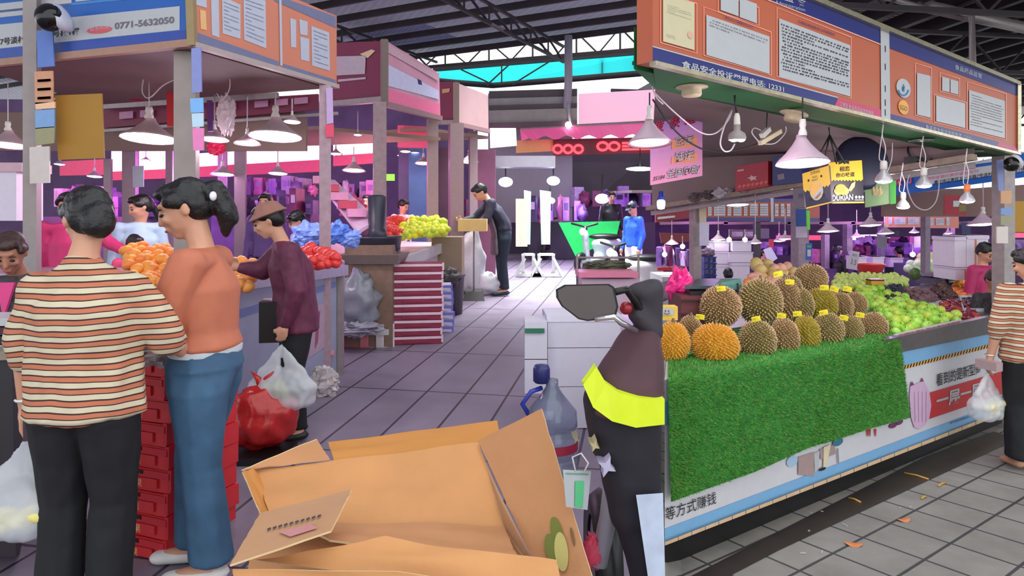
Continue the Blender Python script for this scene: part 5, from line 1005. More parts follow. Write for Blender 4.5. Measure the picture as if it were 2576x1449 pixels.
# hanging pendants of the left stalls
M_sh2 = mat((176, 150, 156), .5, var=.05); GP = mat((255, 240, 255), .5, emit=8, ecol=(255, 225, 250))
for a in ((375, 350, 136, 5.6, 'wide pendant lamp over the mandarins with a looping cord'), (20, 368, 104, 5.6, 'pendant lamp at the left edge left of the grey post'), (540, 352, 70, 6.2, 'pendant lamp right of the corner post'), (622, 362, 66, 6.3, 'low pendant lamp with a very bright rim'), (693, 345, 132, 6.2, 'wide pendant lamp left of the slim post'), (735, 308, 48, 7.0, 'small disc pendant lamp above the others'),
          (367, 403, 22, 9.5, 'small far pendant lamp before the pink light box'), (430, 403, 22, 9.5, 'small far pendant lamp beside the thin post'), (560, 440, 60, 9, 'low pendant lamp behind the rust top woman head'), (699, 438, 52, 9, 'pendant lamp above the bucket hat'), (845, 388, 34, 9.5, 'small pendant lamp right of the slim post'), (890, 430, 60, 9.5, 'wide dim pendant lamp beside the green sign'), (900, 340, 24, 9, 'small pendant lamp under the maroon stall'),
          (1020, 382, 30, 12, 'far pendant lamp left in the row under the third fascia'), (1045, 386, 30, 12.5, 'far pendant lamp right in the row under the third fascia'), (1065, 412, 46, 12, 'far pendant lamp between the two pillars'), (1180, 408, 50, 13, 'far pendant lamp right of the second pillar'), (1010, 392, 24, 13, 'tiny far pendant lamp in the shade'), (150, 414, 30, 8.5, 'small pendant lamp above the magenta vendor'), (238, 445, 40, 9, 'pendant lamp behind the ochre poster')):
    pendant(*a, detail=False, shade=M_sh2, glow=GP, cordtop=(2.7 if a[3] < 7 else P(0, a[1]-60, a[3]).z))
for i, (x, y, d, cl, lb) in enumerate(((345, 222, 6.6, (150, 20, 40), 'round red lantern hanging left of the corner post'), (600, 204, 7.0, (150, 20, 40), 'dark red lantern partly behind the fascia trim'))):
    mb = MB(); mb.ell(P(x, y, d), (.17, .17, .13), mat(cl, .5, var=.15), 20, 12); mb.build('red_lantern', label=lb, cat='lantern')
for (q, d, cl, lb, nm, cat) in (([(418, 215), (440, 210), (440, 318), (420, 318)], 6.2, (190, 24, 36), 'long red cloth hanging left of the corner post', 'hanging_cloth', 'cloth'), ([(520, 252), (532, 252), (535, 330), (522, 330)], 6.0, (90, 30, 110), 'dark purple strip hanging right of the corner post', 'hanging_cloth', 'cloth')):
    mb = MB(); mb.slab([P(x, y, d) for x, y in q][::-1], (0, .02, 0), mat(cl, .6)); mb.build(nm, label=lb, cat=cat)
crumple(P(570, 290, 6.0), (.075, .06, .16), mat((226, 206, 214), .4), 'hanging_bag', 'white and pinkish plastic bags hanging from the stall ceiling beam', 'bag', 5, 4, .45)
crumple(P(545, 370, 7.4), (.09, .06, .08), mat((230, 40, 90), .4), 'hanging_bag', 'crimson bag hanging low right of the corner post', 'bag', 6, 4, .45)
wire([P(372, 150, 5.6), P(358, 215, 5.6), P(362, 240, 5.6), P(378, 245, 5.6), P(410, 215, 5.6), P(440, 200, 5.6)], .005, M_cord, 'cable', 'pale looping cable above the wide pendant over the mandarins')
wire([P(575, 170, 5.6), P(578, 220, 5.6), P(560, 250, 5.8), P(545, 235, 5.8)], .005, M_cord, 'cable', 'thin pale cable hanging right of the corner post')
# stall B and stall C
M_mar = mat((120, 34, 70), .5, var=.06, scale=3)
def fascia2(pf_, sc_, label, papers, msc, name='stall_fascia'):
    t = thing(name, sc_[0][0], label, 'sign board'); mb = MB(); a, b, c, d = [P(*x) for x in pf_]; mb.slab([a, b, c, d], (.02, .06, 0), M_mar)
    e, f, g, h = sc_[0] if False else [P(*x) for x in sc_]; mb.slab([e, f, g, h], (-.06, .02, 0), msc); mb.build('backing_panel', t)
    pl1, pl2 = vplane(a, b), vplane(e, f); mb = MB()
    for k, q, m in papers: rectp(pl1 if k == 0 else pl2, q, m, mb, .01)
    mb.build('printed_sign', t)
    mb = MB(); mb.beam(a, b, .07, .07, M_pipe); mb.beam(e, f, .07, .07, mat((140, 110, 112), .5)); mb.beam(e, h, .08, .08, mat((120, 104, 96), .5)); mb.build('metal_trim', t)
def fascia2_wrap(pf_, sc_, label, papers, msc):
    sc2 = list(sc_); t0 = P(*sc_[0]); 
    t = thing('stall_fascia', t0, label, 'sign board'); mb = MB(); a, b, c, d = [P(*x) for x in pf_]; mb.slab([a, b, c, d], (.02, .06, 0), M_mar)
    e, f, g, h = [P(*x) for x in sc_]; mb.slab([e, f, g, h], (-.06, .02, 0), msc); mb.build('backing_panel', t)
    pl1, pl2 = vplane(a, b), vplane(e, f); mb = MB()
    for k, q, m in papers: rectp(pl1 if k == 0 else pl2, q, m, mb, .012)
    mb.build('printed_sign', t)
    mb = MB(); mb.beam(a, b, .07, .07, M_pipe); mb.beam(e, f, .07, .07, mat((140, 110, 112), .5)); mb.beam(e, h, .08, .08, mat((120, 104, 96), .5)); mb.build('metal_trim', t)
mp = mat((186, 170, 180), .5)
fascia2_wrap([(830, 262, 8.9), (964, 250, 8.5), (964, 103, 8.5), (830, 108, 8.9)], [(968, 262, 8.5), (1108, 298, 10.2), (1105, 185, 10.2), (968, 100, 8.5)], 'second stall fascia, maroon front and reflective pink and grey side',
    [(0, [(846, 190), (918, 186), (920, 140), (846, 142)], mp), (0, [(905, 136), (935, 124), (944, 128), (925, 146)], mat((214, 190, 150), .5)), (0, [(850, 200), (920, 194), (920, 199), (850, 206)], mp),
     (1, [(972, 160), (1104, 228), (1104, 250), (972, 215)], mat((200, 200, 226), .25)), (1, [(972, 108), (1104, 192), (1104, 205), (972, 130)], mat((196, 160, 170), .4)), (1, [(972, 222), (1106, 262), (1107, 294), (972, 258)], mat((230, 110, 150), .4)), (1, [(1050, 198), (1060, 203), (1062, 214), (1052, 212)], M_navy)], mat((206, 150, 170), .3, var=.1, scale=2))
fascia2_wrap([(1100, 308, 11.2), (1146, 308, 11), (1146, 205, 11), (1100, 206, 11.2)], [(1149, 312, 11), (1229, 330, 12.5), (1228, 240, 12.5), (1149, 208, 11)], 'third stall fascia, narrow maroon front and plain greyish side', [(0, [(1112, 235), (1130, 232), (1132, 222), (1112, 224)], mat((190, 150, 110), .5))], mat((182, 150, 150), .4, var=.1, scale=2))
for (p0, p1, zz, lb) in (((830, 8.9), (1108, 10.2), 2.72, 'b'), ((1100, 11.2), (1229, 12.5), 3.0, 'c')):
    a, b = P(p0[0], 0, p0[1]), P(p1[0], 0, p1[1]); mb = MB(); mb.slab([V((a.x-.2, a.y, zz)), V((b.x+.0, a.y-.4, zz)) if lb == 'x' else V((b.x, b.y, zz)), V((b.x-4.5, b.y+1.6, zz)), V((a.x-3.5, a.y+1.8, zz))], (0, 0, .05), mat((140, 116, 100), .7)); mb.build('ceiling_stall_'+lb, kind='structure')
fpost(955, 8.3, 32, 258, mat((150, 126, 130), .5, .2, var=.15), 'grey pillar rising from the dark flower pot')
fpost(1088, 10.4, 26, 300, mat((158, 134, 134), .5, .2), 'grey post under the far end of the second fascia')
fpost(1147, 10.9, 34, 312, mat((146, 122, 126), .5, .2), 'grey pillar carrying the third fascia')
fpost(1190, 12.3, 20, 330, mat((150, 130, 132), .5, .2), 'thin post below the plain third fascia')
for x, d, w, tp, lb in ((328, 8.3, 30, 352, 'grey post behind the girl in pale blue'), (427, 8.8, 16, 355, 'thin grey post left of the rust top woman'), (272, 8.0, 16, 400, 'thin grey post right of the ochre poster'), (605, 9.2, 26, 365, 'pinkish post above the bucket hat'), (560, 10.5, 20, 370, 'thin far post right of the corner post')):
    fpost(x, d, w, tp, mat((150, 128, 136), .5, .2), lb)
# pot pillar base, stacks
b0 = PF(935, 866); t = thing('pillar_base', b0, 'brown boxed base of the pillar under a dark pot, left of the carton stack', 'pillar base')
mb = MB(); d = b0.y; mb.box((b0.x, d+.1, .2+.55), (.5, .5, 1.06), mat((126, 100, 84), .6, var=.12)); mb.build('box_body', t)
mb = MB(); c = P(938, 652, d); mb.hexa([c+V((x, y, -.04)) for x, y in ((-.2, -.2), (.3, -.2), (.3, .3), (-.2, .3))], [c+V((x, y, .06)) for x, y in ((-.33, -.26), (.32, -.26), (.34, .36), (-.33, .34))], mat((130, 114, 108), .5)); mb.build('ledge', t)
t = thing('flower_pot', P(948, 630, 7.2), 'dark round pot standing on the brown pillar base', 'pot')
mb = MB(); c = P(948, 634, 7.35); mb.lathe([(.22, 0), (.25, .03), (.27, .15), (.28, .17), (.26, .175), (.12, .16), (.09, .26), (.1, .6), (.07, .62), (0, .62)], c, mat((44, 44, 58), .4), 22); mb.build('pot_body', t)
def traystack(px, bot, w, d, n, h, cols, label, group, dep=.35, rz=.15, txt=None):
    b = P(px, bot, d); ww = w/F*d
    for k in range(n):
        mb = MB(); z0 = b.z+k*h; c = V((b.x+random.uniform(-.012, .012), b.y+dep/2, z0+h*.5)); r = rz+random.uniform(-.03, .03); R = Matrix.Rotation(r, 3, 'Z')
        mb.box(c, (ww, dep, h*.96), cols[0], r)
        mb.box(c+R@V((0, -dep/2-.004, h*.28)), (ww*1.0, .01, h*.3), cols[1], r); mb.box(c+R@V((0, -dep/2-.006, -h*.1)), (ww*.5, .01, h*.4), cols[0], r)
        for s in (-1, 1): mb.box(c+R@V((s*ww*.5, -dep/2+.02, h*.1)), (.02, .05, h*.9), cols[1], r)
        if txt: mb.text(txt, c+R@V((-ww*.42, -dep/2-.012, -h*.32)), R@V((ww*.36, 0, 0)), V((0, 0, h*.36)), mat((226, 190, 120), .5)); mb.box(c+R@V((-ww*.2, -dep/2-.008, h*.34)), (ww*.3, .008, h*.16), M_black, r)
        where = 'lowest' if k == 0 else 'topmost' if k == n-1 else ['', 'second', 'third', 'fourth', 'fifth', 'sixth', 'seventh', 'eighth', 'ninth', 'tenth'][k]+' up'
        mb.build('fruit_carton', label='%s, %s in its stack' % (label, where), cat='carton', group=group)
traystack(1040, 866, 132, 7.2, 10, .086, [mat((140, 36, 66), .5), mat((222, 196, 210), .5)], 'maroon and white fruit carton right of the pillar base', 'maroon carton stack')
traystack(1113, 838, 42, 7.85, 7, .08, [mat((214, 206, 230), .5), mat((120, 120, 220), .5)], 'white and violet carton beside the maroon stack', 'violet carton stack', dep=.3)
traystack(400, 1470, 150, 2.98, 10, .102, [mat((206, 44, 50), .45, var=.1), mat((196, 34, 46), .45)], 'red fruit carton between striped woman and blue jeans', 'red carton stack', dep=.42, rz=-.35, txt='水果')
crumple(P(395, 885, 2.9), (.11, .09, .05), mat((190, 176, 176), .3), 'plastic_film', 'crumpled clear film on top of the red carton stack', 'film', 9, 4, .6)
t = crumple(P(898, 760, 7.0), (.22, .16, .30), mat((150, 152, 164), .25, var=.1, alpha=1, trans=.25), 'plastic_sack', 'grey translucent plastic sack leaning on the brown pillar base', 'sack', 3, 2.5, .4)
crumple(P(895, 826, 6.9), (.24, .15, .07), mat((150, 146, 160), .3), 'plastic_sack', 'flattened grey sack under the large translucent one', 'sack', 8, 4, .5)
for i, (x, w, cl, lb) in enumerate(((882, 60, (190, 40, 66), 'red package in the low pile beside the counter corner'), (925, 44, (214, 120, 130), 'pinkish package in the middle of the low pile'), (962, 46, (206, 196, 200), 'white package at the right of the low pile'))):
    mb = MB(); b = PF(x, 874); mb.box(b+V((0, .15, .12)), (w/F*7, .3, .24), mat(cl, .5, var=.3, scale=9), .1*i); mb.box(b+V((0, -.01, .16)), (w/F*5, .02, .06), M_paper, .1*i); mb.build('package', label=lb, cat='package')
# stall B counter with mangoes
a, b = P(1000, 652, 7.7), P(1140, 597, 10.2); a = z_(a, 1.06); b = z_(b, 1.2); t = thing('market_counter', z_(a, .25), 'white fronted counter of the second stall with yellow mangoes', 'counter')
sB2 = V((-.95, .3, 0)); mb = MB(); mb.hexa([z_(a, .2), z_(b, .28), z_(b+sB2*2.2, .28), z_(a+sB2*1.6, .2)], [a+V((0, 0, -.02)), b+V((0, 0, -.02)), b+sB2*2.2, a+sB2*1.6], mat((214, 196, 206), .5, var=.1, scale=4)); mb.build('counter_body', t)
mb = MB(); mb.beam(a+V((.03, 0, -.02)), b+V((.03, 0, -.02)), .06, .13, mat((196, 190, 190), .35, .3)); mb.build('rim', t)
mb = MB(); mb.box(P(1128, 650, 9.6), (.42, .5, .62), mat((140, 118, 98), .6)); mb.build('side_cabinet', t)
def LB(px, py):
    r = V(((px-CX)/F, 1, -(py-HY)/F)); n = V((0, -.2, 1)).normalized(); q = V((a.x, a.y, 1.12)); c = V((0, 0, H)); return c+r*((q-c).dot(n)/r.dot(n))
heap('mango', [sph('', gm((226, 226, 50), .45, .1), .055, 3, .8, 10, 7), sph('', gm((200, 216, 60), .45, .1), .055, 4, .8, 10, 7)], [(1010, 595), (1130, 585), (1120, 550), (1000, 555)], 6, (13, 11), 'yellow green mango heaped on the second stall', 'mango', 'mangoes on the second stall', LB, 2, rad=.05, seed=31)
heap('red_pepper', [sph('', gm((226, 70, 60), .4, .1), .05, 3, .9, 8, 6)], [(968, 592), (1008, 592), (1000, 552), (972, 552)], 5, (5, 4), 'red pepper heaped left of the yellow mangoes', 'pepper', 'peppers left of the mangoes', LB, 2, rad=.05, seed=32)
for x, y, r_, cl, lb in ((1190, 590, 0, (226, 190, 120), 'orange crate of goods in front of the leaning man'),): mb = MB(); mb.box(P(x, y-24, 10.1), (.42, .4, .18), mat(cl, .6)); mb.build('crate', label=lb, cat='crate')
# dustpan, sacks, bin
t = thing('dustpan', PF(1192, 755), 'long handled dark dustpan standing in the aisle', 'dustpan'); b = PF(1192, 755)
mb = MB(); mb.tube([b+V((0, 0, .06)), b+V((0, .02, 1.18))], .013, M_pipe, 8); mb.build('handle', t)
mb = MB(); mb.hexa([b+V((-.17, -.1, 0)), b+V((.17, -.1, 0)), b+V((.15, .14, 0)), b+V((-.15, .14, 0))], [b+V((-.12, -.02, .13)), b+V((.12, -.02, .13)), b+V((.13, .14, .16)), b+V((-.13, .14, .16))], mat((62, 58, 58), .6)); mb.build('pan', t)
crumple(P(1185, 660, 10.9), (.22, .2, .5), mat((226, 224, 230), .6, bump=.4), 'white_sack', 'tall white woven sack beside the dustpan handle', 'sack', 4, 2, .25); crumple(P(1226, 715, 10.9), (.22, .2, .19), mat((232, 230, 238), .6, bump=.4), 'white_sack', 'round white sack lying at the feet of the leaning man', 'sack', 5, 2, .25)
mb = MB(); b = PF(1132, 794); mb.lathe([(.0, 0), (.15, 0), (.18, .5), (.2, .52), (.18, .54), (0, .54)], b+V((0, .15, 0)), mat((74, 64, 78), .5), 18); mb.build('dark_bin', label='dark bin behind the violet carton stack', cat='bin'); crumple(P(1130, 698, 8.9), (.16, .14, .12), mat((60, 50, 50), .5), 'bin_bag', 'dark bag stuffed in the top of the dark bin', 'bag', 6, 3, .4)
# red bag and small packet
crumple(PF(660, 1140)+V((0, 0, .23)), (.20, .17, .19), mat((176, 34, 34), .25, var=.15, bump=.3), 'red_carrier_bag', 'full red plastic bag standing on the floor behind the blue jeans', 'bag', 12, 2.2, .22, 40, 26, ties=True)
mb = MB(); mb.box(PF(640, 1165)+V((0, .1, .02)), (.36, .3, .05), M_black); mb.build('plastic_pallet', label='flat black plastic base under the red bag', cat='base')
crumple(PF(815, 995)+V((0, 0, .1)), (.11, .06, .12), mat((190, 180, 180), .4, var=.3, scale=30), 'paper_packet', 'crumpled white and pink packet standing against the counter corner', 'packet', 14, 3, .5)
mb = MB(); mb.slab([PF(790, 955)+V((0, 0, .2)), PF(840, 952)+V((0, 0, .2)), PF(838, 940)+V((0, .02, .24)), PF(795, 943)+V((0, .02, .24))], (0, 0, .02), mat((226, 130, 140), .5)); mb.build('pink_wrapper', label='pink wrapper lying on the crumpled packet', cat='wrapper')
# near left display
t = thing('display_table', P(10, 1449, 2.9), 'dark stall table at the left edge with pale trays', 'table')
mb = MB(); mb.hexa([P(-200, 1400, 2.8), P(40, 1400, 2.8), P(60, 1390, 3.25), P(-200, 1390, 3.25)], [P(-200, 915, 2.8), P(30, 905, 2.8), P(75, 850, 3.25), P(-200, 850, 3.25)], mat((36, 32, 38), .5, var=.3, scale=5)); mb.build('table_body', t)
mb = MB(); mb.hexa([P(-200, 915, 2.78), P(34, 905, 2.78), P(78, 850, 3.25), P(-200, 850, 3.25)], [P(-200, 893, 2.78), P(34, 883, 2.78), P(78, 838, 3.25), P(-200, 838, 3.25)], mat((140, 130, 110), .5)); mb.build('table_top', t)
for k in range(4): mb = MB(); mb.box(P(8, 868-k*22, 3.0), (.19, .2, .033), [M_paper, M_dark, mat((60, 20, 50), .5), M_paper][k], .1); mb.build('flat_box', label=['white flat box lowest on the left edge pile', 'dark flat box on the white one at the left edge', 'plum coloured flat box at the left edge', 'white flat box topmost at the left edge'][k], cat='box')
t = thing('foam_box', P(25, 540, 5.4), 'tall pale lilac foam box behind the elderly vendor', 'box'); mb = MB(); mb.box(P(22, 492, 5.4), (.34, .3, .40), M_foam); mb.build('box_body', t); mb = MB(); mb.box(P(28, 424, 5.4), (.42, .34, .07), mat((206, 170, 180), .6)); mb.build('lid', t)
# ================================================================ foreground: cardboard, foam, jug, scooter
def card(rgb, bump=.25): return mat(rgb, .75, var=.07, scale=5, bump=bump, bscale=30)
C1, C2, C3, C4, CE = card((204, 146, 92)), card((190, 136, 92)), card((200, 136, 66)), card((184, 140, 104)), mat((226, 196, 150), .8)
t = thing('cardboard_box', P(980, 1449, 2.0), 'large opened brown cardboard box with torn flaps in the foreground', 'box')
def sheet(pts, m, name, th=.006, sub=6, wav=.004, seed=0, planar=False):     # pts: 4 corners (px,py,d): tl,tr,br,bl; a gently buckled board
    q = [P(*p) for p in pts]
    if planar: q[3] = Plane(q[0], (q[1]-q[0]).cross(q[2]-q[0]))(pts[3][0], pts[3][1])
    n = (q[1]-q[0]).cross(q[3]-q[0]).normalized(); n = n if n.dot(V((0, 0, H))-q[0]) > 0 else -n
    vs = []; mb = MB(); N_ = sub*2
    for side in (0, 1):
        for i in range(N_+1):
            for k in range(N_+1):
                s, u = i/N_, k/N_; p = (q[0]*(1-s)+q[1]*s)*(1-u)+(q[3]*(1-s)+q[2]*s)*u
                e = min(s, 1-s, u, 1-u) < .01; jag = .005*noise.noise(V((s*9+seed, u*9, 3))) if e else 0
                p = p+n*(wav*2.5*noise.noise(V((s*2.5+seed, u*2.5, 1)))-side*th)+(q[1]-q[0]).normalized()*jag; vs.append(p)
    M_ = (N_+1)**2; f1 = [(i*(N_+1)+k, i*(N_+1)+k+1, (i+1)*(N_+1)+k+1, (i+1)*(N_+1)+k) for i in range(N_) for k in range(N_)]
    mb.add(vs, f1+[tuple(M_+x for x in reversed(f)) for f in f1], m, True)
    rim = [i*(N_+1) for i in range(N_+1)]+[N_*(N_+1)+k for k in range(1, N_+1)]+[i*(N_+1)+N_ for i in range(N_-1, -1, -1)]+[k for k in range(N_-1, 0, -1)]
    mb.add([vs[i] for i in rim]+[vs[M_+i] for i in rim], [(i, (i+1) % len(rim), len(rim)+(i+1) % len(rim), len(rim)+i) for i in range(len(rim))], CE)
    return mb.build(name, t)
sheet([(640, 1182, 2.55), (1203, 1112, 2.62), (1275, 1330, 2.30), (690, 1330, 2.25)], C1, 'back_wall', seed=1, wav=.008)
sheet([(825, 1112, 2.72), (1250, 1058, 2.85), (1262, 1112, 2.64), (840, 1156, 2.58)], C3, 'back_flap', seed=2)
sheet([(608, 1184, 2.5), (796, 1104, 2.68), (832, 1158, 2.57), (650, 1180, 2.54)], C2, 'left_flap', seed=3)
sheet([(610, 1186, 2.48), (650, 1178, 2.55), (700, 1350, 2.25), (660, 1300, 2.2)], C3, 'left_wall', seed=4)
sheet([(1202, 1108, 2.6), (1362, 1028, 2.5), (1495, 1470, 1.95), (1370, 1470, 1.95)], C2, 'right_flap', seed=5, wav=.0008, planar=True)
sheet([(650, 1290, 2.42), (1290, 1310, 2.42), (1420, 1560, 2.05), (600, 1560, 2.05)], C2, 'bottom_panel', seed=12)
sheet([(1204, 1114, 2.6), (1250, 1230, 2.42), (1376, 1480, 1.93), (1270, 1330, 2.28)], C4, 'right_wall', seed=6)
sheet([(700, 1318, 2.22), (1270, 1318, 2.28), (1310, 1420, 2.0), (830, 1352, 2.08)], C2, 'inner_flap', seed=7, wav=.009)
sheet([(655, 1290, 2.12), (885, 1230, 2.18), (832, 1336, 1.96), (578, 1420, 1.9)], C4, 'front_left_flap', seed=8, wav=.001, planar=True)
sheet([(640, 1408, 1.98), (970, 1352, 2.04), (1400, 1412, 1.92), (1420, 1520, 1.86)], C1, 'front_panel', seed=9, wav=.007)
sheet([(585, 1432, 1.89), (1000, 1438, 1.87), (1420, 1500, 1.84), (590, 1560, 1.86)], C1, 'front_wall', seed=10)
mb = MB(); pl = Plane(P(1362, 1028, 2.5), (P(1495, 1470, 1.95)-P(1362, 1028, 2.5)).cross(P(1202, 1108, 2.6)-P(1362, 1028, 2.5)))
if pl.n.dot(V((0, 0, H))-pl.a) < 0: pl.n = -pl.n
def le(cx, cy, rx, ry, rot, m, off): c_, s_ = math.cos(rot), math.sin(rot); rectp(pl, [(cx+rx*math.cos(a)*c_-ry*math.sin(a)*s_, cy+rx*math.cos(a)*s_+ry*math.sin(a)*c_) for a in [k*math.pi/12 for k in range(24)]], m, mb, off)
le(1402, 1345, 15, 46, -.25, mat((112, 120, 50), .6), .006); le(1384, 1378, 14, 36, -.15, mat((112, 120, 50), .6), .007); le(1412, 1388, 17, 50, -.1, mat((190, 180, 108), .6), .009); le(1363, 1428, 6, 28, -.2, mat((110, 84, 60), .7), .006); le(1440, 1350, 4, 24, -.2, mat((120, 90, 60), .7), .006); mb.build('printed_art', t)
mb = MB(); pl = Plane(P(655, 1290, 2.12), (P(885, 1230, 2.18)-P(655, 1290, 2.12)).cross(P(832, 1336, 1.96)-P(655, 1290, 2.12)))
if pl.n.dot(V((0, 0, H))-pl.a) < 0: pl.n = -pl.n
rectp(pl, [(700, 1338), (780, 1318), (800, 1328), (730, 1350)], mat((190, 130, 130), .7), mb, .006); 
for x in range(672, 800, 14): rectp(pl, [(x, 1330-(x-672)*.26), (x+9, 1326-(x-672)*.26), (x+10, 1330-(x-672)*.26), (x+1, 1335-(x-672)*.26)], M_ink, mb, .006)
mb.build('printed_marks', t)
# foam boxes
def foam(q0, w, h, dep, rz, label, lid=True):
    t = thing('foam_box', q0, label, 'box'); R = Matrix.Rotation(rz, 3, 'Z'); mb = MB(); c = q0+R@V((w/2, dep/2, 0)); lh = h*.2 if lid else 0
    mb.box(c+V((0, 0, (h-lh)/2)), (w, dep, h-lh), M_foam2, rz); mb.build('box_body', t)
    if lid: mb = MB(); mb.box(c+V((0, 0, h-lh/2)), (w+.012, dep+.012, lh), M_foam3, rz); mb.build('lid', t)
    return t
M_foam2 = mat((204, 202, 216), .7, var=.03); M_foam3 = mat((214, 212, 226), .7, var=.03)
q = P(1378, 1078, 4.6); w = .49
foam(q, w, .28, .36, .04, 'white foam box on the floor, lowest of the pile beside the water jug', False)
foam(q+V((.0, 0, .285)), w, .26, .36, .04, 'large white foam box in the middle of the pile behind the scooter', False)
foam(q+V((0, 0, .55)), w+.01, .22, .37, .04, 'large white foam box topmost of the pile under the scooter mirror')
t = foam(P(1320, 990, 4.5), .15, .23, .3, .0, 'narrow white foam box with a green strip left of the large ones', False); mb = MB(); mb.box(P(1345, 832, 4.49)+V((0, 0, 0)), (.13, .012, .03), mat((40, 110, 84), .5)); 
foam(P(1320, 905, 4.5), .15, .25, .3, .0, 'narrow upper foam box with a green label beside the foam pile', False); mb.build('green_strip', t)
# water jug
jb = P(1380, 1210, 3.85); t = thing('water_jug', jb, 'clear water jug with a dark blue cap standing before the foam boxes', 'jug')
Mw = mat((170, 178, 205), .12, var=0, trans=.7); mb = MB(); mb.lathe([(0, 0), (.13, 0), (.145, .02), (.145, .14), (.135, .15), (.145, .16), (.145, .30), (.135, .31), (.145, .32), (.14, .40), (.06, .50), (.035, .54), (.035, .58), (0, .58)], jb+V((.02, 0, 0)), Mw, 28); mb.build('bottle_body', t)
mb = MB(); mb.lathe([(.038, .56), (.048, .57), (.048, .64), (.04, .66), (0, .66)], jb+V((-.04, 0, .0)), mat((34, 40, 100), .4), 18); mb.build('cap', t)
mb = MB(); mb.lathe([(.1472, .19), (.1472, .24)], jb+V((.02, 0, 0)), mat((150, 30, 60), .5), 28); mb.build('label_band', t)
mb = MB(); mb.tube([jb+V((-.1, -.02, .36)), jb+V((-.15, -.04, .45)), jb+V((-.1, -.04, .52)), jb+V((-.04, 0, .53))], .014, mat((50, 60, 160), .3), 8); mb.build('handle', t)
# scooter with quilted wind guard
t = thing('scooter', V((.42, 2.2, 0)), 'parked scooter with a maroon and black quilted wind guard, yellow band and black mirror', 'scooter')
def blobp(hulls, m, name, vox=.012, sm=5, disp=.006, fr=8, seed=0):
    vs, fs = blob([[(P(*c), r) for c, r in h] for h in hulls], vox, sm, disp, fr, seed); mb = MB(); mb.add(vs, fs, m, True); return mb.build(name, t)
M_mq = mat((78, 50, 58), .75, var=.12, scale=6, bump=.4, bscale=12); M_bq = mat((30, 27, 36), .8, var=.15, bump=.3); M_yel = mat((214, 232, 30), .5, var=.04, emit=0)
blobp([[((1600, 850, 2.3), (.055, .08, .04)), ((1630, 840, 2.3), (.045, .08, .04)), ((1570, 960, 2.2), (.11, .10, .06)), ((1625, 960, 2.2), (.055, .1, .06))],
       [((1570, 960, 2.2), (.11, .10, .06)), ((1625, 960, 2.2), (.055, .1, .06)), ((1545, 1030, 2.18), (.085, .1, .02)), ((1620, 1040, 2.18), (.06, .1, .02))]], M_mq, 'quilt_upper')
blobp([[((1545, 1000, 2.2), (.105, .10, .07)), ((1622, 1010, 2.2), (.05, .1, .07)), ((1560, 1130, 2.2), (.10, .1, .04)), ((1625, 1130, 2.2), (.05, .1, .04))],
       [((1560, 1120, 2.2), (.08, .1, .05)), ((1622, 1130, 2.2), (.055, .1, .05)), ((1585, 1300, 2.2), (.07, .09, .05)), ((1625, 1300, 2.2), (.05, .09, .05))],
       [((1590, 1300, 2.2), (.06, .08, .05)), ((1620, 1480, 2.2), (.04, .07, .05)), ((1640, 1480, 2.2), (.035, .07, .05))]], M_bq, 'quilt_lower', seed=3)
mb = MB()
yb = [(1507, 940, 2.10), (1472, 990, 2.12)]; top = [(1500, 922), (1525, 965), (1560, 990), (1610, 1002), (1672, 1004)]; bot = [(1467, 968), (1492, 1025), (1540, 1060), (1600, 1076), (1672, 1068)]
a_ = [P(x, y, 2.12-.06*math.sin(i*.7)-.005) for i, (x, y) in enumerate(top)]; b_ = [P(x, y, 2.12-.06*math.sin(i*.7)-.005) for i, (x, y) in enumerate(bot)]
n_ = len(a_); mb.add(a_+b_+[p+V((0, .05, 0)) for p in a_+b_], [(i, i+1, n_+i+1, n_+i) for i in range(n_-1)]+[(2*n_+i, 3*n_+i, 3*n_+i+1, 2*n_+i+1) for i in range(n_-1)]+[(i, 2*n_+i, 2*n_+i+1, i+1) for i in range(n_-1)]+[(n_+i, n_+i+1, 3*n_+i+1, 3*n_+i) for i in range(n_-1)], M_yel); mb.build('reflective_band', t)
mb = MB()
for cx, cy, r, m in ((1527, 1175, 24, mat((176, 168, 196), .6)), (1496, 1122, 14, mat((170, 160, 120), .6)), (1450, 1105, 10, mat((130, 124, 100), .6))):
    k0 = .4; pts = [P(cx+r*(1 if k % 2 == 0 else .38)*math.cos(k0+k*math.pi/4), cy+r*1.2*(1 if k % 2 == 0 else .38)*math.sin(k0+k*math.pi/4), 2.075 if cx > 1460 else 2.12) for k in range(8)]; mb.slab(pts, (0, .06, 0), m)
mb.build('star_patch', t)
mc = [(1398, 728), (1420, 716), (1532, 714), (1545, 722), (1556, 772), (1548, 800), (1478, 808), (1455, 803), (1412, 770), (1399, 748)]
mb = MB(); mb.hexa([P(x, y, 2.15) for x, y in mc], [P(1478+(x-1478)*.93, 760+(y-760)*.93, 2.20) for x, y in mc], M_black); mb.build('mirror_back', t)
mb = MB(); mb.hexa([P(1478+(x-1478)*.93, 760+(y-760)*.92, 2.145) for x, y in mc], [P(1478+(x-1478)*.93, 760+(y-760)*.92, 2.151) for x, y in mc], mat((84, 74, 72), .35, .1, var=.04)); mb.build('mirror_face', t)
mb = MB(); mb.tube([P(1545, 735, 2.17), P(1575, 728, 2.2), P(1600, 760, 2.25), P(1620, 800, 2.28), P(1640, 860, 2.3)], [.012, .012, .014, .018, .02], M_black, 10); mb.build('mirror_stem', t)
mb = MB(); mb.tube([P(1496, 803, 2.14), P(1545, 797, 2.12), P(1562, 812, 2.14), P(1600, 832, 2.2)], [.008, .009, .010, .009], mat((206, 202, 210), .2, .8), 10); mb.build('brake_lever', t)
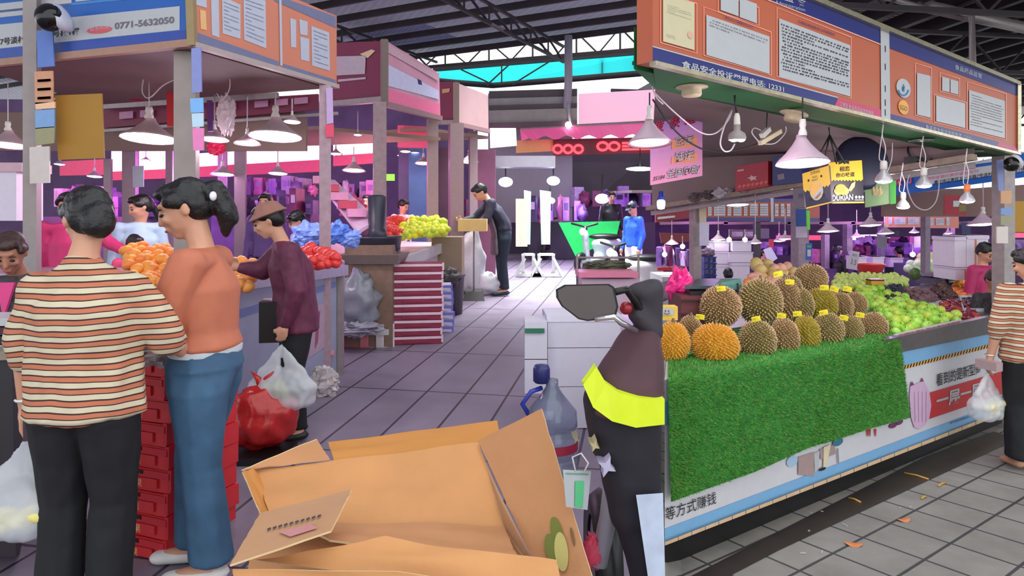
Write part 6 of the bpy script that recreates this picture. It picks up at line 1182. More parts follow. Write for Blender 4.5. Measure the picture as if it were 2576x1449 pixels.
blobp([[((1610, 735, 2.3), (.05, .06, .035)), ((1645, 720, 2.3), (.035, .06, .03)), ((1640, 800, 2.32), (.035, .06, .05))], [((1600, 790, 2.28), (.03, .05, .03)), ((1640, 830, 2.3), (.035, .06, .05))]], mat((52, 46, 54), .7, var=.1, bump=.3), 'handlebar_cover', seed=5)
mb = MB(); mb.ell(P(1575, 775, 2.25), (.022, .02, .022), mat((150, 30, 40), .3), 12, 8); mb.build('indicator', t)
mb = MB(); mb.hexa([P(1600, 1245, 2.05), P(1668, 1240, 2.05), P(1668, 1240, 2.2), P(1600, 1245, 2.2)], [P(1640, 1520, 2.0), P(1675, 1520, 2.0), P(1675, 1520, 2.15), P(1640, 1520, 2.15)], mat((176, 186, 206), .3, var=.15)); mb.build('leg_shield', t)
mb = MB(); mb.tube([P(1505, 1420, 2.3), P(1530, 1300, 2.3), P(1540, 1220, 2.3)], .03, mat((150, 146, 158), .4), 10); mb.build('front_fork', t)
mb = MB(); 
R = Matrix.Rotation(math.pi/2, 3, 'X') @ Matrix.Rotation(math.pi/2, 3, 'Y') if False else Matrix.Rotation(math.pi/2, 3, 'Y')
c = V((.34, 2.55, .32)); mb.lathe([(.14, -.04), (.2, -.05), (.235, 0), (.2, .05), (.14, .04), (.14, -.04)], c, M_black, 28, R); mb.build('wheel', t)
mb = MB(); mb.lathe([(.0, -.04), (.14, -.03), (.14, .03), (0, .04)], c, M_steel, 20, R); mb.build('hub', t)
t2 = thing('hanging_card', P(1455, 1190, 2.1), 'white card with a green panel hanging on strings from the scooter', 'card')
pl = vplane(P(1420, 1232, 2.06), P(1488, 1232, 2.14)); mb = MB(); mb.slab([pl(1424, 1275), pl(1478, 1283), pl(1487, 1186), pl(1416, 1183)], (0, .005, 0), M_paper)
rectp(pl, [(1447, 1210), (1470, 1211), (1466, 1278), (1446, 1275)], mat((90, 190, 130), .5), mb, .003); rectp(pl, [(1424, 1190), (1480, 1192), (1480, 1195), (1424, 1193)], mat((80, 160, 120), .5), mb, .003); mb.build('card_sheet', t2)
mb = MB(); mb.tube([P(1448, 1186, 2.09), P(1440, 1150, 2.1), P(1462, 1140, 2.1), P(1480, 1165, 2.1), P(1470, 1186, 2.1)], .003, M_cord, 6); mb.build('string', t2)
crumple(P(1495, 1388, 2.3), (.035, .03, .055), mat((206, 60, 90), .5), 'mesh_bag', 'small pink red mesh bag at the foot of the scooter', 'bag', 15, 5, .4)
# far scooters, pink lidded cooler, barriers, green sheet
def farscooter(px, d, label, cl, yaw=0):
    X = (px-CX)/F*d; b = V((X, d, fz(X, d))); R = Matrix.Rotation(yaw, 3, 'Z'); t = thing('parked_scooter', b, label, 'scooter')
    T = lambda x, y, z: b+R@V((x, y, z))
    for s in (-.55, .6): mb = MB(); mb.lathe([(.12, -.05), (.2, -.05), (.23, 0), (.2, .05), (.12, .05), (.12, -.05)], T(s, 0, .23), M_black, 20, R @ Matrix.Rotation(math.pi/2, 3, 'X')); mb.build('wheel', t)
    hs = [[(T(.6, 0, .45), .12), (T(.1, 0, .35), .12)], [(T(.65, 0, .62), (.2, .14, .1)), (T(.1, 0, .6), (.16, .13, .1)), (T(.2, 0, .38), .12)], [(T(-.35, 0, .35), (.06, .16, .08)), (T(-.42, 0, .8), (.07, .18, .1))], [(T(.1, 0, .28), .08), (T(-.4, 0, .28), .08)]]
    vs, fs = blob(hs, .03, 3); mb = MB(); mb.add(vs, fs, cl, True); mb.build('body_shell', t)
    mb = MB(); mb.ell(T(.35, 0, .74), (.34, .15, .07), M_black, 14, 8); mb.build('seat', t)
    mb = MB(); mb.tube([T(-.45, -.3, 1.02), T(-.4, 0, .95), T(-.45, .3, 1.02)], .022, M_dark, 8); mb.tube([T(-.42, 0, .8), T(-.4, 0, .96)], .04, M_dark, 8); mb.build('handlebar', t)
    mb = MB(); mb.ell(T(-.5, 0, .86), (.07, .1, .07), mat((240, 248, 255), .3, emit=1.2), 12, 8); mb.build('headlight', t)
farscooter(1500, 13.6, 'light grey parked scooter before the green sheet', mat((190, 214, 206), .4), .9); farscooter(1590, 11.6, 'white parked scooter right of the green sheet below the blue shirt man', mat((206, 206, 200), .4), .6); farscooter(1390, 17, 'dark scooter beyond the white barriers', M_dark, 1.2)
t = thing('cooler_cart', PF(1540, 770), 'low white cooler cart with a pink lid beyond the mirror', 'cart'); b = P(1540, 730, 6.6)
mb = MB(); mb.box(P(1530, 740, 6.7), (.56, .4, .34), mat((214, 190, 206), .5)); mb.build('box_body', t); mb = MB(); mb.box(P(1524, 687, 6.6), (.56, .42, .05), mat((226, 130, 160), .4)); mb.build('lid', t)
mb = MB(); [mb.tube([P(x, 640, 6.7), P(x, 740, 6.7)], .012, M_pipe, 6) for x in (1452, 1606)]; mb.tube([P(1452, 648, 6.7), P(1606, 648, 6.7)], .012, M_pipe, 6); mb.build('frame', t)
crumple(P(1528, 668, 6.9), (.22, .14, .05), mat((90, 96, 76), .7, var=.4, scale=20), 'leafy_greens', 'dull green leaves piled on the pink lidded cooler', 'vegetables', 16, 5, .5)
for i, (x0_, x1_, lb) in enumerate(((1322, 1342, 'left white folding barrier in the bright exit'), (1362, 1392, 'right white folding barrier in the bright exit'))):
    d = 13; t = thing('folding_barrier', PF(x0_, 695), lb, 'barrier'); M_bar = mat((216, 222, 216), .5)
    mb = MB(); mb.slab([P(x0_, 615, d), P(x1_-8, 615, d), P(x1_-6, 482, d), P(x0_-4, 478, d)], (0, .06, 0), mat((196, 236, 246), .4)); mb.build('board', t)
    mb = MB()
    for x in (x0_-6, x1_): mb.beam(P(x, 640, d), PF(x, 695), .06, .06, M_bar)
    mb.beam(PF(x0_-26, 697)+V((0, 0, .04)), PF(x1_+24, 697)+V((0, 0, .04)), .06, .06, M_bar); mb.beam(P(x0_-2, 650, d), PF(x0_-26, 697), .05, .05, M_bar); mb.beam(P(x1_, 650, d), PF(x1_+24, 697), .05, .05, M_bar); mb.beam(P(x0_-6, 640, d), P(x1_, 640, d), .05, .05, M_bar); mb.build('frame', t)
mb = MB(); mb.slab([P(1405, 560, 14.2), P(1560, 556, 14.2), P(1550, 600, 14.2), P(1448, 645, 14.2)], (0, .03, 0), mat((30, 206, 96), .5, var=.08)); mb.build('green_sheet', label='bright green sheet draped behind the light grey scooter', cat='sheet')
mb = MB(); mb.box(P(1312, 560, 12.8), (.22, .2, .9), mat((206, 200, 180), .5)); mb.build('beige_cabinet', label='beige cabinet behind the leaning man', cat='cabinet')
# small things on the right floor
for x, y, r, a, lb in ((2273, 1310, .03, .2, 'fallen orange brown leaf near the counter plinth'), (2147, 1371, .034, -.2, 'larger fallen orange brown leaf nearest to us')):
    mb = MB(); p = PF(x, y); R = Matrix.Rotation(a, 3, 'Z'); mb.add([p+R@V((r*1.3*math.cos(k*.52), r*.8*math.sin(k*.52), .006+.006*math.cos(k*1.04))) for k in range(12)]+[p+V((0, 0, .003))], [(k, (k+1) % 12, 12) for k in range(12)], mat((214, 130, 80), .7)); mb.build('fallen_leaf', label=lb, cat='leaf')
for x, y, x2, y2, lb in ((2275, 1192, 2336, 1208, 'long dry stalk on the dark wet strip'), (2135, 1255, 2165, 1266, 'short dry stalk lying left of the long one'), (2360, 1225, 2380, 1216, 'bent dry stalk on the tile line'), (2318, 1257, 2330, 1251, 'tiny dry stalk below the bent one')):
    mb = MB(); mb.tube([PF(x, y)+V((0, 0, .006)), PF((x+x2)/2, (y+y2)/2-1)+V((0, 0, .009)), PF(x2, y2)+V((0, 0, .006))], .006, mat((196, 150, 70), .7), 6); mb.build('dry_stalk', label=lb, cat='stalk')
for i, (x, y) in enumerate(((2020, 1393), (2068, 1390), (2125, 1322), (2290, 1276), (2265, 1279), (2040, 1292), (2068, 1288), (2035, 1337))):
    mb = MB(); mb.box(PF(x, y)+V((0, 0, .004)), (.03 if i < 3 else .014, .006, .004), M_paper, i); mb.build('litter_scrap', label='tiny pale scrap of litter on the tiles by the plinth', cat='litter', group='pale scraps on the floor')
# wet dark strip of floor along the plinth
mb = MB(); q = [PF(1690, 1449+60), PF(1700, 1440), PF(2326, 1146), PF(2500, 1085), PF(2576, 1090), PF(2400, 1180), PF(2100, 1310), PF(1800, 1470)]
mb.poly([p+V((0, 0, .003)) for p in (PF(1700, 1470), PF(2326, 1150), PF(2500, 1086), PF(2560, 1105), PF(2330, 1212), PF(1960, 1385), PF(1740, 1500))], mat((46, 44, 44), .3, var=.3, scale=5)); mb.build('floor_wet_strip', kind='structure')
# ================================================================ background
# left and centre
LB_ = lambda e, c: mat(c, .5, emit=e)
def glowpanel(q, d, m, label, th=.08, cat='light box'): mb = MB(); ds = d if isinstance(d, tuple) else (d, d); mb.slab([P(q[0][0], q[0][1], ds[0]), P(q[1][0], q[1][1], ds[1]), P(q[2][0], q[2][1], ds[1]), P(q[3][0], q[3][1], ds[0])][::-1], (0, th, 0), m); return mb.build('glow_panel', label=label, cat=cat)
PK = mat((255, 205, 225), .5, emit=1.0); PK2 = mat((250, 110, 140), .5, emit=.45, ecol=(250, 90, 120))  # light on the pink awnings is put in as their own glow
for q, lb in (([(280, 372), (310, 374), (310, 430), (280, 432)], 'small glowing pink awning panel left of the grey post'), ([(350, 378), (446, 374), (446, 424), (350, 430)], 'glowing pink awning panel between the grey posts'), ([(492, 386), (600, 380), (600, 412), (492, 420)], 'glowing pink awning panel right of the corner post'), ([(620, 372), (802, 366), (802, 402), (620, 414)], 'wide glowing pink awning panel left of the slim post'), ([(838, 360), (945, 356), (945, 385), (838, 392)], 'glowing pink awning panel under the maroon second fascia')): glowpanel(q, 11.5, PK, lb)
t_, pk = None, mat((226, 100, 130), .6)
for q, lb in (([(150, 406), (270, 400), (268, 440), (150, 442)], 'pink awning strip behind the ochre poster'), ([(280, 432), (446, 424), (446, 448), (280, 454)], 'salmon awning edge below the pink panels at left'), ([(492, 420), (802, 402), (802, 432), (492, 446)], 'long salmon awning edge below the wide pink panel'), ([(838, 392), (945, 385), (945, 410), (838, 418)], 'salmon awning edge under the second fascia'), ([(1000, 315), (1075, 318), (1075, 372), (1000, 370)], 'salmon board between the second stall posts')):
    mb = MB(); mb.slab([P(x, y, 11.45) for x, y in q][::-1], (0, .1, 0), pk); mb.build('awning', label=lb, cat='awning')
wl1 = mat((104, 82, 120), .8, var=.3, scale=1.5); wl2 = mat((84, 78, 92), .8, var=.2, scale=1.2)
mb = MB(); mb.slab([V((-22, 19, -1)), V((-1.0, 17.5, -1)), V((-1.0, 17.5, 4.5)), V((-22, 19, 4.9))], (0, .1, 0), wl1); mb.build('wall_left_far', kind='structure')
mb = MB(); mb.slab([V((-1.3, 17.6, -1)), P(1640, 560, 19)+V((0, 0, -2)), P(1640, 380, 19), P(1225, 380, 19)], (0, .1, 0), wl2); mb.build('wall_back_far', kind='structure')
mb = MB(); mb.slab([P(1228, 560, 17.2), P(1440, 560, 17.2), P(1440, 225, 17.2), P(1228, 235, 17.2)], (0, .05, 0), mat((140, 134, 140), .6)); mb.build('wall_back_gable', kind='structure')
for i, (y0, y1, c) in enumerate(((226, 245, (84, 76, 80)), (245, 262, (150, 146, 148)), (262, 275, (84, 74, 78)), (275, 306, (146, 142, 138)), (306, 320, (92, 70, 84)))):
    mb = MB(); mb.slab([P(1230, y1+4, 16.8-.1*i), P(1452, y1-2, 16.8-.1*i), P(1452, y0-3, 16.8-.1*i), P(1230, y0+3, 16.8-.1*i)], (0, .08, 0), mat(c, .6, var=.12, scale=4)); mb.build('roof_strip', label='%s strip of the small tiled canopy under the cyan band, %s' % ('dark' if i % 2 == 0 else 'pale', ['topmost', 'second from the top', 'middle', 'fourth from the top', 'lowest'][i]), cat='canopy')
mb = MB(); mb.slab([P(1456, 312, 17), P(1700, 300, 17), P(1700, 222, 17), P(1456, 236, 17)], (0, .1, 0), mat((236, 150, 186), .5, emit=.5, ecol=(255, 200, 222))); mb.build('glow_panel', label='big pale pink backlit sheet above the pink awning', cat='light box')  # light from behind the sheet is put in as its own glow
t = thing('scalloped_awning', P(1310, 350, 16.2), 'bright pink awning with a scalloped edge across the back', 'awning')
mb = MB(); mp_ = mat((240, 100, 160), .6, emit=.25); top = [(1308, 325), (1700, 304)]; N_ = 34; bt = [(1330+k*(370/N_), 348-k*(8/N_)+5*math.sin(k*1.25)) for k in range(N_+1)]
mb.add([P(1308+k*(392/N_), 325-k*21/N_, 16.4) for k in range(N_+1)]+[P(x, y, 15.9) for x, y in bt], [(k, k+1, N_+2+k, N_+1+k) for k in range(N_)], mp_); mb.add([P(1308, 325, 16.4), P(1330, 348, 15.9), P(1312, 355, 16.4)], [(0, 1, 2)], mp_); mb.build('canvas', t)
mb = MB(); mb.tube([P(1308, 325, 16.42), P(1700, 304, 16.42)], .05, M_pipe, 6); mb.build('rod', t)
mb = MB(); mb.slab([P(1233, 372, 16), P(1300, 366, 16), P(1298, 322, 16), P(1232, 322, 16)], (0, .08, 0), mat((255, 226, 236), .5, emit=.8)); mb.build('glow_panel', label='small white pink light box at the left end of the awning', cat='light box')
mb = MB(); mb.slab([P(1298, 385, 16.5), P(1392, 380, 16.5), P(1392, 350, 16.5), P(1298, 354, 16.5)], (0, .08, 0), mat((206, 150, 96), .5)); mb.build('tan_board', label='tan wooden board under the left part of the pink awning', cat='board')
t = thing('led_sign', P(1390, 390, 16.3), 'dark sign with glowing red figures under the awning', 'sign')
mb = MB(); mb.slab([P(1392, 392, 16.4), P(1690, 384, 16.4), P(1690, 344, 16.4), P(1392, 350, 16.4)], (0, .06, 0), mat((74, 20, 30), .5)); mb.build('sign_case', t)
mb = MB(); mr = mat((255, 50, 60), .5, emit=3)
for x in (1403, 1429, 1455): mb.tube([P(x+11*math.cos(k*.524), 375+10*math.sin(k*.524), 16.35) for k in range(13)], .035, mr, 6)
for x in (1516, 1545): mb.tube([P(x+13*math.cos(k*.524), 368+10*math.sin(k*.524), 16.35) for k in range(13)], .035, mr, 6)
for y in (360, 368, 376): mb.tube([P(1565, y, 16.35), P(1645, y-2, 16.35)], .03, mr, 6)
mb.build('glowing_figures', t)
# bright opening: steel frame and cyan translucent band
Mcy = bpy.data.materials.new('cyan_sheet'); Mcy.use_nodes = True; nt = Mcy.node_tree; b = nt.nodes['Principled BSDF']; b.inputs['Base Color'].default_value = (*lin((60, 235, 235)), 1); tr = nt.nodes.new('ShaderNodeBsdfTranslucent'); tr.inputs[0].default_value = (*lin((60, 240, 240)), 1); ms = nt.nodes.new('ShaderNodeMixShader'); ms.inputs[0].default_value = .7; nt.links.new(b.outputs[0], ms.inputs[1]); nt.links.new(tr.outputs[0], ms.inputs[2]); nt.links.new(ms.outputs[0], nt.nodes['Material Output'].inputs[0])
mb = MB(); mb.add([P(1100, 202, 21.2), P(1240, 214, 21), P(1645, 182, 19.5), P(1645, 132, 19.5), P(1100, 180, 21.2)], [(0, 1, 2, 3, 4)], Mcy); mb.build('cyan_cladding', label='bright cyan translucent band across the open gable', cat='cladding')
mb = MB(); mb.beam(P(1090, 176, 21), P(1645, 130, 19.3), .1, .1, M_truss); mb.tube([P(1100, 203, 20.9), P(1150, 208, 20.8), P(1240, 215, 20.6), P(1645, 182, 19.2)], .09, M_truss, 8)
for x in (1262, 1430, 1515, 1604): y0, y1 = 176-(x-1090)*.083, 214-(x-1240)*.08; mb.beam(P(x, y0, 20), P(x, y1, 20), .12 if x in (1430, 1604) else .04, .08, mat((50, 70, 150), .5) if x in (1430, 1604) else M_truss)
mb.beam(P(1300, 145, 20), P(1225, 214, 20), .04, .04, M_truss); mb.beam(P(1160, 175, 20.5), P(1240, 213, 20.5), .04, .04, M_truss); mb.beam(P(1390, 150, 20), P(1290, 212, 20), .04, .04, M_truss); mb.build('gable_frame', kind='structure')
mb = MB(); mb.tube([P(1430, 90, 16.6), P(1430, 200, 16.6), P(1424, 322, 16.6)], .1, mat((150, 146, 160), .5), 10); mb.build('drain_pipe', label='grey steel column before the cyan band', cat='pipe')
mb = MB(); mb.tube([P(1436, 320, 16.4), P(1428, 262, 16.5)], .035, M_paper, 8); mb.ell(P(1430, 314, 16.3), .08, mat((255, 220, 225), .5, emit=5), 12, 8); mb.build('wall_lamp', label='small lit lamp on the steel column above the awning', cat='lamp')
for i, (x, y, r, lb) in enumerate(((1272, 458, .13, 'left of the three bright lamps behind the leaning man'), (1392, 455, .12, 'middle bright lamp right of the leaning man'), (1515, 500, .13, 'bright lamp low behind the parked scooters'), (1384, 505, .09, 'small bright lamp beside the right barrier'), (1610, 425, .14, 'long bright lamp above the blue shirt man'))):
    mb = MB(); mb.ell(P(x, y, 16), (r*(2.4 if i == 4 else 1.3), r, r*(.35 if i == 4 else .9)), mat((225, 245, 255), .5, emit=6), 14, 8); mb.tube([P(x, y-4, 16), P(x, y-60, 16.2)], .015, M_dark, 6); mb.build('work_lamp', label=lb, cat='lamp', group=None)
mb = MB(); mb.box(P(1302, 408, 15.5), (1.7, .5, .25), mat((176, 170, 180), .4)); mb.build('air_unit', label='grey louvred unit under the tan board', cat='unit')
mb = MB(); mb.slab([P(965, 438, 12.3), P(991, 438, 12.3), P(991, 454, 12.3), P(965, 454, 12.3)], (0, .08, 0), mat((120, 255, 60), .5, emit=1.3)); mb.build('exit_sign', label='small lit green sign above the seller in white', cat='sign')
# pieces behind the left stalls
rdn = random.Random(11)
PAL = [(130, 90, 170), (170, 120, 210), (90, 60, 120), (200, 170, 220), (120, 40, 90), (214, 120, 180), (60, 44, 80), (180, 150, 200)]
def shelfrow(x0, x1, y, d, n, hh, label, group, name='display_crate'):
    for k in range(n):
        x = x0+(x1-x0)*(k+rdn.uniform(.2, .8))/n; h_ = hh*rdn.uniform(.6, 1.3); w = (x1-x0)/n/F*d*rdn.uniform(.7, 1.15)
        mb = MB(); c = P(x, y, d+rdn.uniform(-.3, .3)); lump = k % 5 in (1, 3)
        if lump: o_ = V((k*3.3, x, 0)); mb.ell(c+V((0, 0, h_*.4)), (w*.55, .2, h_*.5), mat(rdn.choice(PAL), .45, var=.2), 14, 9, fn=lambda p: 1+.5*noise.noise(p*2.6+o_))
        else: mb.box(c+V((0, 0, h_/2)), (w, .35, h_), mat(rdn.choice(PAL), .6, var=.3, scale=14), rdn.uniform(-.3, .3))
        if not lump: mb.box(c+V((0, -.18, h_*.6)), (w*.6, .02, h_*.3), mat(rdn.choice(PAL), .6), 0)
        mb.build('goods_bag' if lump else name, label=label.replace('crate', 'bag') if lump else label, cat='bag' if lump else 'crate', group=group+(' in bags' if lump else ''))
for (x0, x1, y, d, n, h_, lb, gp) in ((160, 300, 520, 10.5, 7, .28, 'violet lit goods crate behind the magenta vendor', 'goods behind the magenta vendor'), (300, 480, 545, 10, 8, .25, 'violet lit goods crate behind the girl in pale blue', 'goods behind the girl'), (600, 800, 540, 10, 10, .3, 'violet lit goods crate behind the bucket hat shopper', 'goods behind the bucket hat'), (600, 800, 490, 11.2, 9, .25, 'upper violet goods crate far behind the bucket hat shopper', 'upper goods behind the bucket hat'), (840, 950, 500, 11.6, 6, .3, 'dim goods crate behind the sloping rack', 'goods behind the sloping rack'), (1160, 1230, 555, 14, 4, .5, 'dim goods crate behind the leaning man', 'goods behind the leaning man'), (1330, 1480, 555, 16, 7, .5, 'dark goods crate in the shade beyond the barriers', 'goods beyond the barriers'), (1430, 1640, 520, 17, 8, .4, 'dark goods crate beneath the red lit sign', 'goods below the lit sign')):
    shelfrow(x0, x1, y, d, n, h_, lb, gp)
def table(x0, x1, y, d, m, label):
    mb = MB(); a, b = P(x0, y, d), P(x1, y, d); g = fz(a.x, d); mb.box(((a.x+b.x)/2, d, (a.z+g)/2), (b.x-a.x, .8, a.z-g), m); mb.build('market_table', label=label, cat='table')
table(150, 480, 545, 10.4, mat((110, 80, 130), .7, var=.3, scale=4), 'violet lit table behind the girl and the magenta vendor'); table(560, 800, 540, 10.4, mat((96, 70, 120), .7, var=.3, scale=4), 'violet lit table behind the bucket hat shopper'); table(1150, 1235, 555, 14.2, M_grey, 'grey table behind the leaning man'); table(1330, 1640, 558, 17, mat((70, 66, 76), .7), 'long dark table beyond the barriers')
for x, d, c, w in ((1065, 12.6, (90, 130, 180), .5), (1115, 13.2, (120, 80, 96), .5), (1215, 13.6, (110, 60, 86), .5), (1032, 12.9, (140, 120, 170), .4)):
    mb = MB(); b = P(x, 560, d); mb.box((b.x, b.y, 1.6), (w, .3, 2.6), mat(c, .6, var=.15, scale=3)); mb.build('shutter_panel', label='%s upright panel in the far stall row' % {1065: 'blue grey', 1115: 'brownish', 1215: 'dark maroon', 1032: 'lilac'}[x], cat='panel')
# right side background
bnr = vplane(P(2200, 490, 8.6), P(2505, 455, 7.4))
t = thing('bank_banner', bnr(2380, 480), 'blue bank banner with red characters behind the reflector bulbs', 'banner')
tb_, bb_ = ly((2180, 452), (2620, 378)), ly((2180, 502), (2620, 440))
mb = MB(); mb.slab([bnr(2180, bb_(2180)), bnr(2620, bb_(2620)), bnr(2620, tb_(2620)), bnr(2180, tb_(2180))], (.02, .08, 0), M_blue); mb.build('backing_panel', t)
mb = MB(); f2 = lambda f, dy: (lambda x: f(x)+dy)
def bs(x0, x1, a, b, m, off=.01): rectp(bnr, [(x0, bb_(x0)-a), (x1, bb_(x1)-a), (x1, bb_(x1)-b), (x0, bb_(x0)-b)], m, mb, off)
bs(2315, 2620, 42, 16, M_paper); bs(2335, 2376, 57, 50, M_paper); bs(2382, 2440, 57, 50, M_paper); bs(2446, 2500, 57, 50, M_paper); mb.build('printed_sign', t)
mb = TB(); ptext(bnr, '银行', (2244, 470), (2298, 461), 30, M_paper, mb, .014, .03); ptext(bnr, '银行', (2244, 470), (2298, 461), 30, mat((200, 40, 60), .5), mb, .018, .01)
ptext(bnr, '南宁市江南区五一东路7号淡村商', (2350, 463), (2508, 440), 9, M_dark, mb, .014, .01); ptext(bnr, '中国农业银行南宁淡村支行', (2320, 455), (2462, 434), 8, mat((214, 110, 150), .5), mb, .014, .01); ptext(bnr, '楼1楼', (2548, 434), (2580, 428), 13, M_dark, mb, .014, .01); mb.build('lettering', t)
mb = MB(); mb.slab([P(2225, 545, 8.7), P(2640, 545, 7.6), P(2640, 460, 7.6), P(2225, 490, 8.7)], (0, .08, 0), mat((140, 112, 104), .7, var=.05, scale=3)); mb.build('wall_right_board', kind='structure')
t, pl = giftbox([(2375, 490), (2430, 492), (2430, 542), (2375, 540)], (7.7, 7.6), .1, mat((150, 40, 56), .5, var=.2, scale=10), 'faded red fruit carton on the back board under the bank banner')
mb = MB(); rectp(pl, [(2398, 505), (2414, 505), (2414, 520), (2398, 520)], mat((180, 190, 190), .5), mb, .004); rectp(pl, [(2412, 515), (2430, 515), (2430, 532), (2412, 532)], mat((110, 110, 60), .5), mb, .004); mb.build('printed_art', t)
def far_fascia(x0, x1, y0, y1, d0, d1, label, m=M_or2, seed=0, band=True):
    pl = vplane(P(x0, y1, d0), P(x1, y1, d1)); t = thing('stall_fascia', pl(x0, y1), label, 'sign board'); mb = MB(); mb.slab([pl(x0, y1), pl(x1, y1), pl(x1, y0), pl(x0, y0)], (0, .08, 0), m); mb.build('backing_panel', t)
    mb = MB(); rd_ = random.Random(seed); H_ = y1-y0
    if band: rectp(pl, [(x0, y1-H_*.16), (x1, y1-H_*.16), (x1, y1), (x0, y1)], M_navy, mb, .01); rectp(pl, [(x0, y0), (x1, y0), (x1, y0+H_*.14), (x0, y0+H_*.14)], M_navy, mb, .01)
    x = x0+5
    while x < x1-12:
        w = rd_.choice([9, 20, 28]); 
        if x+w < x1-3: rectp(pl, [(x, y0+H_*.22), (x+w, y0+H_*.22), (x+w, y1-H_*.24), (x, y1-H_*.24)], M_paper, mb, .012); lines(pl, [(x+1, y0+H_*.3), (x+w-1, y0+H_*.3), (x+w-1, y1-H_*.3), (x+1, y1-H_*.3)], 4, M_grey, mb, .02, .3, seed, dash=False)
        x += w+6
    mb.build('printed_notice', t)
FO = mat((176, 88, 60), .5, var=.05, scale=2)
far_fascia(1776, 1938, 500, 556, 11, 11.4, 'far orange notice fascia left of the white joint, behind the trays', FO, 1); far_fascia(1944, 2062, 500, 558, 11.4, 11.7, 'far orange notice fascia right of the white joint', FO, 2)
far_fascia(2230, 2318, 540, 572, 12, 12, 'pale orange far fascia left of the middle post', M_or2, 3, False); far_fascia(2334, 2412, 542, 574, 12, 12, 'pale orange far fascia right of the middle post', M_or2, 4, False); far_fascia(1836, 1900, 578, 600, 15, 15, 'tiny brownish fascia above the foam boxes', mat((130, 100, 96), .6), 5, False); far_fascia(1910, 1935, 575, 600, 15, 15, 'tiny pale fascia right of the dark pillar', M_grey, 6, False)
t = thing('stall_fascia', P(1700, 560, 9.6), 'maroon far fascia at the left under the shelf rail', 'sign board'); mb = MB(); mb.slab([P(1650, 560, 9.8), P(1738, 548, 9.8), P(1738, 520, 9.8), P(1650, 524, 9.8)], (0, .08, 0), mat((134, 40, 50), .5)); mb.build('backing_panel', t); mb = MB(); mb.slab([P(1655, 552, 9.75), P(1698, 547, 9.75), P(1698, 542, 9.75), P(1655, 546, 9.75)], (0, .02, 0), M_paper); mb.slab([P(1650, 520, 9.75), P(1738, 514, 9.75), P(1738, 500, 9.75), P(1650, 505, 9.75)], (0, .05, 0), M_grey); mb.build('printed_sign', t)
mb = MB(); mb.slab([P(1940, 558, 11.38), P(1946, 558, 11.38), P(1946, 492, 11.38), P(1938, 492, 11.38)], (0, .06, 0), M_paper); mb.build('fascia_joint', label='white joint strip between the two far orange fascias', cat='strip')
t = thing('shop_sign', P(1700, 600, 10.5), 'dark red hanging sign with faded characters low at the left', 'sign'); mb = MB(); mb.slab([P(1664, 612, 10.5), P(1736, 608, 10.5), P(1736, 588, 10.5), P(1660, 586, 10.5)], (0, .05, 0), mat((110, 40, 44), .6)); mb.build('sign_board', t)
t = thing('shop_sign', P(1690, 690, 10), 'red sign strip with pale characters above the white tubs', 'sign'); mb = MB(); mb.slab([P(1655, 681, 9.4), P(1720, 681, 9.4), P(1720, 671, 9.4), P(1655, 673, 9.4)], (0, .05, 0), mat((170, 24, 34), .5)); mb.build('sign_board', t); mb = MB(); mb.text('中国农业银行', P(1690, 680, 9.35), P(1719, 680, 9.35)-P(1690, 680, 9.35), P(1690, 673, 9.35)-P(1690, 680, 9.35), M_paper); mb.build('lettering', t)
def bp(x, d, w, top, c, lb): fpost(x, d, w, top, mat(c, .45, .2, var=.15), lb)
bp(1749, 8.0, 22, 500, (160, 146, 146), 'grey steel post left of the white square board'); bp(2012, 9.4, 30, 520, (130, 116, 124), 'grey post behind the durian bag carrying the blue box'); bp(2328, 9.2, 15, 535, (124, 110, 124), 'middle grey post behind the digital scale'); bp(1904, 11.2, 13, 560, (60, 52, 56), 'dark pillar behind the netted pomelos'); bp(2076, 12.5, 14, 590, (150, 130, 146), 'lilac post behind the topmost durian'); bp(2132, 12.8, 16, 560, (140, 124, 138), 'pale post behind the price board'); bp(2391, 13.5, 14, 560, (120, 104, 110), 'post left of the tall foam boxes'); bp(2217, 12.6, 12, 560, (110, 96, 120), 'post behind the picture sign')
bp(2524, 6.0, 34, 392, (156, 146, 146), 'broad grey post at the right end of the orange fascia')
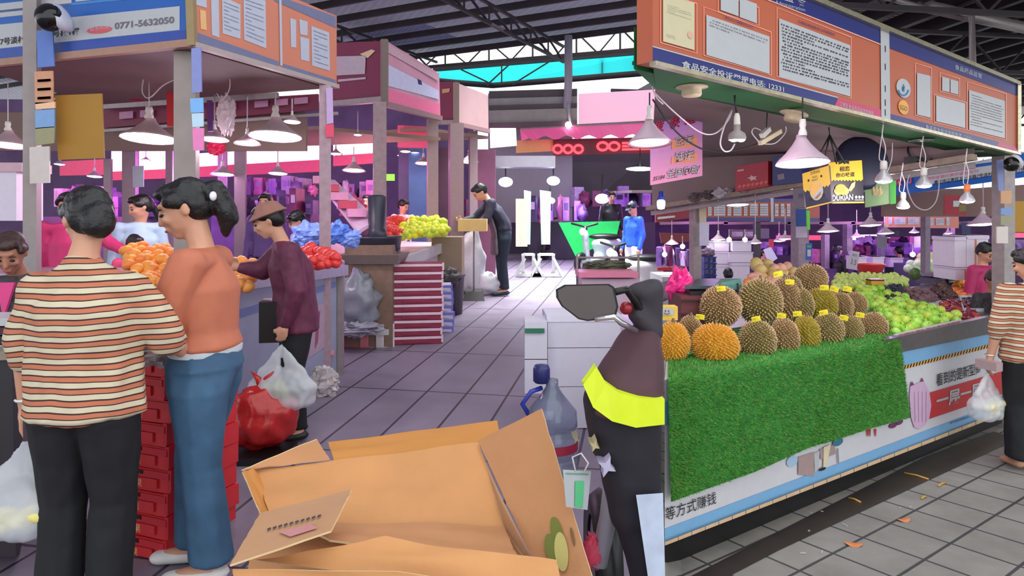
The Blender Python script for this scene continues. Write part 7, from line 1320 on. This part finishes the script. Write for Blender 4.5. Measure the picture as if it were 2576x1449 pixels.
for (q, d, cl, lb) in (([(1758, 505), (1777, 505), (1777, 560), (1760, 560)], 7.9, (206, 190, 160), 'cream board beside the grey steel post'), ([(1760, 560), (1784, 560), (1783, 618), (1760, 618)], 7.8, (196, 194, 214), 'blank white square board on the grey steel post'), ([(2002, 526), (2028, 526), (2028, 569), (2003, 569)], 9.1, (34, 66, 140), 'blue box sign on the post behind the durian bag'), ([(2003, 571), (2031, 570), (2031, 597), (2003, 598)], 9.1, (176, 160, 180), 'pale plate with red print under the blue box sign'), ([(2029, 530), (2037, 530), (2038, 578), (2031, 578)], 8.9, (110, 214, 60), 'bright green strip hanging by the blue box sign'),
   ([(2028, 612), (2043, 612), (2042, 654), (2027, 654)], 8.8, (60, 96, 180), 'small blue and green board hung below the green strip'), ([(2206, 595), (2232, 595), (2231, 624), (2208, 624)], 9.5, (110, 104, 120), 'grey square picture sign on the post above the person carrying foam'), ([(2252, 580), (2262, 580), (2262, 594), (2252, 594)], 10, (30, 30, 60), 'tiny dark blue sign right of the picture sign'), ([(2300, 595), (2320, 594), (2320, 622), (2300, 623)], 9.6, (206, 170, 220), 'pale lilac notice left of the middle post'), ([(1935, 602), (1947, 602), (1946, 625), (1934, 624)], 10, (226, 70, 110), 'small pink notice above the leaning white board'), ([(2419, 560), (2442, 560), (2442, 592), (2421, 592)], 10, (30, 36, 84), 'navy square sign left of the wide pendant')):
    mb = MB(); mb.slab([P(x, y, d) for x, y in q][::-1], (0, .015, 0), mat(cl, .5, var=.06))
    if 'small blue and green' in lb: mb.slab([P(2030, 618, d-.01), P(2041, 618, d-.01), P(2041, 623, d-.01), P(2030, 623, d-.01)], (0, .005, 0), mat((60, 170, 90), .5)); mb.slab([P(2031, 628, d-.01), P(2040, 628, d-.01), P(2040, 645, d-.01), P(2031, 645, d-.01)], (0, .005, 0), M_paper)
    mb.build('notice', label=lb, cat='notice')
for (q, d, cl, lb) in (([(2508, 404), (2524, 400), (2526, 480), (2512, 480)], 5.7, (130, 140, 190), 'blue bracket board under the dome camera at right'), ([(2518, 480), (2545, 480), (2545, 512), (2518, 512)], 5.7, (206, 160, 120), 'orange card on the broad right post'), ([(2518, 524), (2545, 524), (2545, 540), (2518, 540)], 5.7, (120, 150, 200), 'blue photo card on the broad right post'), ([(2518, 542), (2545, 542), (2545, 566), (2518, 566)], 5.7, (150, 146, 120), 'olive photo card on the broad right post'), ([(2508, 570), (2536, 570), (2536, 612), (2508, 612)], 5.7, (206, 196, 190), 'blank white board low on the broad right post'), ([(2546, 506), (2600, 506), (2600, 584), (2546, 584)], 6.2, (176, 130, 30), 'ochre poster at the right edge behind the broad post')):
    mb = MB(); mb.slab([P(x, y, d) for x, y in q][::-1], (0, .012, 0), mat(cl, .5, var=.06)); mb.build('notice', label=lb, cat='notice')
t = thing('security_camera', P(2545, 430, 5.55), 'black dome camera under the right end of the orange fascia', 'camera'); mb = MB(); mb.ell(P(2544, 413, 5.55), (.058, .058, .06), mat((16, 16, 16), .12), 20, 12); mb.build('dome', t); mb = MB(); mb.lathe([(.06, 0), (.066, .01), (.066, .03), (.03, .04), (0, .04)], P(2550, 410, 5.60), mat((200, 200, 210), .4), 20, Matrix.Rotation(1.2, 3, 'Y')); mb.build('housing', t)
def fbox(x0, y0, x1, y1, d, lb, tape=False, m=None, face=None):
    a, b = P(x0, y1, d), P(x1, y0, d); w, h_ = b.x-a.x, b.z-a.z; t = thing('foam_box', a, lb, 'box'); mb = MB(); mb.box(((a.x+b.x)/2, d+.2, (a.z+b.z)/2), (w, .4, h_), m or M_foam); mb.build('box_body', t)
    mb = MB(); mb.box(((a.x+b.x)/2, d+.2, b.z-h_*.06), (w+.012, .42, h_*.12), mat((214, 200, 222), .7)); mb.build('lid', t)
    if tape: mb = MB(); mb.box(((a.x+b.x)/2-w*.08, d-.004, (a.z+b.z)/2), (w*.06, .01, h_*1.0), mat((200, 130, 84), .5)); mb.build('tape', t)
fbox(1797, 607, 1834, 632, 10, 'small foam box topmost at the left of the back pile'); fbox(1797, 633, 1834, 664, 10, 'square foam box below the topmost left one'); fbox(1797, 665, 1838, 720, 10, 'tall foam box at the bottom left of the back pile')
fbox(1843, 606, 1890, 633, 9.9, 'foam box topmost at the right of the back pile'); fbox(1836, 634, 1894, 660, 9.9, 'wide foam box in the middle of the back pile right'); fbox(1840, 661, 1886, 720, 9.9, 'printed foam box at the bottom right of the back pile')
fbox(2402, 596, 2430, 672, 7.6, 'tall foam box left of the orange tape'); fbox(2431, 592, 2486, 672, 7.6, 'tallest wide foam box bound with orange tape', True); fbox(2404, 673, 2460, 705, 7.6, 'low foam box under the tall ones beside the oranges', True)
fbox(2240, 648, 2272, 672, 12.6, 'small white foam box carried behind the jujubes'); fbox(2157, 646, 2180, 680, 11.8, 'white foam board left of the red basin vendor'); fbox(2196, 646, 2224, 684, 11.8, 'white foam board right of the red basin vendor')
t = thing('plastic_crate', P(1781, 700, 9), 'blue openwork plastic crates beside the grey steel post', 'crate'); mb = MB()
for k in range(4):
    for j_ in range(3): mb.box(P(1768+j_*13, 652+k*15, 9), (.016, .2, .07), mat((40, 44, 140), .5))
    mb.box(P(1781, 646+k*15, 9), (.17, .22, .014), mat((40, 44, 140), .5))
mb.build('crate_body', t); crumple(P(1780, 636, 9), (.09, .08, .06), mat((120, 96, 120), .5), 'plastic_bag', 'mauve bag on top of the blue openwork crates', 'bag', 30, 3, .4)
for x, y, rz_, lb in ((1932, 640, .5, 'white foam lid leaning behind the pomelos'),): mb = MB(); mb.slab([P(1922, 628, 8.8), P(1940, 622, 8.8), P(1956, 650, 8.4), P(1935, 664, 8.4)], (0, .03, 0), mat((206, 196, 236), .6)); mb.build('foam_sheet', label=lb, cat='board')
far = [(1870, 2060, 588, 606, 'left'), (2065, 2130, 590, 604, 'middle left')]
for x0, x1, y0, y1, lb in ((1955, 2065, 592, 604, 'thin glowing pink strip behind the right posts'),): glowpanel([(x0, y0), (x1, y0), (x1, y1), (x0, y1)], 18, PK2, lb)
WH = mat((255, 244, 250), .5, emit=1.1)  # sunlight on the far white awnings is put in as glow
glowpanel([(2143, 591), (2206, 590), (2206, 604), (2143, 604)], 18, WH, 'bright white awning strip left of the picture sign'); glowpanel([(2234, 598), (2288, 596), (2284, 616), (2236, 616)], 17.6, WH, 'bright white scalloped awning right of the picture sign'); glowpanel([(2288, 596), (2318, 596), (2318, 606), (2288, 606)], 17.6, PK2, 'red awning edge left of the middle post'); glowpanel([(2356, 594), (2392, 594), (2392, 606), (2356, 606)], 17.6, PK2, 'red awning edge right of the middle post'); glowpanel([(2544, 586), (2600, 586), (2600, 598), (2544, 598)], 13, PK2, 'pink awning edge at the right frame edge'); glowpanel([(1788, 615), (1798, 614), (1798, 636), (1788, 638)], 12, mat((120, 240, 240), .5, emit=1), 'narrow cyan light box left of the foam pile')
mb = MB(); mb.slab([V((2.6, 21, -2)), V((24, 19, -2)), V((24, 19, 2.3)), V((2.6, 21, 2.3))], (0, .1, 0), wl1); mb.build('wall_right_far', kind='structure')
mb = MB(); mb.slab([V((2.2, 12.4, 2.0)), V((16, 10.5, 2.0)), V((24, 19, 2.25)), V((2.6, 21, 2.25))], (0, 0, .05), mat((120, 104, 104), .8, var=.2, scale=1)); mb.build('ceiling_far_stalls', kind='structure')
for k in range(12):
    x = 1660+k*80; mb = MB(); mb.beam(P(x, 562, 12.5), P(x+90, 560, 12.5), .05, .05, mat((110, 90, 84), .6)); mb.build('ceiling_batten', kind='structure')
def vt(x0, x1, y, d, m, label): table(x0, x1, y, d, m, label)
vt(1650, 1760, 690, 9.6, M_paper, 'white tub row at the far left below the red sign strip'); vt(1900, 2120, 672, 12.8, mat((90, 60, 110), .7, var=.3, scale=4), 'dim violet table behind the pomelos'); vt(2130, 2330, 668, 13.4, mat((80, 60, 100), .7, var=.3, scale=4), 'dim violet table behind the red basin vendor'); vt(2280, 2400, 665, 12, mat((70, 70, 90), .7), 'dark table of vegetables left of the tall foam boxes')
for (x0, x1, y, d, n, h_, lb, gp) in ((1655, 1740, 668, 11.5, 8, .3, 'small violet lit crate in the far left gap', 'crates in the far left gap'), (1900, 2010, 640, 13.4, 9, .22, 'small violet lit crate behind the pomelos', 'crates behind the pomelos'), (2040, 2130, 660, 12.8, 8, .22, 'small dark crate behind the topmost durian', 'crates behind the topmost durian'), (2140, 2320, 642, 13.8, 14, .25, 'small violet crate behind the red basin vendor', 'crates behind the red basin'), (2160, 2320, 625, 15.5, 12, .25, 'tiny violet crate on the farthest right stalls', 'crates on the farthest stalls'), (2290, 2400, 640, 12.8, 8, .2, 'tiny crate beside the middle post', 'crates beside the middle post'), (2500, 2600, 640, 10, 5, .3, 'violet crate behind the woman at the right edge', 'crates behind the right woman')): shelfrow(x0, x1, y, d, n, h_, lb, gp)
heap('pale_melon', [sph('', gm((196, 206, 130), .5), .08, 1, .9, 8, 6)], [(2310, 660), (2395, 660), (2390, 640), (2320, 640)], 4, (8, 6), 'pale green melon piled left of the tall foam boxes', 'melon', 'pale melons by the foam boxes', lambda x, y: P(x, y, 12), 1, rad=.06, seed=41)
heap('pale_cabbage', [sph('', gm((190, 214, 170), .6), .08, 1, .9, 8, 6)], [(2286, 676), (2350, 676), (2345, 662), (2290, 662)], 3, (7, 6), 'whitish cabbage in the tray before the pale melons', 'cabbage', 'pale cabbages in the tray', lambda x, y: P(x, y, 11.5), 1, rad=.06, seed=42)
# small hanging lights far away
for i, (x, y) in enumerate(((1834, 603), (1874, 603), (1717, 620), (2040, 700), (1672, 640), (2296, 640), (2330, 604), (2365, 652))):
    if i == 3: continue
    mb = MB(); mb.ell(P(x, y, 9.5), .035, M_glow, 10, 7); mb.tube([P(x, y-5, 9.5), P(x, y-26, 9.5)], .004, M_cord, 5); mb.build('bare_bulb', label='small round lit bulb %s' % ['left above the foam pile', 'right above the foam pile', 'left of the grey steel post', '', 'low at the left end of the stall', 'beside the pale notice', 'right of the middle post', 'above the digital scale'][i], cat='bulb')
# added fill lamp at the exit and coloured market lighting of the far stalls
def al(x, y, z, sx, sy, e, c):
    l = bpy.data.lights.new('exit_fill_light', 'AREA'); l.shape = 'RECTANGLE'; l.size = sx; l.size_y = sy; l.spread = 1.25; l.energy = e; l.color = c; o = bpy.data.objects.new('exit_fill_light', l); o.location = (x, y, z); COL.objects.link(o)
al(.7, 12.2, 5.6, 2.2, 4.5, 330, (.95, 1, 1))  # added unseen area lamp that brightens the floor near the exit
def pt(x, y, z, e, c, r=.25):
    l = bpy.data.lights.new('stall_light', 'POINT'); l.energy = e; l.color = lin(c); l.shadow_soft_size = r; o = bpy.data.objects.new('stall_light', l); o.location = (x, y, z); COL.objects.link(o)
for a in ((-6.2, 9.6, 2.1, 60, (255, 120, 190)), (-4.2, 9.0, 2.1, 60, (230, 120, 255)), (-8.5, 12, 2.3, 60, (255, 120, 180)), (-4.5, 14, 2.4, 60, (230, 120, 255)), (-2.2, 10.5, 2.0, 30, (255, 170, 200)), (1.5, 15.5, 1.8, 40, (200, 170, 255)),
          (3.6, 12, 1.8, 55, (220, 150, 255)), (6.5, 12, 1.8, 75, (210, 150, 255)), (9, 13, 1.8, 75, (210, 140, 255)), (5, 16, 1.8, 90, (230, 130, 255)), (8.5, 9.4, 1.7, 20, (230, 190, 255)), (3.0, 6.2, 1.85, 4, (255, 225, 245))): pt(*a)
for (px, py, d, e) in ((2019, 425, 3.75, 9), (2223, 462, 4.5, 5), (2324, 474, 4.95, 5), (1854, 365, 3.55, 5), (375, 365, 5.6, 12), (693, 360, 6.2, 12), (540, 365, 6.2, 8)):
    p = P(px, py, d); pt(p.x, p.y, p.z-.05, e, (255, 236, 250), .06)
